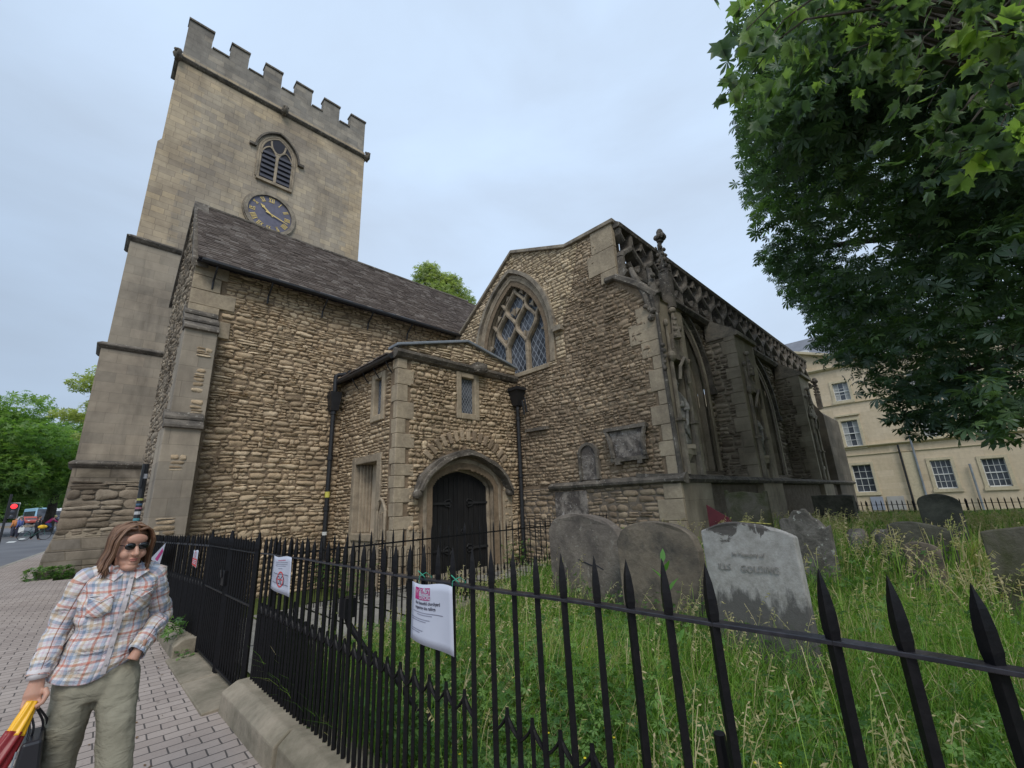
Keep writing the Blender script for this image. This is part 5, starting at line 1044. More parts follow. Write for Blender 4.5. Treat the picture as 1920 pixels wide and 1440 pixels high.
# ================================================================== notices on the railings
K['paper'] = m_plain('laminated_paper', (.50, .52, .60), .35, .4, 0, .03); K['mag'] = m_plain('magenta_print', (.42, .02, .16), .5, .3, 0, .05); K['ink'] = m_plain('black_print', (.05, .05, .08), .6); K['ink2'] = m_plain('grey_print', (.22, .22, .28), .6); K['redp'] = m_plain('red_print', (.55, .05, .05), .5); K['twine'] = m_plain('green_twine', (.05, .30, .2), .7)
def sheet(name, label, y0, y1, z0, z1, x, curl=.02, bow=.0):
    n = 10; V = []; m = 8
    for i in range(n+1):
        for j in range(m+1):
            u = i/n; v = j/m; y = y0+(y1-y0)*u; z = z0+(z1-z0)*v-.008*math.sin(u*6)*(v)+(.03*(1-u) if v == 0 else .03*(1-u)*(1-v)) ; xx = x-curl*math.sin(u*4.6+.4)*(.35+.65*(1-v))-bow*(1-v); V.append((xx, y, z))
    F = [(i*(m+1)+j, (i+1)*(m+1)+j, (i+1)*(m+1)+j+1, i*(m+1)+j+1) for i in range(n) for j in range(m)]
    mb = MB(); mb.add(V, F); o = mb.build(name, K['paper'], None, smooth=True); mo = o.modifiers.new('solid', 'SOLIDIFY'); mo.thickness = .0015; mo.offset = -1 if False else 0; tag(o, label, 'notice', 'paper notices tied to the railing')
    f = lambda u, v: (x-curl*math.sin(u*4.6+.4)*(.35+.65*(1-v))-bow*(1-v), y0+(y1-y0)*u, z0+(z1-z0)*v-.008*math.sin(u*6)*v+.03*(1-u)*(1-v))
    return o, f
def patch(o, f, u0, u1, v0, v1, mat, name, d=.0022, n=6):
    mb = MB(); V = []
    for i in range(n+1):
        for v in (v0, v1): p = f(u0+(u1-u0)*i/n, v); V.append((p[0]-d, p[1], p[2]))
    mb.add(V, [(2*i, 2*i+2, 2*i+3, 2*i+1) for i in range(n)]); return mb.build(name, mat, o)
def ttext(o, f, s, size, u, v, mat, sx=.85, wrap=True, d=.0026, bold=0):
    t = text('printed_text', s, size, faceW(0, 0, 0), mat, o, .0001, sx=sx, bold=bold); H0 = abs(f(0, 0)[1]-f(1, 0)[1]); V0 = abs(f(.5, 0)[2]-f(.5, 1)[2])
    for vt in t.data.vertices:
        p = f(u+(-vt.co.y)/H0, v+vt.co.z/V0); vt.co = (p[0]-d-(.0002 if vt.co.x < 0 else 0), p[1], p[2])
    return t
o1, f1 = sheet('notice', 'white laminated church notice with a magenta square logo, tied to the rail nearest the camera', 2.165, 1.825, 1.01-.02, 1.285, FX-.046, .016)
patch(o1, f1, .12, .49, .73, .94, K['mag'], 'logo_panel')
for s, sz_, u, v in (('St Mary', .034, .235, .865), ('Magdalen', .026, .235, .805), ('OXFORD', .028, .235, .745)): ttext(o1, f1, s, sz_, u, v, K['paper'], .82, d=.0040, bold=.0005)
ttext(o1, f1, 'M', .05, .135, .79, m_plain('pale_pink_print', (.6, .3, .42), .5), .7, d=.0034)
ttext(o1, f1, 'Enjoy the beautiful churchyard'[6:], .0215, .14, .655, K['ink'], .93, bold=.0004); ttext(o1, f1, 'repairing the railings', .0215, .14, .575, K['ink'], .93, bold=.0004)
for v, u0, u1 in ((.51, .08, .78), (.475, .2, .55), (.40, .03, .5), (.365, .03, .42), (.21, .03, .35), (.175, .03, .28)): patch(o1, f1, u0, u1, v, v+.012, K['ink2'], 'small_print')
for y, z in ((2.13, 1.3), (1.84, 1.3)):
    t = MB(); t.tube([(FX-.03, y, z-.03), (FX-.035, y-.01, z+.01), (FX, y-.02, z+.025), (FX+.03, y-.03, z), (FX-.01, y-.035, z-.015), (FX-.03, y-.05, z+.01), (FX-.05, y-.02, z+.04)], .0025, 5); t.build('twine_tie', K['twine'], o1)
o2, f2 = sheet('notice', 'white notice with a crossed-out bicycle picture hanging on the middle of the railing', 4.50, 4.06, 1.0, 1.30, FX-.042, .012)
patch(o2, f2, .32, .7, .885, .91, m_plain('pink_print', (.5, .18, .26), .5), 'title_line')
for v, u0, u1 in ((.83, .18, .82), (.78, .2, .8), (.73, .2, .72), (.66, .38, .58)): patch(o2, f2, u0, u1, v, v+.014, K['ink2'], 'small_print')
for v in (.5, .24): patch(o2, f2, .12, .88, v, v+.012, K['ink'], 'railing_drawing')
for i in range(14): patch(o2, f2, .14+i*.055, .147+i*.055, .2, .54, K['ink2'], 'railing_drawing', n=1)
def circ(o, f, cu, cv, r, w, mat, d=.003, H=.44, V_=.3):
    mb = MB(); V = []; n = 24
    for i in range(n+1):
        a = 2*math.pi*i/n
        for q in (r-w, r+w): p = f(cu+q*math.cos(a)/H, cv+q*math.sin(a)/V_); V.append((p[0]-d, p[1], p[2]))
    mb.add(V, [(2*i, 2*i+2, 2*i+3, 2*i+1) for i in range(n)]); return mb.build('drawn_circle', mat, o)
circ(o2, f2, .42, .34, .034, .004, K['ink']); circ(o2, f2, .62, .34, .034, .004, K['ink']); circ(o2, f2, .52, .37, .06, .006, K['redp'], .0036); patch(o2, f2, .42, .62, .35, .375, K['redp'], 'drawn_slash', .004)
o3, f3 = sheet('notice', 'small white sign with a prohibition symbol over a red panel on the gate', 7.84, 7.52, 1.0, 1.22, 1.27, .002)
patch(o3, f3, .04, .96, .03, .5, K['redp'], 'red_panel'); circ(o3, f3, .5, .74, .04, .006, K['redp'], .003, .32, .22)
for v in (.36, .26, .16): patch(o3, f3, .15, .85, v, v+.045, K['paper'], 'small_print', .004)
m = MB(); a = onX(1.05, 292, 1060); P = [onX(1.05, 283, 1048), onX(1.05, 312, 1018), onX(1.05, 300, 1060)]
m.prism(P, 1.04, 1.045, 'X'); o4 = m.build('notice', K['paper'], None); tag(o4, 'pointed white folded notice with a magenta patch, half hidden behind the woman', 'notice', 'paper notices tied to the railing')
Q = [onX(1.039, 291, 1048), onX(1.039, 305, 1028), onX(1.039, 306, 1034), onX(1.039, 295, 1052)]; m = MB(); m.prism(Q, 1.036, 1.039, 'X'); m.build('logo_panel', K['mag'], o4)
# thin stickered post
post = thing('sign_post', 'thin black post covered in small stickers beside the nave corner', 'post', (.74, 10, 0)); m = MB(); m.tube([(.74, 10, 0), (.74, 10, 2.6)], .045, 10); pp = m.build('pole', K['pipe'], post); 
for z, h, c_ in ((2.35, .08, (.4, .4, .42)), (1.98, .035, (.35, .33, .1)), (1.9, .03, (.06, .12, .2)), (1.84, .03, (.3, .12, .16)), (1.75, .05, (.4, .4, .4)), (1.65, .04, (.08, .25, .28))): m = MB(); m.tube([(.74, 10, z), (.74, 10, z+h)], .0465, 10); m.build('sticker', m_plain('sticker', c_, .5), pp)
m = MB(); m.box(.69, .72, 9.93, 10.07, 2.2, 2.6); m.build('sign_plate', K['pipe'], post)
# ================================================================== foliage builders
def rotmats(n, rg, zbias=0.0, tilt=1.0):
    az = rg.uniform(0, 2*np.pi, n); ti = np.abs(rg.normal(0, tilt, n)); sp = rg.uniform(0, 2*np.pi, n)
    def Rz(a): c, s = np.cos(a), np.sin(a); M_ = np.zeros((len(a), 3, 3)); M_[:, 0, 0] = c; M_[:, 0, 1] = -s; M_[:, 1, 0] = s; M_[:, 1, 1] = c; M_[:, 2, 2] = 1; return M_
    def Rx(a): c, s = np.cos(a), np.sin(a); M_ = np.zeros((len(a), 3, 3)); M_[:, 1, 1] = c; M_[:, 1, 2] = -s; M_[:, 2, 1] = s; M_[:, 2, 2] = c; M_[:, 0, 0] = 1; return M_
    return Rz(az) @ Rx(ti) @ Rz(sp)
def scatter(name, TV, TF, P, Rm, sc, mat, parent, rg, tint=None, smooth=False):
    n = len(P); V = np.einsum('nij,kj->nki', Rm, TV)*sc[:, None, None]+P[:, None, :]; F = TF[None]+(np.arange(n)*len(TV))[:, None, None]
    t = rg.random(n) if tint is None else tint
    return np_mesh(name, V.reshape(-1, 3), F.reshape(-1, TF.shape[1]), mat, parent, smooth, {'tint': np.repeat(t, len(TV))})
# leaf shapes
LQ = np.array([(0, 0, 0), (.22, .45, .03), (0, 1, -.06), (-.22, .45, .03)]); LQF = np.array([(0, 1, 2, 3)])
SP = []; SPF = []          # a sprig of five simple leaves
for i, (a, l) in enumerate(((-1.9, .8), (-.95, .95), (0, 1.05), (.95, .95), (1.9, .8))):
    c, s = math.cos(a), math.sin(a)
    for (x, y, z) in ((0, 0.05, 0), (.19, .5, .02), (0, 1, -.12), (-.19, .5, .02)): SP.append(((x*c-y*s)*l, (x*s+y*c)*l, z*l))
    SPF.append(tuple(range(i*4, i*4+4)))
SP = np.array(SP); SPF = np.array(SPF)
CH = []; CHF = []          # horse-chestnut leaf: drooping leaflets broadest near the tip
for i, (a, l) in enumerate(((-2.1, .62), (-1.3, .85), (-.6, 1.0), (0, 1.08), (.6, 1.0), (1.3, .85), (2.1, .62))):
    c, s = math.cos(a), math.sin(a); k = len(CH)
    for (x, y, z) in ((0, 0, 0), (.10, .4, -.02), (.16, .72, -.14), (0, 1, -.38), (-.16, .72, -.14), (-.10, .4, -.02)): CH.append(((x*c-y*s)*l, (x*s+y*c)*l, z*l))
    CHF += [(k, k+1, k+2, k+5), (k+5, k+2, k+3, k+4)]
CH = np.array(CH); CHF = np.array(CHF)
# plane leaf (five pointed lobes), folded a little along the midrib
ml = [(0, 0), (.12, .04), (.42, -.06), (.36, .12), (.62, .30), (.46, .36), (.60, .66), (.34, .58), (.26, .66), (.16, .84), (0, 1.1)]
MLV = [(x, y, -.16*abs(x)-.12*y*y) for x, y in ml]+[(-x, y, -.16*abs(x)-.12*y*y) for x, y in ml[1:-1]]+[(0, .4, .03), (0, .75, -.03)]
n_ = len(ml); MLF = []; cI = len(MLV)-2; c2 = cI+1
def li(i): return i if i < n_ else i
R1 = list(range(n_)); L1_ = [0]+[n_+i for i in range(n_-2)]+[n_-1]
for side in (R1, L1_):
    for i in range(0, n_-1): MLF.append((side[i], side[i+1], cI if i < 7 else c2, cI) if i >= 7 else (side[i], side[i+1], cI, cI))
MLV = np.array(MLV); MLF3 = []
for f in MLF: q = []; [q.append(v) for v in f if v not in q]; MLF3.append(tuple(q[:3]) if len(q) == 3 else None) or None
tri = []
for f in MLF:
    q = []
    for v in f:
        if v not in q: q.append(v)
    if len(q) == 3: tri.append(q)
    else: tri += [[q[0], q[1], q[2]], [q[0], q[2], q[3]]]
MLT = np.array(tri)
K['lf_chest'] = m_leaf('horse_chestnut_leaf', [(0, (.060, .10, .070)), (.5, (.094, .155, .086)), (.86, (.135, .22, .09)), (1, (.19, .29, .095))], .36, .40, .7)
K['lf_plane'] = m_leaf('plane_leaf', [(0, (.09, .14, .085)), (.55, (.15, .22, .10)), (.8, (.21, .30, .10)), (1, (.40, .52, .12))], .55, .4, .45)
K['lf_far'] = m_leaf('street_tree_leaf', [(0, (.09, .17, .06)), (.5, (.17, .28, .08)), (1, (.32, .42, .14))], .45)
K['lf_far2'] = m_leaf('yellowish_tree_leaf', [(0, (.24, .28, .10)), (.5, (.38, .41, .15)), (1, (.50, .50, .22))], .5)
K['lf_gard'] = m_leaf('light_tree_leaf', [(0, (.20, .25, .12)), (.5, (.32, .37, .18)), (1, (.48, .50, .27))], .4)
K['bark'] = m_dirty('tree_bark', (.10, .085, .065), (.05, .045, .035), 4, (.4, .6), None, .8)
def limbs(mb, root, tips, r0, rg):
    for t in tips:
        p0 = Vector(root); p3 = Vector(t); d = p3-p0; mid = p0+d*.45+Vector((rg.uniform(-.1, .1), rg.uniform(-.1, .1), .12))*d.length
        pts = [p0*(1-s)**2+mid*2*s*(1-s)+p3*s*s for s in [i/7 for i in range(8)]]; mb.tube(pts, [r0*(1-.85*i/7) for i in range(8)], 7)
def tree(name, label, cat, base, trunk_h, r, blobs, n, size, leafT, leafF, mat, seed, group=None, shell=.55, tilt=.8, keep=None, lod=1, trunk=True):
    rg = np.random.default_rng(seed); o = thing(name, label, cat, base, group)
    B = np.array([b[:3] for b in blobs]); RR = np.array([b[3:] if len(b) > 4 else (b[3],)*3 for b in blobs]); wgt = (RR[:, 0]*RR[:, 1]*RR[:, 2])**.67; wgt = wgt/wgt.sum()
    idx = rg.choice(len(B), n, p=wgt); d = rg.normal(0, 1, (n, 3)); d /= np.linalg.norm(d, axis=1)[:, None]
    rad = (shell+(1-shell)*rg.random(n)**.6)*(1+rg.normal(0, .07, n)); P = B[idx]+d*RR[idx]*rad[:, None]
    if keep is not None: m = keep(P); P = P[m]; idx = idx[m]; d = d[m]
    nn = len(P); Rm = rotmats(nn, rg, tilt=tilt); sc = size*rg.uniform(.7, 1.25, nn)
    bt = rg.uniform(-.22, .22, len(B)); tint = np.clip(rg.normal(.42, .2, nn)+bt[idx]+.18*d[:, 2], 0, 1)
    scatter('crown', leafT, leafF, P, Rm, sc, mat, o, rg, tint)
    if trunk:
        mb = MB(); rnd = random.Random(seed); b = Vector(base); top = b+Vector((0, 0, trunk_h))
        mb.tube([b-Vector((0, 0, .3)), b+Vector((r*.1, 0, trunk_h*.4)), top], [r*1.25, r*.9, r*.75], 12); limbs(mb, top, [tuple(B[i]) for i in rg.choice(len(B), min(len(B), 12), replace=False)], r*.5, rnd); mb.build('trunk', K['bark'], o, jit=.05)
    return o
# ---- horse chestnut on the right: crown of drooping boughs
rgc = np.random.default_rng(5); blobs = []
poly = [(1369, -400), (1368, 0), (1372, 60), (1366, 200), (1388, 285), (1396, 370), (1422, 450), (1402, 486), (1446, 516), (1478, 560), (1512, 590), (1520, 620), (1515, 660), (1572, 690), (1595, 745), (1640, 765), (1650, 802), (1690, 812), (1742, 836), (1800, 820), (1850, 832), (1905, 850), (1960, 852), (4000, 900), (4000, -4000), (1300, -4000)]
PXs = np.array(poly, float)
def in_poly(x, y):
    c = np.zeros(len(x), bool); n = len(PXs); j = n-1
    for i in range(n):
        xi, yi = PXs[i]; xj, yj = PXs[j]; m = ((yi > y) != (yj > y)) & (x < (xj-xi)*(y-yi)/(yj-yi+1e-9)+xi); c ^= m; j = i
    return c
cc = np.array([13.0, -3.6, 9.2]); cr3 = np.array([8.4, 8.2, 7.6])
while len(blobs) < 150:
    d = rgc.normal(0, 1, 3); d /= np.linalg.norm(d); rr_ = rgc.uniform(.55, 1.0); c = cc+d*cr3*rr_
    if c[2] < 3.0 or c[0] < 3.6: continue
    a, b, dep = proj(c[None])
    if dep[0] > 0 and not in_poly(a+rgc.uniform(-40, 0), b)[0]: continue
    s_ = rgc.uniform(.8, 1.7); blobs.append((c[0], c[1], c[2], s_*1.15, s_*1.15, s_*.62))
# boughs along the visible rim so the outline is lumpy and leafy
for (px, py, dist, s_) in ((1450, 60, 9, .8), (1430, 200, 9.5, .8), (1440, 300, 9.5, .7), (1460, 400, 10, .7), (1480, 480, 10.5, .6), (1540, 540, 11, .7), (1570, 610, 11, .6), (1600, 670, 10.5, .5), (1660, 730, 10, .5), (1700, 775, 9.5, .5), (1750, 790, 9.5, .5), (1820, 780, 9, .5), (1890, 800, 8.5, .5), (1900, 740, 8.5, .6), (1800, 700, 9.5, .7), (1700, 640, 10, .8), (1850, 600, 9, .8), (1620, 540, 10.5, .8), (1700, 450, 9.5, .9), (1800, 500, 9, .9), (1900, 480, 8.5, .9), (1560, 420, 10, .8), (1540, 300, 9.5, .8), (1600, 200, 9, .9), (1520, 150, 9, .8), (1700, 300, 9, 1), (1800, 380, 9, 1), (1900, 300, 8.5, 1), (1650, 90, 8.5, 1), (1800, 150, 8.5, 1), (1900, 80, 8.5, 1)):
    d = ray(px, py).normalized(); c = Vector((0, 0, EYE))+d*dist; blobs.append((c.x, c.y, c.z, s_, s_, s_*.6))
def keepc(P):
    a, b, dep = proj(P); out = (dep < 0) | (b < -60) | (a > 1990); j = rgc.normal(0, 6, (2, len(P)))
    m = out | in_poly(a+j[0], b+j[1]); m &= ~((P[:, 0] > 8.2) & (P[:, 1] > 3.6) & (P[:, 2] < 8.6)); return m
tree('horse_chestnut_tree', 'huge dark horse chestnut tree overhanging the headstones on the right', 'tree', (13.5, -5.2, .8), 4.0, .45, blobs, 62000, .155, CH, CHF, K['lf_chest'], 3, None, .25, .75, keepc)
# ---- overhanging plane branch close to the camera
pl = thing('plane_tree_branch', 'bright green plane tree branches with big pointed leaves hanging in the top right corner', 'branch', (5.2, -.6, 4.4))
rgp_ = np.random.default_rng(8); P = []; tw = MB(); TT = []
seeds = [(1385, 20, 3.3, 6), (1400, 55, 3.2, 6), (1420, 105, 3.3, 7), (1435, 25, 3.6, 8), (1405, 145, 3.3, 5), (1470, 60, 3.9, 10), (1500, 140, 4.0, 8), (1540, 40, 4.2, 12), (1560, 130, 4.4, 9), (1610, 50, 4.2, 12), (1640, 130, 4.3, 8), (1690, 40, 4.4, 12), (1720, 110, 4.2, 10), (1700, 190, 3.9, 4), (1740, 200, 3.9, 6), (1780, 60, 4.2, 12), (1740, 280, 3.9, 4), (1770, 250, 4.0, 7), (1850, 80, 4.0, 12), (1830, 190, 4.2, 9), (1900, 140, 4.0, 10), (1870, 250, 4.3, 9), (1745, 330, 3.9, 1), (1800, 300, 4.0, 5), (1900, 30, 4.0, 10), (1560, 10, 4.2, 12), (1450, -30, 4, 10), (1700, -40, 4.2, 14), (1850, -60, 4.2, 14), (1980, 60, 4.2, 14), (2050, 180, 4.2, 12)]
root = Vector((9.6, -5.4, 6.4)); hub = Vector((6.0, -1.4, 5.2))
for (px, py, dist, k) in seeds:
    d = ray(px, py).normalized(); c = Vector((0, 0, EYE))+d*dist
    s_ = c+Vector((rgp_.uniform(.1, .3), rgp_.uniform(-.3, -.1), rgp_.uniform(.2, .4))); TT.append(s_)
    tw.tube([s_, s_.lerp(c, .5)+Vector((0, 0, .05)), c], [.006, .004, .003], 5)
    for _ in range(int(k*1.6) if k > 2 else k): P.append((c.x+rgp_.normal(0, .10*(1 if k > 2 else .02)), c.y+rgp_.normal(0, .09 if k > 2 else .02), c.z+rgp_.normal(0, .10 if k > 2 else .02)))
limbs(tw, hub, TT, .035, random.Random(3)); tw.tube([root, root.lerp(hub, .5)+Vector((0, 0, .3)), hub], [.12, .09, .05], 8); tw.build('branch', K['bark'], pl)
P = np.array(P); n = len(P)
# hanging leaves: tip down, blade facing sideways with scatter
az = rgp_.uniform(0, 2*np.pi, n); ti = rgp_.uniform(1.9, 3.0, n); ca, sa, ct, st2_ = np.cos(az), np.sin(az), np.cos(ti), np.sin(ti)
Y1 = np.stack([ca*st2_, sa*st2_, ct], -1); Z1 = np.cross(Y1, rgp_.normal(0, 1, (n, 3))); Z1 /= np.linalg.norm(Z1, axis=1)[:, None]; X1 = np.cross(Y1, Z1); RmP = np.stack([X1, Y1, Z1], -1)
scatter('leaves', MLV, MLT, P, RmP, rgp_.uniform(.07, .135, n), K['lf_plane'], pl, rgp_, np.clip(rgp_.normal(.5, .3, n), 0, 1))
# ---- street trees on the left and tree behind the nave
def blobtree(cx, cy, cz, rx, rz, k, seed):
    rg = np.random.default_rng(seed); out = []
    while len(out) < k:
        d = rg.normal(0, 1, 3); d /= np.linalg.norm(d); r = rg.uniform(.3, .85); s_ = rg.uniform(.28, .45)
        out.append((cx+d[0]*rx*r, cy+d[1]*rx*r, cz+d[2]*rz*r, rx*s_, rx*s_, rx*s_*.75))
    return out
def at(px, py, y): q = hit(1, y, px, py); return q
for i, (px, py, y, rx, rz, n, lab, mt, lsz) in enumerate(((25, 846, 62, 6.6, 5.2, 15000, 'broad green street tree over the traffic light at the left edge', 'lf_far', .34), (110, 866, 70, 6.0, 5.4, 14000, 'dark green street tree between the left-edge tree and the church tower', 'lf_far', .34), (-130, 838, 60, 7, 5.6, 9000, 'green street tree at the far left beyond the road', 'lf_far', .36))):
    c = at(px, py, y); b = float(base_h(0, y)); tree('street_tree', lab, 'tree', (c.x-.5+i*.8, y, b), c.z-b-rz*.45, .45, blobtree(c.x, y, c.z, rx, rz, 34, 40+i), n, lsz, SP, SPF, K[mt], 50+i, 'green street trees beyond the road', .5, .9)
c = at(158, 800, 46); tree('street_tree', 'sparse yellow-green tree with bare branches showing beside the tower', 'tree', (c.x+2.4, 46, .6), 6, .25, [(c.x+.1, 46, c.z+3.3, 1.6, 1.6, .8), (c.x+1.6, 46, c.z+4.4, 1.8, 1.5, .9), (c.x-.6, 46, c.z+.8, 1.5, 1.3, .5), (c.x+1, 46, c.z+1.6, 1.6, 1.3, .6), (c.x+2.2, 46, c.z+.4, 1.5, 1.4, .7), (c.x+1.2, 46.5, c.z-.8, 1.6, 1.2, .5), (c.x+3, 46, c.z+2.8, 2, 2, 1)], 2600, .27, SP, SPF, K['lf_far2'], 60, None, .2, .9)
for i in range(7):    # wood closing the far end of the street
    pass
c = at(820, 540, 30); cx = c.x
tree('garden_tree', 'light green tree top rising behind the nave roof', 'tree', (cx+.6, 30, .3), 13, .4, [(q[0]*1.0+.2, q[1], q[2]+.75)+tuple(w*1.15 for w in q[3:]) for q in [(cx-1.5, 30, c.z-.2, 1.0, 1.0, 1.3), (cx-.9, 30, c.z+.6, .75, .9, .7), (cx+.6, 30, c.z-.4, 1.5, 1.3, 1.2), (cx+1.3, 30, c.z+.35, .9, 1, .6), (cx+2.3, 30, c.z-1.3, 1.4, 1.3, 1.2), (cx-.6, 30, c.z-2.2, 2, 2, 1.5), (cx+2, 30, c.z-3.2, 2.4, 2, 1.6), (cx-1.2, 31, c.z-3.6, 2.2, 2, 1.4), (cx+.2, 30, c.z+.1, .7, .7, .8)]], 9000, .24, SP, SPF, K['lf_gard'], 71, None, .2, .9)
hedge = MB()
rgh = np.random.default_rng(77); n = 16000; P = np.stack([rgh.uniform(-40, 20, n), rgh.uniform(165, 185, n), rgh.uniform(0, 1, n)], -1); P[:, 2] = 2.2+P[:, 2]**.8*(9+2*np.sin(P[:, 0]*.4)+1.5*np.sin(P[:, 0]*1.1)); far = scatter('far_trees', SP, SPF, P, rotmats(n, rgh, tilt=.9), rgh.uniform(.7, 1.2, n), K['lf_far'], None, rgh, np.clip(rgh.normal(.3, .2, n), 0, 1)); tag(far, 'mass of distant green trees closing the end of the street', 'far trees', None, 'stuff')

# ================================================================== grass, weeds
K['grass'] = m_leaf('long_grass', [(0, (.07, .155, .026)), (.35, (.165, .31, .045)), (.7, (.30, .45, .085)), (.86, (.44, .38, .19)), (1, (.60, .49, .32))], .38, .55, .3)
K['weed'] = m_leaf('nettle_leaf', [(0, (.045, .11, .028)), (.6, (.09, .19, .04)), (1, (.18, .30, .07))], .3, .5, .35)
def yard_ok(x, y):
    m = (x > 1.45) & (y < np.where(x < 8.3, 4.75+.09*(x-1.5), 3.75)); 
    return m
def blades(name, n, xr, yr, hh, ww, seed, straw, mat='grass', lean=.35, clump=1.0):
    rg = np.random.default_rng(seed); x = rg.uniform(*xr, n*2); y = rg.uniform(*yr, n*2); den = .5+.5*np.sin(x*2.3+np.sin(y*3)*1.5)*np.sin(y*2.7+x*.8); m = yard_ok(x, y) & (rg.random(n*2) < .45+.55*den*clump); x = x[m][:n]; y = y[m][:n]; n = len(x)
    z = yard_h(x, y)-.02; h = rg.uniform(*hh, n)*(.65+.5*(.5+.5*np.sin(x*1.7+y*1.1)))*np.where(x > 8, np.clip(1.25-.07*(x-4), .5, 1), 1); w = rg.uniform(*ww, n); a = rg.uniform(0, 2*np.pi, n); wind = .9; lx = np.cos(a)*lean*rg.random(n)*1.6+.10; ly = np.sin(a)*lean*rg.random(n)*1.6-.12
    pa = a+np.pi/2+rg.normal(0, .6, n); T = [0, .38, .72, 1.0]; W_ = [1, .85, .55, .05]; V = np.zeros((n, 8, 3))
    for i, (t, q) in enumerate(zip(T, W_)):
        cx = x+lx*h*t**2; cy = y+ly*h*t**2; cz = z+h*(t-.35*(lx**2+ly**2)**.5*t*t)
        V[:, 2*i, 0] = cx+np.cos(pa)*w*q/2; V[:, 2*i, 1] = cy+np.sin(pa)*w*q/2; V[:, 2*i+1, 0] = cx-np.cos(pa)*w*q/2; V[:, 2*i+1, 1] = cy-np.sin(pa)*w*q/2; V[:, 2*i, 2] = cz; V[:, 2*i+1, 2] = cz
    TF = np.array([(0, 1, 3, 2), (2, 3, 5, 4), (4, 5, 7, 6)]); F = TF[None]+(np.arange(n)*8)[:, None, None]
    patch_ = .5+.5*np.sin(x*1.3+2*np.sin(y*.9))*np.cos(y*1.6-x*.4); t = np.clip(rg.normal(.33, .16, n)+.18*(patch_-.5), 0, .78); st_ = rg.random(n) < straw*(.4+1.2*patch_); t = np.where(st_, rg.uniform(.8, 1, n), t)
    return np_mesh(name, V.reshape(-1, 3), F.reshape(-1, 4), K[mat], None, False, {'tint': np.repeat(t, 8)})
g1 = blades('long_grass', 58000, (1.45, 6.5), (-1.6, 5.2), (.22, .52), (.0035, .009), 1, .17, lean=.62); tag(g1, 'long uncut green grass with straw stems filling the churchyard', 'grass', None, 'stuff')
g2 = blades('long_grass', 42000, (5.5, 21.8), (-6, 4.8), (.28, .6), (.008, .018), 2, .36, lean=.6); tag(g2, 'long dry grass on the rising ground further back in the churchyard', 'grass', None, 'stuff')
# flowering grass stalks with drooping seed heads
def stalks(n, xr, yr, seed, s=1.0):
    rg = np.random.default_rng(seed); V = []; F = []; T = []; k = 0; cnt = 0
    while cnt < n:
        x, y = rg.uniform(*xr), rg.uniform(*yr)
        if not yard_ok(np.array([x]), np.array([y]))[0]: continue
        if rg.random() > .08+.92*max(0, math.sin(x*1.9+1.2*math.sin(y*1.7))*math.cos(y*2.3+x*.6))**.7: continue
        cnt += 1; z = float(yard_h(x, y)); h = rg.uniform(.42, .78)*(1 if x < 8 else max(.42, 1-.07*(x-8))); a = rg.normal(-.8, 1.1); l = rg.uniform(.1, .45); tint = rg.uniform(.8, 1)
        pts = [Vector((x+math.cos(a)*l*h*t**2.2, y+math.sin(a)*l*h*t**2.2, z+h*t-.35*l*h*t**4)) for t in (0, .4, .7, .85, 1)]; w = .0016*s
        side = Vector((-math.sin(a), math.cos(a), 0))
        for i in range(4): V += [pts[i]-side*w, pts[i]+side*w, pts[i+1]+side*w, pts[i+1]-side*w]; F.append((k, k+1, k+2, k+3)); k += 4; T += [.7 if i < 2 else tint]*4
        for j in range(11):      # spikelets
            t = .72+.28*j/10+rg.normal(0, .01); i = 3 if t > .85 else 2; f = (t-(.7, .85)[i-2])/.15; p = pts[i].lerp(pts[i+1], f); q = p+Vector((math.cos(a+rg.normal(0, .9))*rg.uniform(.012, .03), math.sin(a+rg.normal(0, .9))*rg.uniform(.012, .03), rg.uniform(-.022, .015)))*s
            u = Vector((rg.normal(), rg.normal(), rg.normal())).normalized()*.0042*s; V += [p, (p+q)/2+u, q, (p+q)/2-u]; F.append((k, k+1, k+2, k+3)); k += 4; T += [tint]*4
    return np_mesh('seeding_grass', np.array([tuple(v) for v in V]), np.array(F), K['grass'], None, False, {'tint': T})
tag(stalks(1000, (1.5, 6), (-1.5, 4.9), 4, 1.1), 'straw-coloured seed heads of tall grass near the railing', 'grass', None, 'stuff'); tag(stalks(2300, (5, 18), (-5, 4.4), 5, 1.8), 'straw-coloured seed heads of tall grass further back', 'grass', None, 'stuff')
# low broad-leaved weeds and ivy at the railing foot, beside the stones and on kerb edges
rgw = np.random.default_rng(31); P = []; S_ = []
def weeds(n, xr, yr, zr, s):
    for _ in range(n): x, y = rgw.uniform(*xr), rgw.uniform(*yr); P.append((x, y, float(yard_h(x, y))+rgw.uniform(*zr))); S_.append(rgw.uniform(.6, 1.2)*s)
weeds(6500, (1.5, 3.0), (1.7, 4.8), (.05, .34), .042); weeds(2200, (1.5, 5), (-.8, 3.2), (.1, .38), .04); weeds(700, (2.5, 4.2), (1.2, 4.8), (0, .22), .05); weeds(900, (1.5, 3.5), (-.8, 1.6), (0, .2), .05); weeds(500, (3.6, 4.9), (1.0, 4.2), (0, .3), .05); weeds(3200, (1.6, 7), (-1, 4.5), (.12, .45), .048); weeds(300, (6.8, 8.3), (3.8, 5.6), (.1, .45), .07)
def weedsz(n, xr, yr, zr, s):
    for _ in range(n): P.append((rgw.uniform(*xr), rgw.uniform(*yr), rgw.uniform(*zr))); S_.append(rgw.uniform(.6, 1.2)*s)
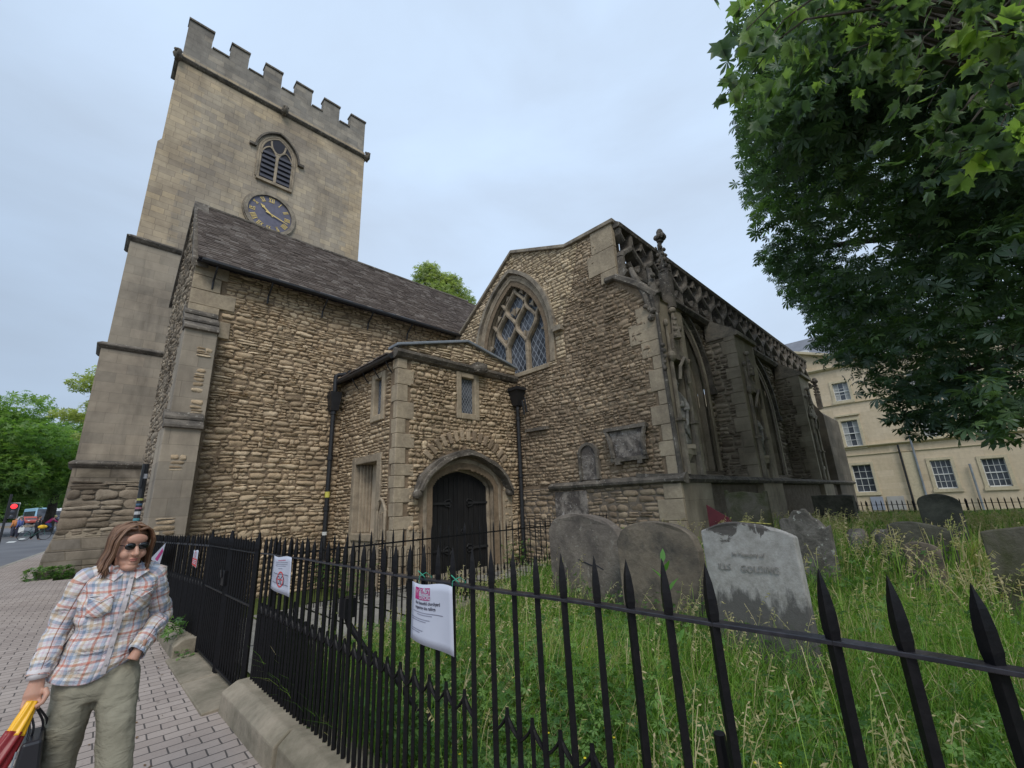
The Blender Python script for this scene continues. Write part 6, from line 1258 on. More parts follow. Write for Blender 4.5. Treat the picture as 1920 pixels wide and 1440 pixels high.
weedsz(70, (1.02, 1.24), (7.28, 7.75), (.2, .42), .06); weedsz(26, (1.12, 1.3), (7.05, 7.25), (.0, .1), .045); weedsz(60, (1.4, 1.55), (3.55, 3.75), (.2, .3), .04); weedsz(30, (1.42, 1.55), (2.2, 2.5), (.22, .3), .04); weedsz(260, (-.8, .2), (18.4, 18.75), (.12, .5), .09); weedsz(160, (7.6, 8.4), (8.0, 8.4), (.15, .8), .06); weedsz(300, (4.0, 4.7), (9, 11.2), (.05, .6), .07)
P = np.array(P); wd = scatter('weeds', SP, SPF, P, rotmats(len(P), rgw, tilt=.6), np.array(S_), K['weed'], None, rgw); tag(wd, 'low broad-leaved weeds at the foot of the railing and walls', 'weeds', None, 'stuff')
fl = MB()
for _ in range(46):
    x, y = random.uniform(1.7, 3.6), random.uniform(1.2, 3.6); z = float(yard_h(x, y))+random.uniform(.18, .3); fl.ball((x, y, z), (.008, .008, .004), 6, 4)
for _ in range(12):
    x, y = random.uniform(1.9, 2.6), random.uniform(.6, 1.1); z = float(yard_h(x, y))+random.uniform(.2, .3); fl.ball((x, y, z), (.008, .008, .004), 6, 4)
tag(fl.build('buttercups', m_plain('yellow_petal', (.75, .60, .03), .5), None), 'tiny yellow flowers dotted through the grass', 'flowers', None, 'stuff')
# tall leafy plant in front of the brown headstone
tp = thing('tall_weed', 'upright leafy plant with long bright green leaves in front of the dark brown headstone', 'plant', (3.6, 1.95, .3)); base = Vector((3.62, 1.93, float(yard_h(3.6, 1.95)))); tops = [base+Vector((.0, .0, 0)), base+Vector((.0, .01, .5)), base+Vector((0, .03, .92))]
m = MB(); m.tube(tops, [.009, .007, .004], 6); m.build('stem', K['weed'], tp)
PL = []; RL = []; SL = []
for i in range(9):
    t = .3+.08*i; p = base+Vector((0, .03*t, .96*t)); a = i*2.4; el = .5+.06*i; Y1 = Vector((math.cos(a)*math.cos(el), math.sin(a)*math.cos(el), math.sin(el))); X1 = Y1.cross(Vector((0, 0, 1))).normalized(); Z1 = X1.cross(Y1); PL.append(p); RL.append([[X1[q], Y1[q], Z1[q]] for q in range(3)]); SL.append(.2-.008*i)
leafL = np.array([(0, 0, 0), (.16, .3, .03), (.15, .6, .03), (0, 1, -.06), (-.15, .6, .03), (-.16, .3, .03)]); leafLF = np.array([(0, 1, 2, 5), (5, 2, 3, 4)])
scatter('leaves', leafL, leafLF, np.array(PL), np.array(RL), np.array(SL), m_leaf('bright_leaf', [(0, (.10, .24, .05)), (1, (.16, .34, .07))], .3), tp, rgw)

# ================================================================== yellow stone building across the far street
BX = 40
K['yel'] = m_ashlar('yellow_bath_stone', [(.64, .52, .37), (.69, .565, .41), (.59, .475, .33), (.66, .54, .38)], 1.1, .42, (.55, .8), .5, .004, (.75, .7, .62), .4, .1)
K['yelt'] = m_dirty('pale_stone_dressing', (.62, .53, .37), (.50, .43, .31), 1.2, (.45, .7), None, .15); K['sash'] = m_plain('white_sash_paint', (.66, .66, .64), .5, .4, 0, .04)
M = Mt('window_glass', .12, .5); M.col(M.ramp(M.noise(M.pos(), 1.3, 3), [(.35, (.03, .035, .045)), (.7, (.10, .11, .13))])); K['wgl'] = M.m
K['curt'] = m_plain('net_curtain', (.35, .36, .36), .9)
yb = thing('stone_building', 'yellow limestone terrace with white sash windows across the far street', 'building', (BX, 0, 0))
wl = [[5.87, 4.77, 1.52, 3.44, 3, 4], [1.69, .71, 1.56, 3.38, 4, 4], [-.63, -1.63, 1.56, 3.26, 4, 4], [5.86, 4.87, 4.78, 6.68, 3, 4], [5.84, 4.88, 8.2, 9.58, 3, 3], [1.6, .7, 4.9, 6.7, 3, 4], [-.7, -1.6, 4.9, 6.7, 3, 4], [1.6, .7, 8.2, 9.5, 3, 3], [-.7, -1.6, 8.2, 9.5, 3, 3], [-3.0, -4.0, 1.56, 3.3, 4, 4], [-3.0, -4.0, 4.9, 6.7, 3, 4], [-5.4, -6.4, 1.56, 3.3, 4, 4], [-5.4, -6.4, 4.9, 6.7, 3, 4], [9.0, 8.0, 1.52, 3.44, 3, 4], [9.0, 8.0, 4.78, 6.68, 3, 4], [12.0, 11.0, 1.52, 3.44, 3, 4]]
outer = [(-16, -.5), (22, -.5), (22, 9.6), (13.0, 11.0), (9, 13.2), (7.8, 12.6), (3.2, 10.9), (-16, 10.9)]
m = MB(); backing(m, [outer]+[[(b, c), (a, c), (a, d), (b, d)] for a, b, c, d, _, _ in wl], 'X', BX, .06); m.box(BX+.3, BX+9, -16, 22, 10.0, 10.85); m.box(BX+.4, BX+9, -15.99, -15.6, -.5, 10.8); m.build('wall', K['yel'], yb)
for a, b, c, d, nc, nr in wl:
    w = MB(); f = .17; w.box(BX-.05, BX+.2, b-f, b, c-f, d+f); w.box(BX-.05, BX+.2, a, a+f, c-f, d+f); w.box(BX-.05, BX+.2, b, a, d, d+f); w.box(BX-.09, BX+.2, b-f-.04, a+f+.04, c-f-.04, c); win = w.build('window', K['yelt'], yb)
    s_ = MB(); fr_ = .045
    s_.box(BX+.12, BX+.17, b, b+fr_, c, d); s_.box(BX+.12, BX+.17, a-fr_, a, c, d); s_.box(BX+.12, BX+.17, b, a, c, c+.07); s_.box(BX+.12, BX+.17, b, a, d-fr_, d); s_.box(BX+.10, BX+.17, b, a, (c+d)/2-.03, (c+d)/2+.03)
    for i in range(1, nc): y = b+(a-b)*i/nc; s_.box(BX+.13, BX+.165, y-.014, y+.014, c, d)
    for i in range(1, nr): z = c+(d-c)*i/nr; s_.box(BX+.13, BX+.165, b, a, z-.014, z+.014)
    s_.build('sash', K['sash'], win); g = MB(); g.box(BX+.16, BX+.18, b, a, c, d); g.build('pane', K['wgl'], win)
    if c > 4.5: g = MB(); g.box(BX+.155, BX+.159, b+.05, b+.33, c+.05, d-.1); g.box(BX+.155, BX+.159, a-.33, a-.05, c+.05, d-.1); g.build('curtain', K['curt'], win)
for (z, h, o) in ((4.62, .16, .22), (4.05, .1, .07), (10.65, .22, .26), (7.9, .06, .1)): s_ = MB(); s_.prism([(BX+.02, z), (BX-o*.5, z+h*.2), (BX-o, z+h*.7), (BX-o, z+h), (BX+.02, z+h)], -16, 22 if z < 10 else 12, 'Y'); s_.build('cornice', K['yelt'], yb)
s_ = MB(); s_.box(BX-.14, BX+.02, 5.9-1.25, 6.1, 7.02, 7.14); s_.build('window_hood', K['yelt'], yb)
coping('raking_cornice', [(13, 10.95), (9, 13.15), (7.8, 12.55), (3.2, 10.85), (-16, 10.85)], 'X', BX-.35, BX+.6, .2, K['yelt'], yb, 0)
s_ = MB(); s_.add([(BX+.3, -16, 11.0), (BX+.3, 13, 11.0), (BX+5.5, 13, 15.2), (BX+5.5, -16, 15.2), (BX+9, -16, 12), (BX+9, 13, 12)], [(0, 1, 2, 3), (3, 2, 5, 4)]); s_.build('slate_roof', m_plain('grey_slate', (.16, .165, .185), .6, .4, 0, .15, 1.5), yb)
s_ = MB(); s_.box(BX+2.6, BX+3.4, 7.3, 8.0, 13.2, 13.4); s_.build('rooflight', K['sash'], yb)
s_ = MB(); s_.box(BX-.12, BX+.02, 2.35, 2.95, -.5, 4.05); s_.build('pilaster', K['yelt'], yb)
for y, z1, c_ in ((3.02, 4.6, 'pipe'), (2.3, 6.0, 'lead'), (-.1, 3.0, 'lead')): s_ = MB(); s_.tube([(BX-.18, y, 0), (BX-.18, y, z1)], .06, 8); s_.build('downpipe', K[c_], yb)
for (y, z0, w, h, c_) in ((3.9, .3, .9, .9, (.40, .38, .36)), (4.9, .3, .7, .9, (.30, .32, .38))): s_ = MB(); s_.box(BX-.06, BX-.03, y-w/2, y+w/2, z0, z0+h); s_.build('painted_panel', m_plain('worn_paint', c_, .8, .2, 0, .1, 2), yb)

# ================================================================== far street: vehicles, lights, people
def car(loc, rz, col, label, van=False, L=4.2, H=1.45, W=1.75):
    LOCAL[0] = True; o = thing('parked_car' if not van else 'van', label, 'car' if not van else 'van', (0, 0, 0), 'vehicles far up the street')
    if van: pr = [(-L/2, .3), (L/2, .3), (L/2, .95), (L/2-.5, 1.1), (L/2-1.0, H*.97), (-L/2+.05, H), (-L/2, .9)]
    else: pr = [(-L/2, .3), (L/2, .3), (L/2, .68), (L/2-.95, .85), (L/2-1.6, H), (-L/2+1.0, H), (-L/2+.35, .95), (-L/2, .85)]
    m = MB(); m.prism([(a, b) for a, b in pr], -W/2, W/2, 'Y'); body = m.build('body', m_plain('car_paint', col, .3, .5, .1, .03), o, bevel=.08)
    g = MB()
    if van: g.add([(L/2-.98, -W/2-.01, H*.92), (L/2-.98, W/2+.01, H*.92), (L/2-.49, W/2+.01, 1.13), (L/2-.49, -W/2-.01, 1.13)], [(0, 1, 2, 3)]); g.box(L/2-1.9, L/2-1.1, -W/2-.012, W/2+.012, 1.1, H*.9)
    else:
        g.prism([(L/2-1.08, .9), (L/2-1.62, H-.08), (-L/2+1.05, H-.08), (-L/2+.55, .97)], -W/2-.012, W/2+.012); g.prism([(L/2-.97, .88), (L/2-1.57, H-.04), (L/2-1.62, H-.04), (L/2-1.1, .88)], -W/2+.12, W/2-.12)
    g.build('windows', K['wgl'], o)
    for x in (-L/2+.8, L/2-.8):
        for y in (-W/2+.02, W/2-.02): w = MB(); w.prism([(x+.32*math.cos(a), .32+.32*math.sin(a)) for a in np.linspace(0, 6.28, 17)[:-1]], y-.1, y+.1); t_ = w.build('wheel', K['pipe'], o); w = MB(); w.prism([(x+.18*math.cos(a), .32+.18*math.sin(a)) for a in np.linspace(0, 6.28, 13)[:-1]], y-.108, y+.108); w.build('rim', K['lead'], t_)
    for y in (-W/2+.3, W/2-.3): h = MB(); h.ball((L/2-.04, y, .68), (.06, .17, .09), 8, 6); h.build('headlight', K['sash'], o)
    LOCAL[0] = False; o.location = loc; o.rotation_euler.z = rz; return o
def far_at(px, y): d = ray(px, 985); return d.x/d.y*y
def coach(px, y, rz, col, label, L=10, H=3.0, W=2.5, stripe=None):
    LOCAL[0] = True; o = thing('coach', label, 'coach', (0, 0, 0), 'vehicles far up the street'); m = MB(); m.prism([(-L/2, .35), (L/2, .35), (L/2+.1, 1.2), (L/2-.25, H), (-L/2+.1, H), (-L/2, H-.2)], -W/2, W/2, 'Y'); m.build('body', m_plain('coach_paint', col, .35, .5, 0, .03), o, bevel=.1)
    g = MB(); g.box(-L/2+.3, L/2-.6, -W/2-.012, W/2+.012, 1.35, 2.4); g.build('side_windows', K['wgl'], o); g = MB(); g.add([(L/2+.115, -W/2+.15, 1.25), (L/2+.115, W/2-.15, 1.25), (L/2-.2, W/2-.15, 2.75), (L/2-.2, -W/2+.15, 2.75)], [(0, 1, 2, 3)]); g.build('windscreen', K['wgl'], o)
    for x in (-L/2+2, L/2-2.3):
        for yy in (-W/2+.05, W/2-.05): w = MB(); w.prism([(x+.48*math.cos(a), .48+.48*math.sin(a)) for a in np.linspace(0, 6.28, 17)[:-1]], yy-.12, yy+.12); w.build('wheel', K['pipe'], o)
    LOCAL[0] = False; o.location = (far_at(px, y), y, float(base_h(0, y))-.1); o.rotation_euler.z = rz; return o
coach(112, 150, R_(-20), (.7, .7, .7), 'white coach parked far up the street, rightmost of the vehicles')
coach(66, 138, R_(-75), (.30, .50, .62), 'pale blue bus far up the street, leftmost large vehicle', 8.5)
for (px, y, rz, col, lab, van) in ((51, 122, -70, (.42, .08, .05), 'red car far up the street in front of the pale blue bus', False), (79, 122, -60, (.04, .035, .045), 'dark car far up the street between the bus and the coach', False), (47, 132, -70, (.6, .6, .58), 'white van far up the street at the left end of the vehicles', True), (92, 135, -70, (.35, .12, .1), 'maroon van far up the street behind the dark car', True), (110, 122, -65, (.03, .03, .04), 'black car in front of the white coach', False)):
    car((far_at(px, y), y, float(base_h(0, y))-.1), R_(rz), col, lab, van)
m = MB(); m.box(-24, -1.5, 98, 98.4, float(base_h(0, 98))-.2, float(base_h(0, 98))+.25); tag(m.build('low_wall', K['trim_mid'], None), 'low grey wall across the far street below the parked vehicles', 'low wall')
# traffic light
tx, ty = far_at(14, 38), 38; tz = float(base_h(0, ty))
tl = thing('traffic_light', 'traffic light showing red at the left edge', 'traffic light', (tx, ty, tz))
m = MB(); m.tube([(tx-.15, ty, tz-.2), (tx-.15, ty, tz+2.9)], .06, 8); m.build('pole', K['pipe'], tl)
zt = at(18, 948, 38).z; zb_ = at(14, 985, 38).z; m = MB(); m.box(tx-.13, tx+.25, ty-.1, ty+.15, zb_+.4, zt+.12); hd_ = m.build('signal_head', K['pipe'], tl); m = MB(); m.box(tx-.16, tx+.28, ty+.16, ty+.18, zb_+.36, zt+.16); m.build('backing_board', K['sash'], hd_)
M = Mt('red_signal_lamp', .4); M.col((.8, .02, .02)); M.b.inputs['Emission Color'].default_value = (1, .03, .04, 1); M.b.inputs['Emission Strength'].default_value = 2.2
m = MB(); m.ball((tx+.07, ty-.1, zt-.05), (.13, .05, .13), 12, 8); m.build('red_lamp', M.m, hd_)
m = MB(); m.ball((tx+.07, ty-.09, zt-.35), (.11, .03, .11), 12, 8); m.ball((tx+.07, ty-.09, zt-.62), (.11, .03, .11), 12, 8); m.build('dark_lamp', K['wgl'], hd_)
# ================================================================== people
K['skin'] = None
M = Mt('skin', .5, .35); p = M.pos(); M.col(M.ramp(M.noise(p, 14, 4), [(.3, (.44, .235, .165)), (.7, (.54, .31, .225))])); M.b.inputs['Subsurface Weight'].default_value = .12; M.b.inputs['Subsurface Radius'].default_value = (.012, .005, .003); M.bump(M.noise(p, 180, 3), .12, .002); K['skin'] = M.m
M = Mt('brown_hair', .42, .4); i = M.isl(); c = M.ramp(i, [(0, (.085, .042, .024)), (.5, (.15, .078, .043)), (1, (.27, .155, .09))]); M.col(c); M.bump(M.noise(M.pos(scale=(1, 1, .15)), 260, 3), .5, .004); K['hair'] = M.m
K['khaki'] = None
M = Mt('khaki_cotton', .85, .2); p = M.pos(); M.col(M.ramp(M.noise(p, 7, 5), [(.3, (.205, .19, .14)), (.7, (.285, .265, .20))])); M.bump(M.noise(M.pos(scale=(1, 1, 2.2)), 9, 4, .5, 1.2), .6, .02); M.bump(M.noise(p, 500, 2), .25, .001); K['khaki'] = M.m
M = Mt('plaid_shirt_cotton', .8, .2); uvn = M.n('ShaderNodeTexCoord'); sp = M.n('ShaderNodeSeparateXYZ'); M.l(uvn.outputs['UV'], sp.inputs[0])
def stripes(comp, per, off):
    q = M.math('FRACT', M.math('ADD', M.math('DIVIDE', comp, per), off))
    W1 = (1, 1, 1); red = (.90, .55, .48); blue = (.60, .68, .80); tan = (.90, .79, .66); lil = (.92, .84, .88)
    return M.ramp(q, [(0, red), (.10, red), (.105, W1), (.19, W1), (.2, lil), (.3, lil), (.305, blue), (.44, blue), (.45, W1), (.55, W1), (.56, tan), (.68, tan), (.69, W1), (.80, W1), (.81, lil), (.88, lil), (.89, W1), (1, W1)])
c = M.mix(1, stripes(sp.outputs[0], .098, .18), stripes(sp.outputs[1], .105, .62), 'MULTIPLY'); c = M.mix(1, c, (.62, .60, .585), 'MULTIPLY'); M.col(c)
M.bump(M.noise(M.pos(scale=(1, 1, 1.8)), 9, 4, .5, 1.2), .9, .03); M.bump(M.noise(M.pos(), 600, 2), .2, .001); K['plaid'] = M.m
def loft(name, C_, A_, B_, mat, parent, seg=40, wr=.006, wf=14, closed=True, axes=None, seed=0, tilt=None):
    # C_ centres, A_/B_ half axes; rings perpendicular to the path; UV in metres
    Cv = [Vector(c) for c in C_]; n = len(Cv); up = Vector((0, -1, 0)); V = []; U = []; s_ = 0
    for i, c in enumerate(Cv):
        t = (Cv[min(i+1, n-1)]-Cv[max(i-1, 0)]).normalized()
        if axes: a, b = Vector((1, 0, 0)), Vector((0, -1, 0))
        else: a = t.cross(up); a = a.normalized() if a.length > .05 else Vector((1, 0, 0)); b = a.cross(t).normalized(); a = -a if a.x < 0 else a; b = b if b.y < 0 else -b
        if i: s_ += (c-Cv[i-1]).length
        for k in range(seg+1):
            th = 2*math.pi*k/seg-math.pi/2; ct, st = math.cos(th), math.sin(th); p = 2.35; r = (abs(ct)**p+abs(st)**p)**(-1/p)
            q = c+a*(A_[i]*r*ct)-b*(-B_[i]*r*st*-1) if False else c+a*(A_[i]*r*ct)+b*(B_[i]*r*(-st))
            nrm = (a*ct-b*st).normalized(); w = wr*(mn.noise((q.x*wf+seed, q.y*wf, q.z*wf*1.3))+.6*mn.noise((q.x*wf*2.1, q.y*wf*2.1+seed, q.z*wf*2.6)))
            V.append(q+nrm*w); U.append(((k/seg-.0)*2*math.pi*(A_[i]+B_[i])/2*0+(k/seg)*2*math.pi*.145*(1 if axes else (A_[0]+B_[0])/2/.145), (c.z if axes else -s_)))
    F = [(i*(seg+1)+k, i*(seg+1)+k+1, (i+1)*(seg+1)+k+1, (i+1)*(seg+1)+k) for i in range(n-1) for k in range(seg)]
    return np_mesh(name, np.array([tuple(v) for v in V]), np.array(F), mat, parent, True, None, np.array(U))
def interp(rows, n):
    r = np.array(rows, float); t = np.linspace(0, len(r)-1, n); out = []
    for x in t:
        i = min(int(x), len(r)-2); f = x-i; p0 = r[max(i-1, 0)]; p1 = r[i]; p2 = r[i+1]; p3 = r[min(i+2, len(r)-1)]
        out.append(.5*((2*p1)+(-p0+p2)*f+(2*p0-5*p1+4*p2-p3)*f*f+(-p0+3*p1-3*p2+p3)*f**3))
    return np.array(out)
def remesh(o, vox, smooth=4, fac=.5):
    m = o.modifiers.new('remesh', 'REMESH'); m.mode = 'VOXEL'; m.voxel_size = vox; m.use_smooth_shade = True
    s_ = o.modifiers.new('smooth', 'SMOOTH'); s_.iterations = smooth; s_.factor = fac; return o
woman = thing('person', 'woman with long brown hair, sunglasses and a pastel plaid shirt walking along the pavement', 'person', (.21, 3.3, 0))
YB = 3.30
HM = Matrix.Translation((.238, YB-.035, 1.522)) @ Matrix.Rotation(R_(15), 4, 'Z') @ Matrix.Rotation(R_(9), 4, 'X') @ Matrix.Scale(.93, 4)
def H(x, y, z): v = HM @ Vector((x, y, z)); return (v.x, v.y, v.z)
class HB(MB):
    def eb(s, c, r, nu=20, nv=14):
        n0 = len(s.v); s.ball((0, 0, 0), r, nu, nv); s.v[n0:] = [H(x+c[0], y+c[1], z+c[2]) for x, y, z in s.v[n0:]]; return s
b = HB()
b.eb((0, .018, .028), (.073, .092, .084)); b.eb((0, -.022, -.025), (.063, .066, .088)); b.eb((0, -.03, -.082), (.051, .050, .038)); b.eb((0, -.066, -.100), (.022, .018, .017)); b.eb((.036, -.056, -.036), (.027, .028, .028)); b.eb((-.036, -.056, -.036), (.027, .028, .028)); b.eb((0, -.072, .045), (.05, .02, .03))
b.eb((0, -.045, -.108), (.040, .045, .026))
b.tube([H(0, -.082, .012), H(0, -.098, -.012), H(0, -.109, -.030), H(0, -.098, -.040)], [.008, .010, .0135, .010], 10); b.eb((.011, -.094, -.034), (.008, .009, .007)); b.eb((-.011, -.094, -.034), (.008, .009, .007))
b.eb((0, -.083, -.0595), (.021, .0095, .0048)); b.eb((0, -.082, -.069), (.018, .0095, .0055)); b.eb((0, -.078, -.0855), (.02, .01, .008))
b.eb((.076, .012, -.005), (.008, .018, .030)); b.eb((-.076, .012, -.005), (.008, .018, .030))
b.tube([H(0, .012, -.06), (.236, YB+.02, 1.41), (.232, YB+.03, 1.34)], [.050, .052, .075], 16)
b.tube([(.205, YB+.01, .80), (.205, YB+.01, .95), (.215, YB, 1.1), (.225, YB-.005, 1.25), (.23, YB+.015, 1.33), (.233, YB+.02, 1.38)], [(.11, .07), (.12, .08), (.12, .09), (.14, .10), (.14, .08), (.07, .055)], 16)
# arms, with the hand on the left of the picture closed round the straps
sR, eR, wR = Vector((.085, YB+.015, 1.335)), Vector((.022, YB+.035, 1.135)), Vector((-.012, YB-.065, .965)); sL, eL, wL = Vector((.372, YB+.015, 1.330)), Vector((.428, YB+.075, 1.125)), Vector((.352, YB-.105, 1.035))
b.tube([sR, sR.lerp(eR, .5), eR, eR.lerp(wR, .5), wR], [.045, .042, .036, .032, .024], 12); b.tube([sL, sL.lerp(eL, .5), eL, eL.lerp(wL, .5), wL, wL+Vector((-.03, -.01, -.07))], [.045, .042, .034, .026, .021, .026], 12)
hc = wR+Vector((-.002, -.02, -.068))
b.tube([wR+Vector((0, 0, .01)), wR+Vector((0, -.008, -.03)), hc, hc+Vector((0, 0, -.022))], [(.023, .018), (.029, .018), (.035, .018), (.032, .015)], 14)
for i, (dx, l) in enumerate(((-.026, .048), (-.009, .056), (.008, .053), (.025, .043))):      # four fingers curled to the palm side
    q = hc+Vector((dx, -.006, -.022)); b.tube([q, q+Vector((0, -.016, -.018)), q+Vector((0, -.010, -.018-l*.34)), q+Vector((0, .010, -.014-l*.42)), q+Vector((0, .026, -.004-l*.22))], [.0085, .0085, .0080, .0076, .0068], 8)
b.tube([hc+Vector((.034, -.006, .018)), hc+Vector((.046, -.024, -.006)), hc+Vector((.036, -.036, -.032)), hc+Vector((.014, -.038, -.044))], [.0125, .0115, .0102, .0088], 8)
hipA, kA, aA = Vector((.130, YB+.01, .90)), Vector((.118, YB+.05, .48)), Vector((.125, YB+.20, .10)); hipB, kB, aB = Vector((.288, YB-.005, .90)), Vector((.318, YB-.16, .50)), Vector((.275, YB-.27, .09))
b.tube([hipA, kA, aA, aA+Vector((0, -.02, -.05))], [.065, .055, .038, .04], 12); b.tube([hipB, kB, aB, aB+Vector((0, -.02, -.05))], [.065, .055, .038, .04], 12)
body = b.build('body', K['skin'], woman, smooth=True); remesh(body, .004, 3, .4)
lp = HB(); lp.eb((0, -.0885, -.0598), (.0205, .0055, .0042), 14, 8); lp.eb((0, -.0875, -.0685), (.017, .0055, .005), 14, 8); lp.build('lips', m_plain('lip_colour', (.42, .16, .13), .45, .4), woman, smooth=True)
# sunglasses
g = HB(); g.eb((.0305, -.0865, .010), (.0265, .007, .0195), 20, 12); g.eb((-.0305, -.0865, .010), (.0265, .007, .0195), 20, 12); sg = g.build('sunglasses', m_plain('dark_lens', (.008, .008, .010), .1, .7), woman, smooth=True)
g = HB(); g.tube([H(-.008, -.093, .016), H(0, -.096, .018), H(.008, -.093, .016)], .002, 6)
for sx in (-1, 1): g.tube([H(sx*.056, -.080, .014), H(sx*.072, -.04, .014), H(sx*.078, .01, .010)], .0022, 6)
g.build('glasses_frame', K['pipe'], sg)
# hair: cap and falling locks from a parting
hr = HB(); n0 = len(hr.v)
for j in range(13):
    pass
capn = 26; V = []; F = []
for j in range(14):
    for i in range(capn):
        ph = math.pi*.56*j/13; th = 2*math.pi*i/capn; x, y, z = .078*math.sin(ph)*math.cos(th), .018+.100*math.sin(ph)*math.sin(th), .030+.095*math.cos(ph)
        if y < -.045: y = -.045-(y+.045)*-.55 if z > .07 else y*.82; z = max(z, .066)
        V.append(H(x, y, z))
F = [(j*capn+i, j*capn+(i+1) % capn, (j+1)*capn+(i+1) % capn, (j+1)*capn+i) for j in range(13) for i in range(capn)]
hr.add(V, F); rgx = random.Random(5)
for k in range(400):
    sx = rgx.choice((-1, 1)); t = rgx.random(); y0 = -.070+.16*t; top = H(sx*.006, y0, .126-.35*(max(0, y0-.02))**1.4*2-(.03 if y0 < -.05 else .008)+rgx.uniform(-.002, .002))
    flare = .015 if sx > 0 else .045; out = .079+.007*rgx.random(); yb2 = y0*.55+.022+rgx.uniform(-.012, .012)
    if y0 < -.035: yb2 = -.048+rgx.uniform(-.018, .012)
    ln = rgx.uniform(-.165, -.125) if sx < 0 else rgx.uniform(-.14, -.11)
    front = y0 < -.03
    mid1 = H(sx*(.050 if front else .062), y0*.98-.004*(front), .104 if front else .098); mid2 = H(sx*out, yb2-.01*(front), .04); mid3 = H(sx*(out+.001), yb2+.004, -.03); mid4 = H(sx*(out+flare*.4), yb2+.006, -.09); end = H(sx*(out+flare*rgx.uniform(.2, 1.1)-.01), yb2+rgx.uniform(-.01, .015), ln)
    pts = interp([top, mid1, mid2, mid3, mid4, end], 13); r = rgx.uniform(.0028, .0066); hr.tube([tuple(q) for q in pts], [r*.5]+[r]*9+[r*.85, r*.55, r*.15], 5)
for k in range(120):      # back of the head
    th = rgx.uniform(.15, math.pi-.15); x, y = .084*math.cos(th), .02+.098*math.sin(th); r = rgx.uniform(.005, .009)
    pts = interp([H(x*.15, .03, .128), H(x*.75, y*.75, .098), H(x, y, .03), H(x*1.03, y+.004, -.05), H(x*(1.15 if x > 0 else 1.3), y-.005, -.115), H(x*(1.2 if x > 0 else 1.6), y-.02, rgx.uniform(-.175, -.13))], 12); hr.tube([tuple(q) for q in pts], [r*.5]+[r]*8+[r*.8, r*.5, r*.15], 5)
hr.build('hair', K['hair'], woman, smooth=True)
# shirt
rows = [(.905, .182, .158, .122), (.96, .190, .160, .124), (1.03, .204, .154, .122), (1.10, .214, .145, .120), (1.18, .220, .144, .130), (1.245, .224, .150, .132), (1.30, .228, .160, .116), (1.340, .231, .158, .096), (1.372, .234, .128, .080), (1.400, .236, .092, .068), (1.418, .237, .066, .058), (1.425, .237, .060, .054)]
rr_ = interp(rows, 60); Cc = [(r[1]+.004*math.sin(r[0]*40), YB+.006+.012*(r[0]-.9), r[0]) for r in rr_]
sh = loft('shirt', Cc, [r[2] for r in rr_], [r[3] for r in rr_], K['plaid'], woman, 110, .017, 12, axes=True, seed=3)
hem_v = sh.data.vertices
for v in hem_v:      # curved tails, one side riding up where the hand is in the pocket
    f = max(0, (1.0-v.co.z)/.12); v.co.z += f*(.03*math.cos((v.co.x-.14)*17)*-1+.02+(.05 if v.co.x > .27 else 0)*(v.co.x-.27)*8)
sd_ = sh.modifiers.new('solid', 'SOLIDIFY'); sd_.thickness = .002
def sleeve(name, pts, ra, seed):
    P = interp([tuple(p)+(r,) for p, r in zip(pts, ra)], 34); o = loft(name, [q[:3] for q in P], [q[3] for q in P], [q[3]*.94 for q in P], K['plaid'], woman, 44, .014, 17, seed=seed); s_ = o.modifiers.new('solid', 'SOLIDIFY'); s_.thickness = .0025; return o
sleeve('sleeve', [sR+Vector((.05, 0, .045)), sR+Vector((.008, 0, .02)), sR.lerp(eR, .45), eR, eR.lerp(wR, .5), wR+Vector((0, .002, -.004))], [.046, .058, .053, .049, .046, .036], 5)
sleeve('sleeve', [sL+Vector((-.05, 0, .05)), sL+Vector((-.008, 0, .022)), sL.lerp(eL, .45), eL, eL.lerp(wL, .5), wL+Vector((-.022, -.012, -.042))], [.046, .058, .053, .050, .047, .038], 9)
K['pl_w'] = m_plain('shirt_placket_cotton', (.62, .58, .58), .8, .2, 0, .1, 30)
cf = MB(); cf.tube([wR+Vector((0, .004, .03)), wR+Vector((0, 0, -.008))], [.0385, .037], 24); cu_ = cf.build('cuff', K['pl_w'], woman, smooth=True, jit=.003)
# placket, buttons, collar, chest pockets
def front(x, z, off=.004):      # point on the shirt front
    i = min(range(len(rr_)), key=lambda i: abs(rr_[i][0]-z)); r = rr_[i]; u = (x-Cc[i][0])/r[2]; u = max(-.97, min(.97, u)); return (x, Cc[i][1]-r[3]*(1-abs(u)**2.35)**(1/2.35)-off-.004, z)
def strip3(name, pts, w, mat, parent, off=.006):
    m = MB(); V = []
    for (x, z) in pts: V += [front(x-w/2, z, off-.003), front(x-w/2, z, off+.004), front(x+w/2, z, off+.004), front(x+w/2, z, off-.003)]
    fs = [(i*4+k, i*4+(k+1) % 4, i*4+4+(k+1) % 4, i*4+4+k) for i in range(len(pts)-1) for k in range(4)]; m.add(V, fs); return m.build(name, mat, parent, smooth=False)
K['pl_w'] = m_plain('shirt_placket_cotton', (.62, .58, .58), .8, .2, 0, .1, 30)
px_ = lambda z: .2+.055*(z-.9)/.5+.012
strip3('placket', [(px_(z), z) for z in np.linspace(.93, 1.385, 22)], .019, m_plain('pale_cotton', (.50, .455, .46), .8, .2, 0, .25, 30), sh)
for i in range(6): z = 1.36-i*.078; bt_ = MB(); q = front(px_(z), z, .014); bt_.ball(q, (.0055, .003, .0055), 10, 6); bt_.build('button', m_plain('grey_button', (.35, .33, .32), .4), sh)
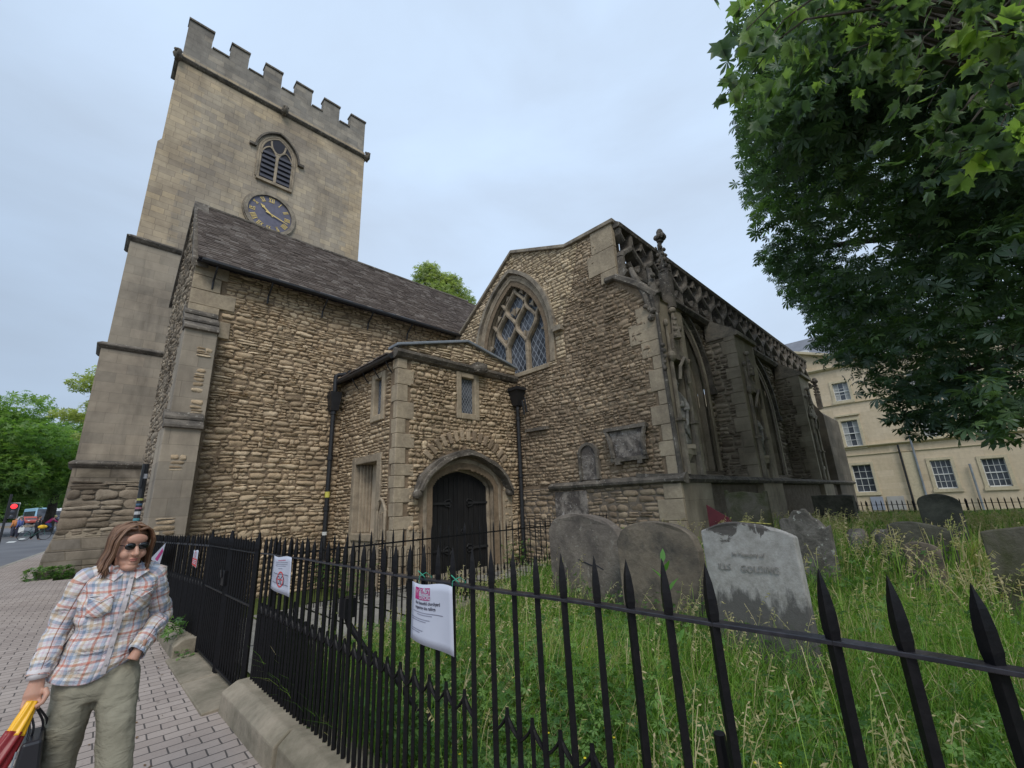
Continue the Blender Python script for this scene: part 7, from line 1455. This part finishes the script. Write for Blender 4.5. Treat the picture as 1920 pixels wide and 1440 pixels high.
for sx, xc in ((-1, .155), (1, .315)):
    m = MB(); W_, H_ = .094, .085; V = []; nn = 6
    for i in range(nn+1):
        for j in range(nn+1): x = xc-W_/2+W_*i/nn; z = 1.245-H_/2+H_*j/nn-(.012 if j == 0 and 1 < i < 5 else 0); V.append(front(x, z+sx*-.012*(i/nn-.5), .005))
    m.add(V, [(i*(nn+1)+j, (i+1)*(nn+1)+j, (i+1)*(nn+1)+j+1, i*(nn+1)+j+1) for i in range(nn) for j in range(nn)]); po = m.build('chest_pocket', K['plaid'], sh, smooth=True); uvl = po.data.uv_layers.new(name='UVMap')
    for lp_ in po.data.loops: v = po.data.vertices[lp_.vertex_index].co; uvl.data[lp_.index].uv = ((v.x+v.z)*.707+.02, (v.z-v.x)*.707)
    s_ = po.modifiers.new('solid', 'SOLIDIFY'); s_.thickness = .002
    m = MB(); m.tube([front(xc-W_/2, 1.285, .010), front(xc, 1.262, .012), front(xc+W_/2, 1.285, .010)], .0022, 6); m.tube([front(xc-W_/2, 1.290, .008), front(xc+W_/2, 1.290, .008)], .002, 6); m.build('pocket_flap', K['pl_w'], sh)
for sx in (-1, 1):
    m = MB(); c0 = (.237, YB-.05, 1.405); V = [(.237+sx*.064, YB+.035, 1.438), (.237+sx*.060, YB-.02, 1.428), (.237+sx*.010, YB-.066, 1.388), (.237+sx*.045, YB-.094, 1.356), (.237+sx*.098, YB-.058, 1.388), (.237+sx*.092, YB+.02, 1.408)]; V2 = [(x, y-.003, z-.003) for x, y, z in V]
    m.add(V+V2, [(0, 1, 4, 5), (1, 2, 3, 4), (6, 7, 10, 11), (7, 8, 9, 10), (0, 1, 7, 6), (1, 2, 8, 7), (2, 3, 9, 8), (3, 4, 10, 9), (4, 5, 11, 10)]); co = m.build('collar', K['plaid'], sh, smooth=False); uvl = co.data.uv_layers.new(name='UVMap')
    for lp_ in co.data.loops: v = co.data.vertices[lp_.vertex_index].co; uvl.data[lp_.index].uv = (v.x+.3, v.z+.02)
# trousers
t = MB(); t.tube([(.205, YB+.005, 1.00), (.205, YB+.005, .93), (.208, YB+.01, .86), (.208, YB+.012, .81)], [(.150, .108), (.160, .118), (.165, .118), (.155, .105)], 28)
t.tube([hipA+Vector((0, 0, .0)), Vector((.126, YB+.015, .76)), Vector((.122, YB+.03, .60)), kA, Vector((.115, YB+.13, .28)), aA+Vector((0, 0, -.02))], [(.083, .098), (.084, .100), (.072, .086), (.066, .074), (.066, .068), (.066, .066)], 26)
t.tube([hipB+Vector((0, 0, .0)), Vector((.298, YB-.05, .76)), Vector((.312, YB-.11, .62)), kB, Vector((.295, YB-.215, .29)), aB+Vector((0, 0, -.02))], [(.084, .100), (.084, .102), (.074, .088), (.068, .078), (.068, .070), (.068, .068)], 26)
tr_ = t.build('trousers', K['khaki'], woman, smooth=True); remesh(tr_, .0075, 3, .5)
tx_ = bpy.data.textures.new('cloth_folds', 'CLOUDS'); tx_.noise_scale = .09; tx_.noise_depth = 2; dsp = tr_.modifiers.new('folds', 'DISPLACE'); dsp.texture = tx_; dsp.strength = .022; dsp.mid_level = .5; dsp.texture_coords = 'LOCAL'
for a, f in ((aA, 1), (aB, 1)):
    m = MB(); m.ball((a.x, a.y-.06, .045), (.045, .12, .04), 14, 8); m.box(a.x-.042, a.x+.042, a.y-.17, a.y+.05, .0, .02); so_ = m.build('shoe', K['pipe'], woman, smooth=True); remesh(so_, .007, 3)
# what she carries
hx_, hy_, hz_ = hc.x, hc.y-.008, hc.z-.05
um = thing('folded_umbrella', 'rolled yellow and dark red umbrella held low in the hand of the woman', 'umbrella', (hx_, hy_, hz_))
d0 = Vector((hx_+.004, hy_-.012, hz_+.028)); d1 = Vector((-.045, hy_-.06, .765)); d2 = Vector((-.12, hy_-.12, .60))
def fold(name, pa, pb, r0, r1, mat, sd):
    m = MB(); n = 14; V = []; seg = 30; ax_ = (pb-pa).normalized(); a = ax_.cross(Vector((0, 1, 0))).normalized(); c = a.cross(ax_)
    for i in range(n+1):
        f = i/n; r = r0+(r1-r0)*f; p = pa.lerp(pb, f)
        for k in range(seg): th = 2*math.pi*k/seg; q = r*(1+.22*math.sin(th*6+f*3+sd)); V.append(p+a*q*math.cos(th)+c*q*.7*math.sin(th))
    m.add(V, [(i*seg+k, i*seg+(k+1) % seg, (i+1)*seg+(k+1) % seg, (i+1)*seg+k) for i in range(n) for k in range(seg)]+[tuple(range(seg-1, -1, -1)), tuple(range(n*seg, n*seg+seg))]); return m.build(name, mat, um, smooth=True)
fold('yellow_cover', d0, d1, .018, .030, m_plain('yellow_nylon', (.80, .42, .015), .35, .5, 0, .08), 0); fold('red_cover', d1+(d1-d0)*-.12, d2, .031, .050, m_plain('dark_red_nylon', (.22, .012, .015), .4, .5, 0, .2), 2)
hb = thing('handbag', 'black handbag with two long strap handles hanging from the hand of the woman', 'bag', (hx_+.03, hy_, .5))
m = MB(); bx0, by0 = .02, hy_-.0; m.add([(bx0-.055, by0-.11, .50), (bx0+.05, by0-.11, .50), (bx0+.05, by0+.11, .50), (bx0-.055, by0+.11, .50), (bx0-.035, by0-.10, .735), (bx0+.03, by0-.10, .735), (bx0+.03, by0+.10, .735), (bx0-.035, by0+.10, .735)], [(0, 3, 2, 1), (4, 5, 6, 7), (0, 1, 5, 4), (1, 2, 6, 5), (2, 3, 7, 6), (3, 0, 4, 7)]); bo = m.build('bag_body', m_plain('black_leather', (.018, .018, .022), .32, .5), hb, bevel=.012)
for yy, dx in ((by0-.06, -.026), (by0+.06, .022)):
    m = MB(); pts = interp([(bx0+dx, yy, .70), (bx0+dx*.8, yy*.6+hy_*.4, .77), (hx_+dx*.5, hy_, hz_+.012), (bx0+dx*.8+.012, yy*.6+hy_*.4+.02, .77), (bx0+dx+.01, yy+.05, .70)], 24); m.tube([tuple(q) for q in pts], [(.0045, .0045)]*24, 8); m.build('strap_handle', m_plain('black_strap', (.02, .02, .024), .4, .5), hb)
m = MB(); m.tube([(bx0-.046, by0-.09, .71), (bx0-.056, by0-.115, .62), (bx0-.05, by0-.09, .54)], .004, 6); m.build('bag_piping', K['lead'], bo)
cbg = MB(); V = []; n = 10
for i in range(n+1):
    for j in range(n+1): u, v = i/n, j/n; V.append((-.19+.13*u+.012*math.sin(v*9+u*5), hy_-.06+.012*math.sin(u*8+v*6), .52+.24*v-.05*u))
cbg.add(V, [(i*(n+1)+j, (i+1)*(n+1)+j, (i+1)*(n+1)+j+1, i*(n+1)+j+1) for i in range(n) for j in range(n)]); cg = cbg.build('carrier_bag', m_plain('pale_green_plastic', (.30, .42, .36), .35, .5, 0, .25, 9), None, smooth=True); mo = cg.modifiers.new('solid', 'SOLIDIFY'); mo.thickness = .03; tag(cg, 'crumpled pale green carrier bag at the bottom left edge beside the umbrella', 'bag')

# ---- small figures up the street
def figure(loc, rz, label, top, legs, hairc, pose='walk', extra=None, group=None):
    LOCAL[0] = True; o = thing('person', label, 'person', (0, 0, 0), group)
    cyc = pose == 'cycle'; hip = Vector((0, 0, .92)); sh_ = Vector((.42, 0, 1.32)) if cyc else Vector((.02, 0, 1.42)); hd_ = sh_+(Vector((.14, 0, .2)) if cyc else Vector((.02, 0, .22)))
    m = MB(); m.ball(tuple(hd_), (.09, .08, .115), 14, 10); m.tube([sh_, hd_-Vector((0, 0, .05))], [.05, .045], 10); m.tube([hip, hip.lerp(sh_, .5), sh_], [(.13, .10), (.13, .10), (.17, .10)], 12); m.ball((hd_.x+.09, hd_.y, hd_.z-.01), (.02, .015, .02), 6, 5)
    if cyc: ft = [(Vector((.38, -.09, .62)), Vector((.16, -.09, .30))), (Vector((.34, .09, .82)), Vector((.30, .09, .45)))]; hn = [Vector((.78, s_*.22, 1.0)) for s_ in (-1, 1)]
    else: ft = [(Vector((.10, -.09, .5)), Vector((.22, -.09, .06))), (Vector((.0, .09, .5)), Vector((-.22, .09, .1)))]; hn = [Vector((.14, -.24, .82)), Vector((-.1, .24, .84))]
    for (k, f), s_ in zip(ft, (-1, 1)): m.tube([hip+Vector((0, s_*.08, 0)), k, f, f+Vector((.14, 0, -.03))], [.085, .06, .045, .03], 10)
    for h_, s_ in zip(hn, (-1, 1)): e = sh_.lerp(h_, .5)+Vector((-.04, s_*.04, -.03)); m.tube([sh_+Vector((0, s_*.17, -.03)), e, h_, h_+(h_-e).normalized()*.09], [.05, .04, .03, .03], 10)
    bd = m.build('body', K['skin'], o, smooth=True); remesh(bd, .02, 2)
    m = MB(); m.tube([hip-Vector((0, 0, .02)), hip.lerp(sh_, .5), sh_+Vector((0, 0, .02))], [(.16, .125), (.155, .12), (.15, .11)], 14)
    for h_, s_ in zip(hn, (-1, 1)): e = sh_.lerp(h_, .5)+Vector((-.04, s_*.04, -.03)); m.tube([sh_+Vector((0, s_*.14, -.02)), e, h_], [.07, .055, .045], 10)
    m.build('top', m_plain('top_cloth', top, .85), o, smooth=True)
    m = MB()
    for (k, f), s_ in zip(ft, (-1, 1)): m.tube([hip+Vector((0, s_*.075, .03)), k, f+Vector((0, 0, .03))], [.11, .08, .06], 10)
    m.build('trousers', m_plain('trouser_cloth', legs, .85), o, smooth=True)
    m = MB(); m.ball((hd_.x-.02, hd_.y, hd_.z+.035), (.1, .092, .10), 12, 8); m.build('hair' if extra != 'helmet' else 'helmet', m_plain('hair_colour', hairc, .6), o, smooth=True)
    LOCAL[0] = False; o.location = loc; o.rotation_euler.z = rz; return o
def spot(px, y): return (far_at(px, y), y, float(base_h(0, y))-.1)
figure(spot(37, 55), R_(120), 'pedestrian in a blue top with a white bag near the traffic light', (.10, .13, .30), (.03, .03, .05), (.30, .28, .25))
s_ = spot(38, 54.6); m = MB(); m.box(s_[0]-.02, s_[0]+.28, 54.3, 54.5, s_[2]+.45, s_[2]+.85); m.tube([(s_[0]+.02, 54.4, s_[2]+.84), (s_[0]+.13, 54.4, s_[2]+1.0), (s_[0]+.24, 54.4, s_[2]+.84)], .015, 6); tag(m.build('shopping_bag', K['sash'], None, bevel=.03), 'white shopping bag carried by the pedestrian in blue', 'bag')
figure(spot(28, 57), R_(100), 'pedestrian in an orange top behind the one in blue', (.55, .22, .08), (.05, .05, .07), (.06, .04, .03))
figure(spot(100-1, 56), R_(60), 'pedestrian in dark clothes with the yellow bag beside the road', (.03, .03, .04), (.015, .015, .02), (.05, .04, .03)) if False else None
s_ = spot(29, 56)
figure((far_at(27.5+1, 50)+.0, 50, float(base_h(0, 50))-.1), R_(-10), 'person in black standing by the road beside a bicycle with a yellow bag', (.05, .05, .06), (.015, .015, .02), (.05, .04, .03)) if False else None
def bicycle(loc, rz, label, col):
    LOCAL[0] = True; o = thing('bicycle', label, 'bicycle', (0, 0, 0), 'bicycles on the road')
    for x in (0, 1.05): m = MB(); m.tube([(x+.34*math.cos(a), 0, .35+.34*math.sin(a)) for a in np.linspace(0, 2*math.pi, 29)], .022, 6, False); w = m.build('wheel', K['pipe'], o); m = MB(); [m.tube([(x, 0, .35), (x+.33*math.cos(a), 0, .35+.33*math.sin(a))], .003, 4) for a in np.linspace(0, 6.28, 13)[:-1]]; m.build('spokes', K['lead'], w)
    m = MB(); [m.tube(q, .018, 6) for q in ([(0, 0, .35), (.42, 0, .32), (.95, 0, .82), (.32, 0, .82), (.42, 0, .32)], [(0, 0, .35), (.32, 0, .82), (.30, 0, .93)], [(1.05, 0, .35), (.95, 0, .82), (.93, 0, .98)])]; m.build('frame', m_plain('bicycle_paint', col, .4, .5), o)
    m = MB(); m.tube([(.86, -.26, 1.0), (.93, -.1, 1.02), (.93, .1, 1.02), (.86, .26, 1.0)], .014, 6); m.build('handlebar', K['pipe'], o); m = MB(); m.ball((.28, 0, .95), (.13, .07, .04), 10, 6); m.build('saddle', K['pipe'], o)
    LOCAL[0] = False; o.location = loc; o.rotation_euler.z = rz; return o
s_ = spot(78, 60); bicycle(s_, R_(8), 'bicycle ridden by the cyclist in magenta across the road', (.1, .1, .12)); figure((s_[0]+.25, s_[1]+.02, s_[2]+.08), R_(8), 'cyclist in a magenta top riding across the road', (.45, .05, .17), (.05, .08, .18), (.5, .45, .2), 'cycle', 'helmet')
s_ = spot(27, 49); bicycle((s_[0]+.6, s_[1], s_[2]), R_(4), 'bicycle with a yellow bag standing near the traffic light', (.04, .12, .10)); m = MB(); m.ball((s_[0]+1.45, s_[1], s_[2]+.93), (.26, .12, .14), 12, 8); tag(m.build('saddle_bag', m_plain('yellow_bag_cloth', (.75, .45, .03), .6), None, smooth=True), 'yellow bag on the bicycle near the traffic light', 'bag')
figure((s_[0]+1.15, s_[1]+.25, s_[2]), R_(-5), 'person in black standing behind the bicycle with the yellow bag', (.03, .03, .035), (.012, .012, .016), (.06, .05, .04))
# low branch-litter, moss and damp details near the camera
lf = MB(); rgl = random.Random(9)
for _ in range(90):
    x, y = rgl.uniform(-.6, 1.15), rgl.uniform(2.2, 11); a = rgl.uniform(0, 6.28); r = rgl.uniform(.008, .022); lf.add([(x+r*math.cos(a+k*1.57)*(1 if k % 2 else .5), y+r*math.sin(a+k*1.57)*(1 if k % 2 else .5), .004+rgl.uniform(0, .006)) for k in range(4)], [(0, 1, 2, 3)])
tag(lf.build('leaf_litter', m_plain('dry_leaf', (.16, .09, .04), .9, .1, 0, .4, 40), None), 'scattered dry leaf crumbs on the paving', 'litter', None, 'stuff')
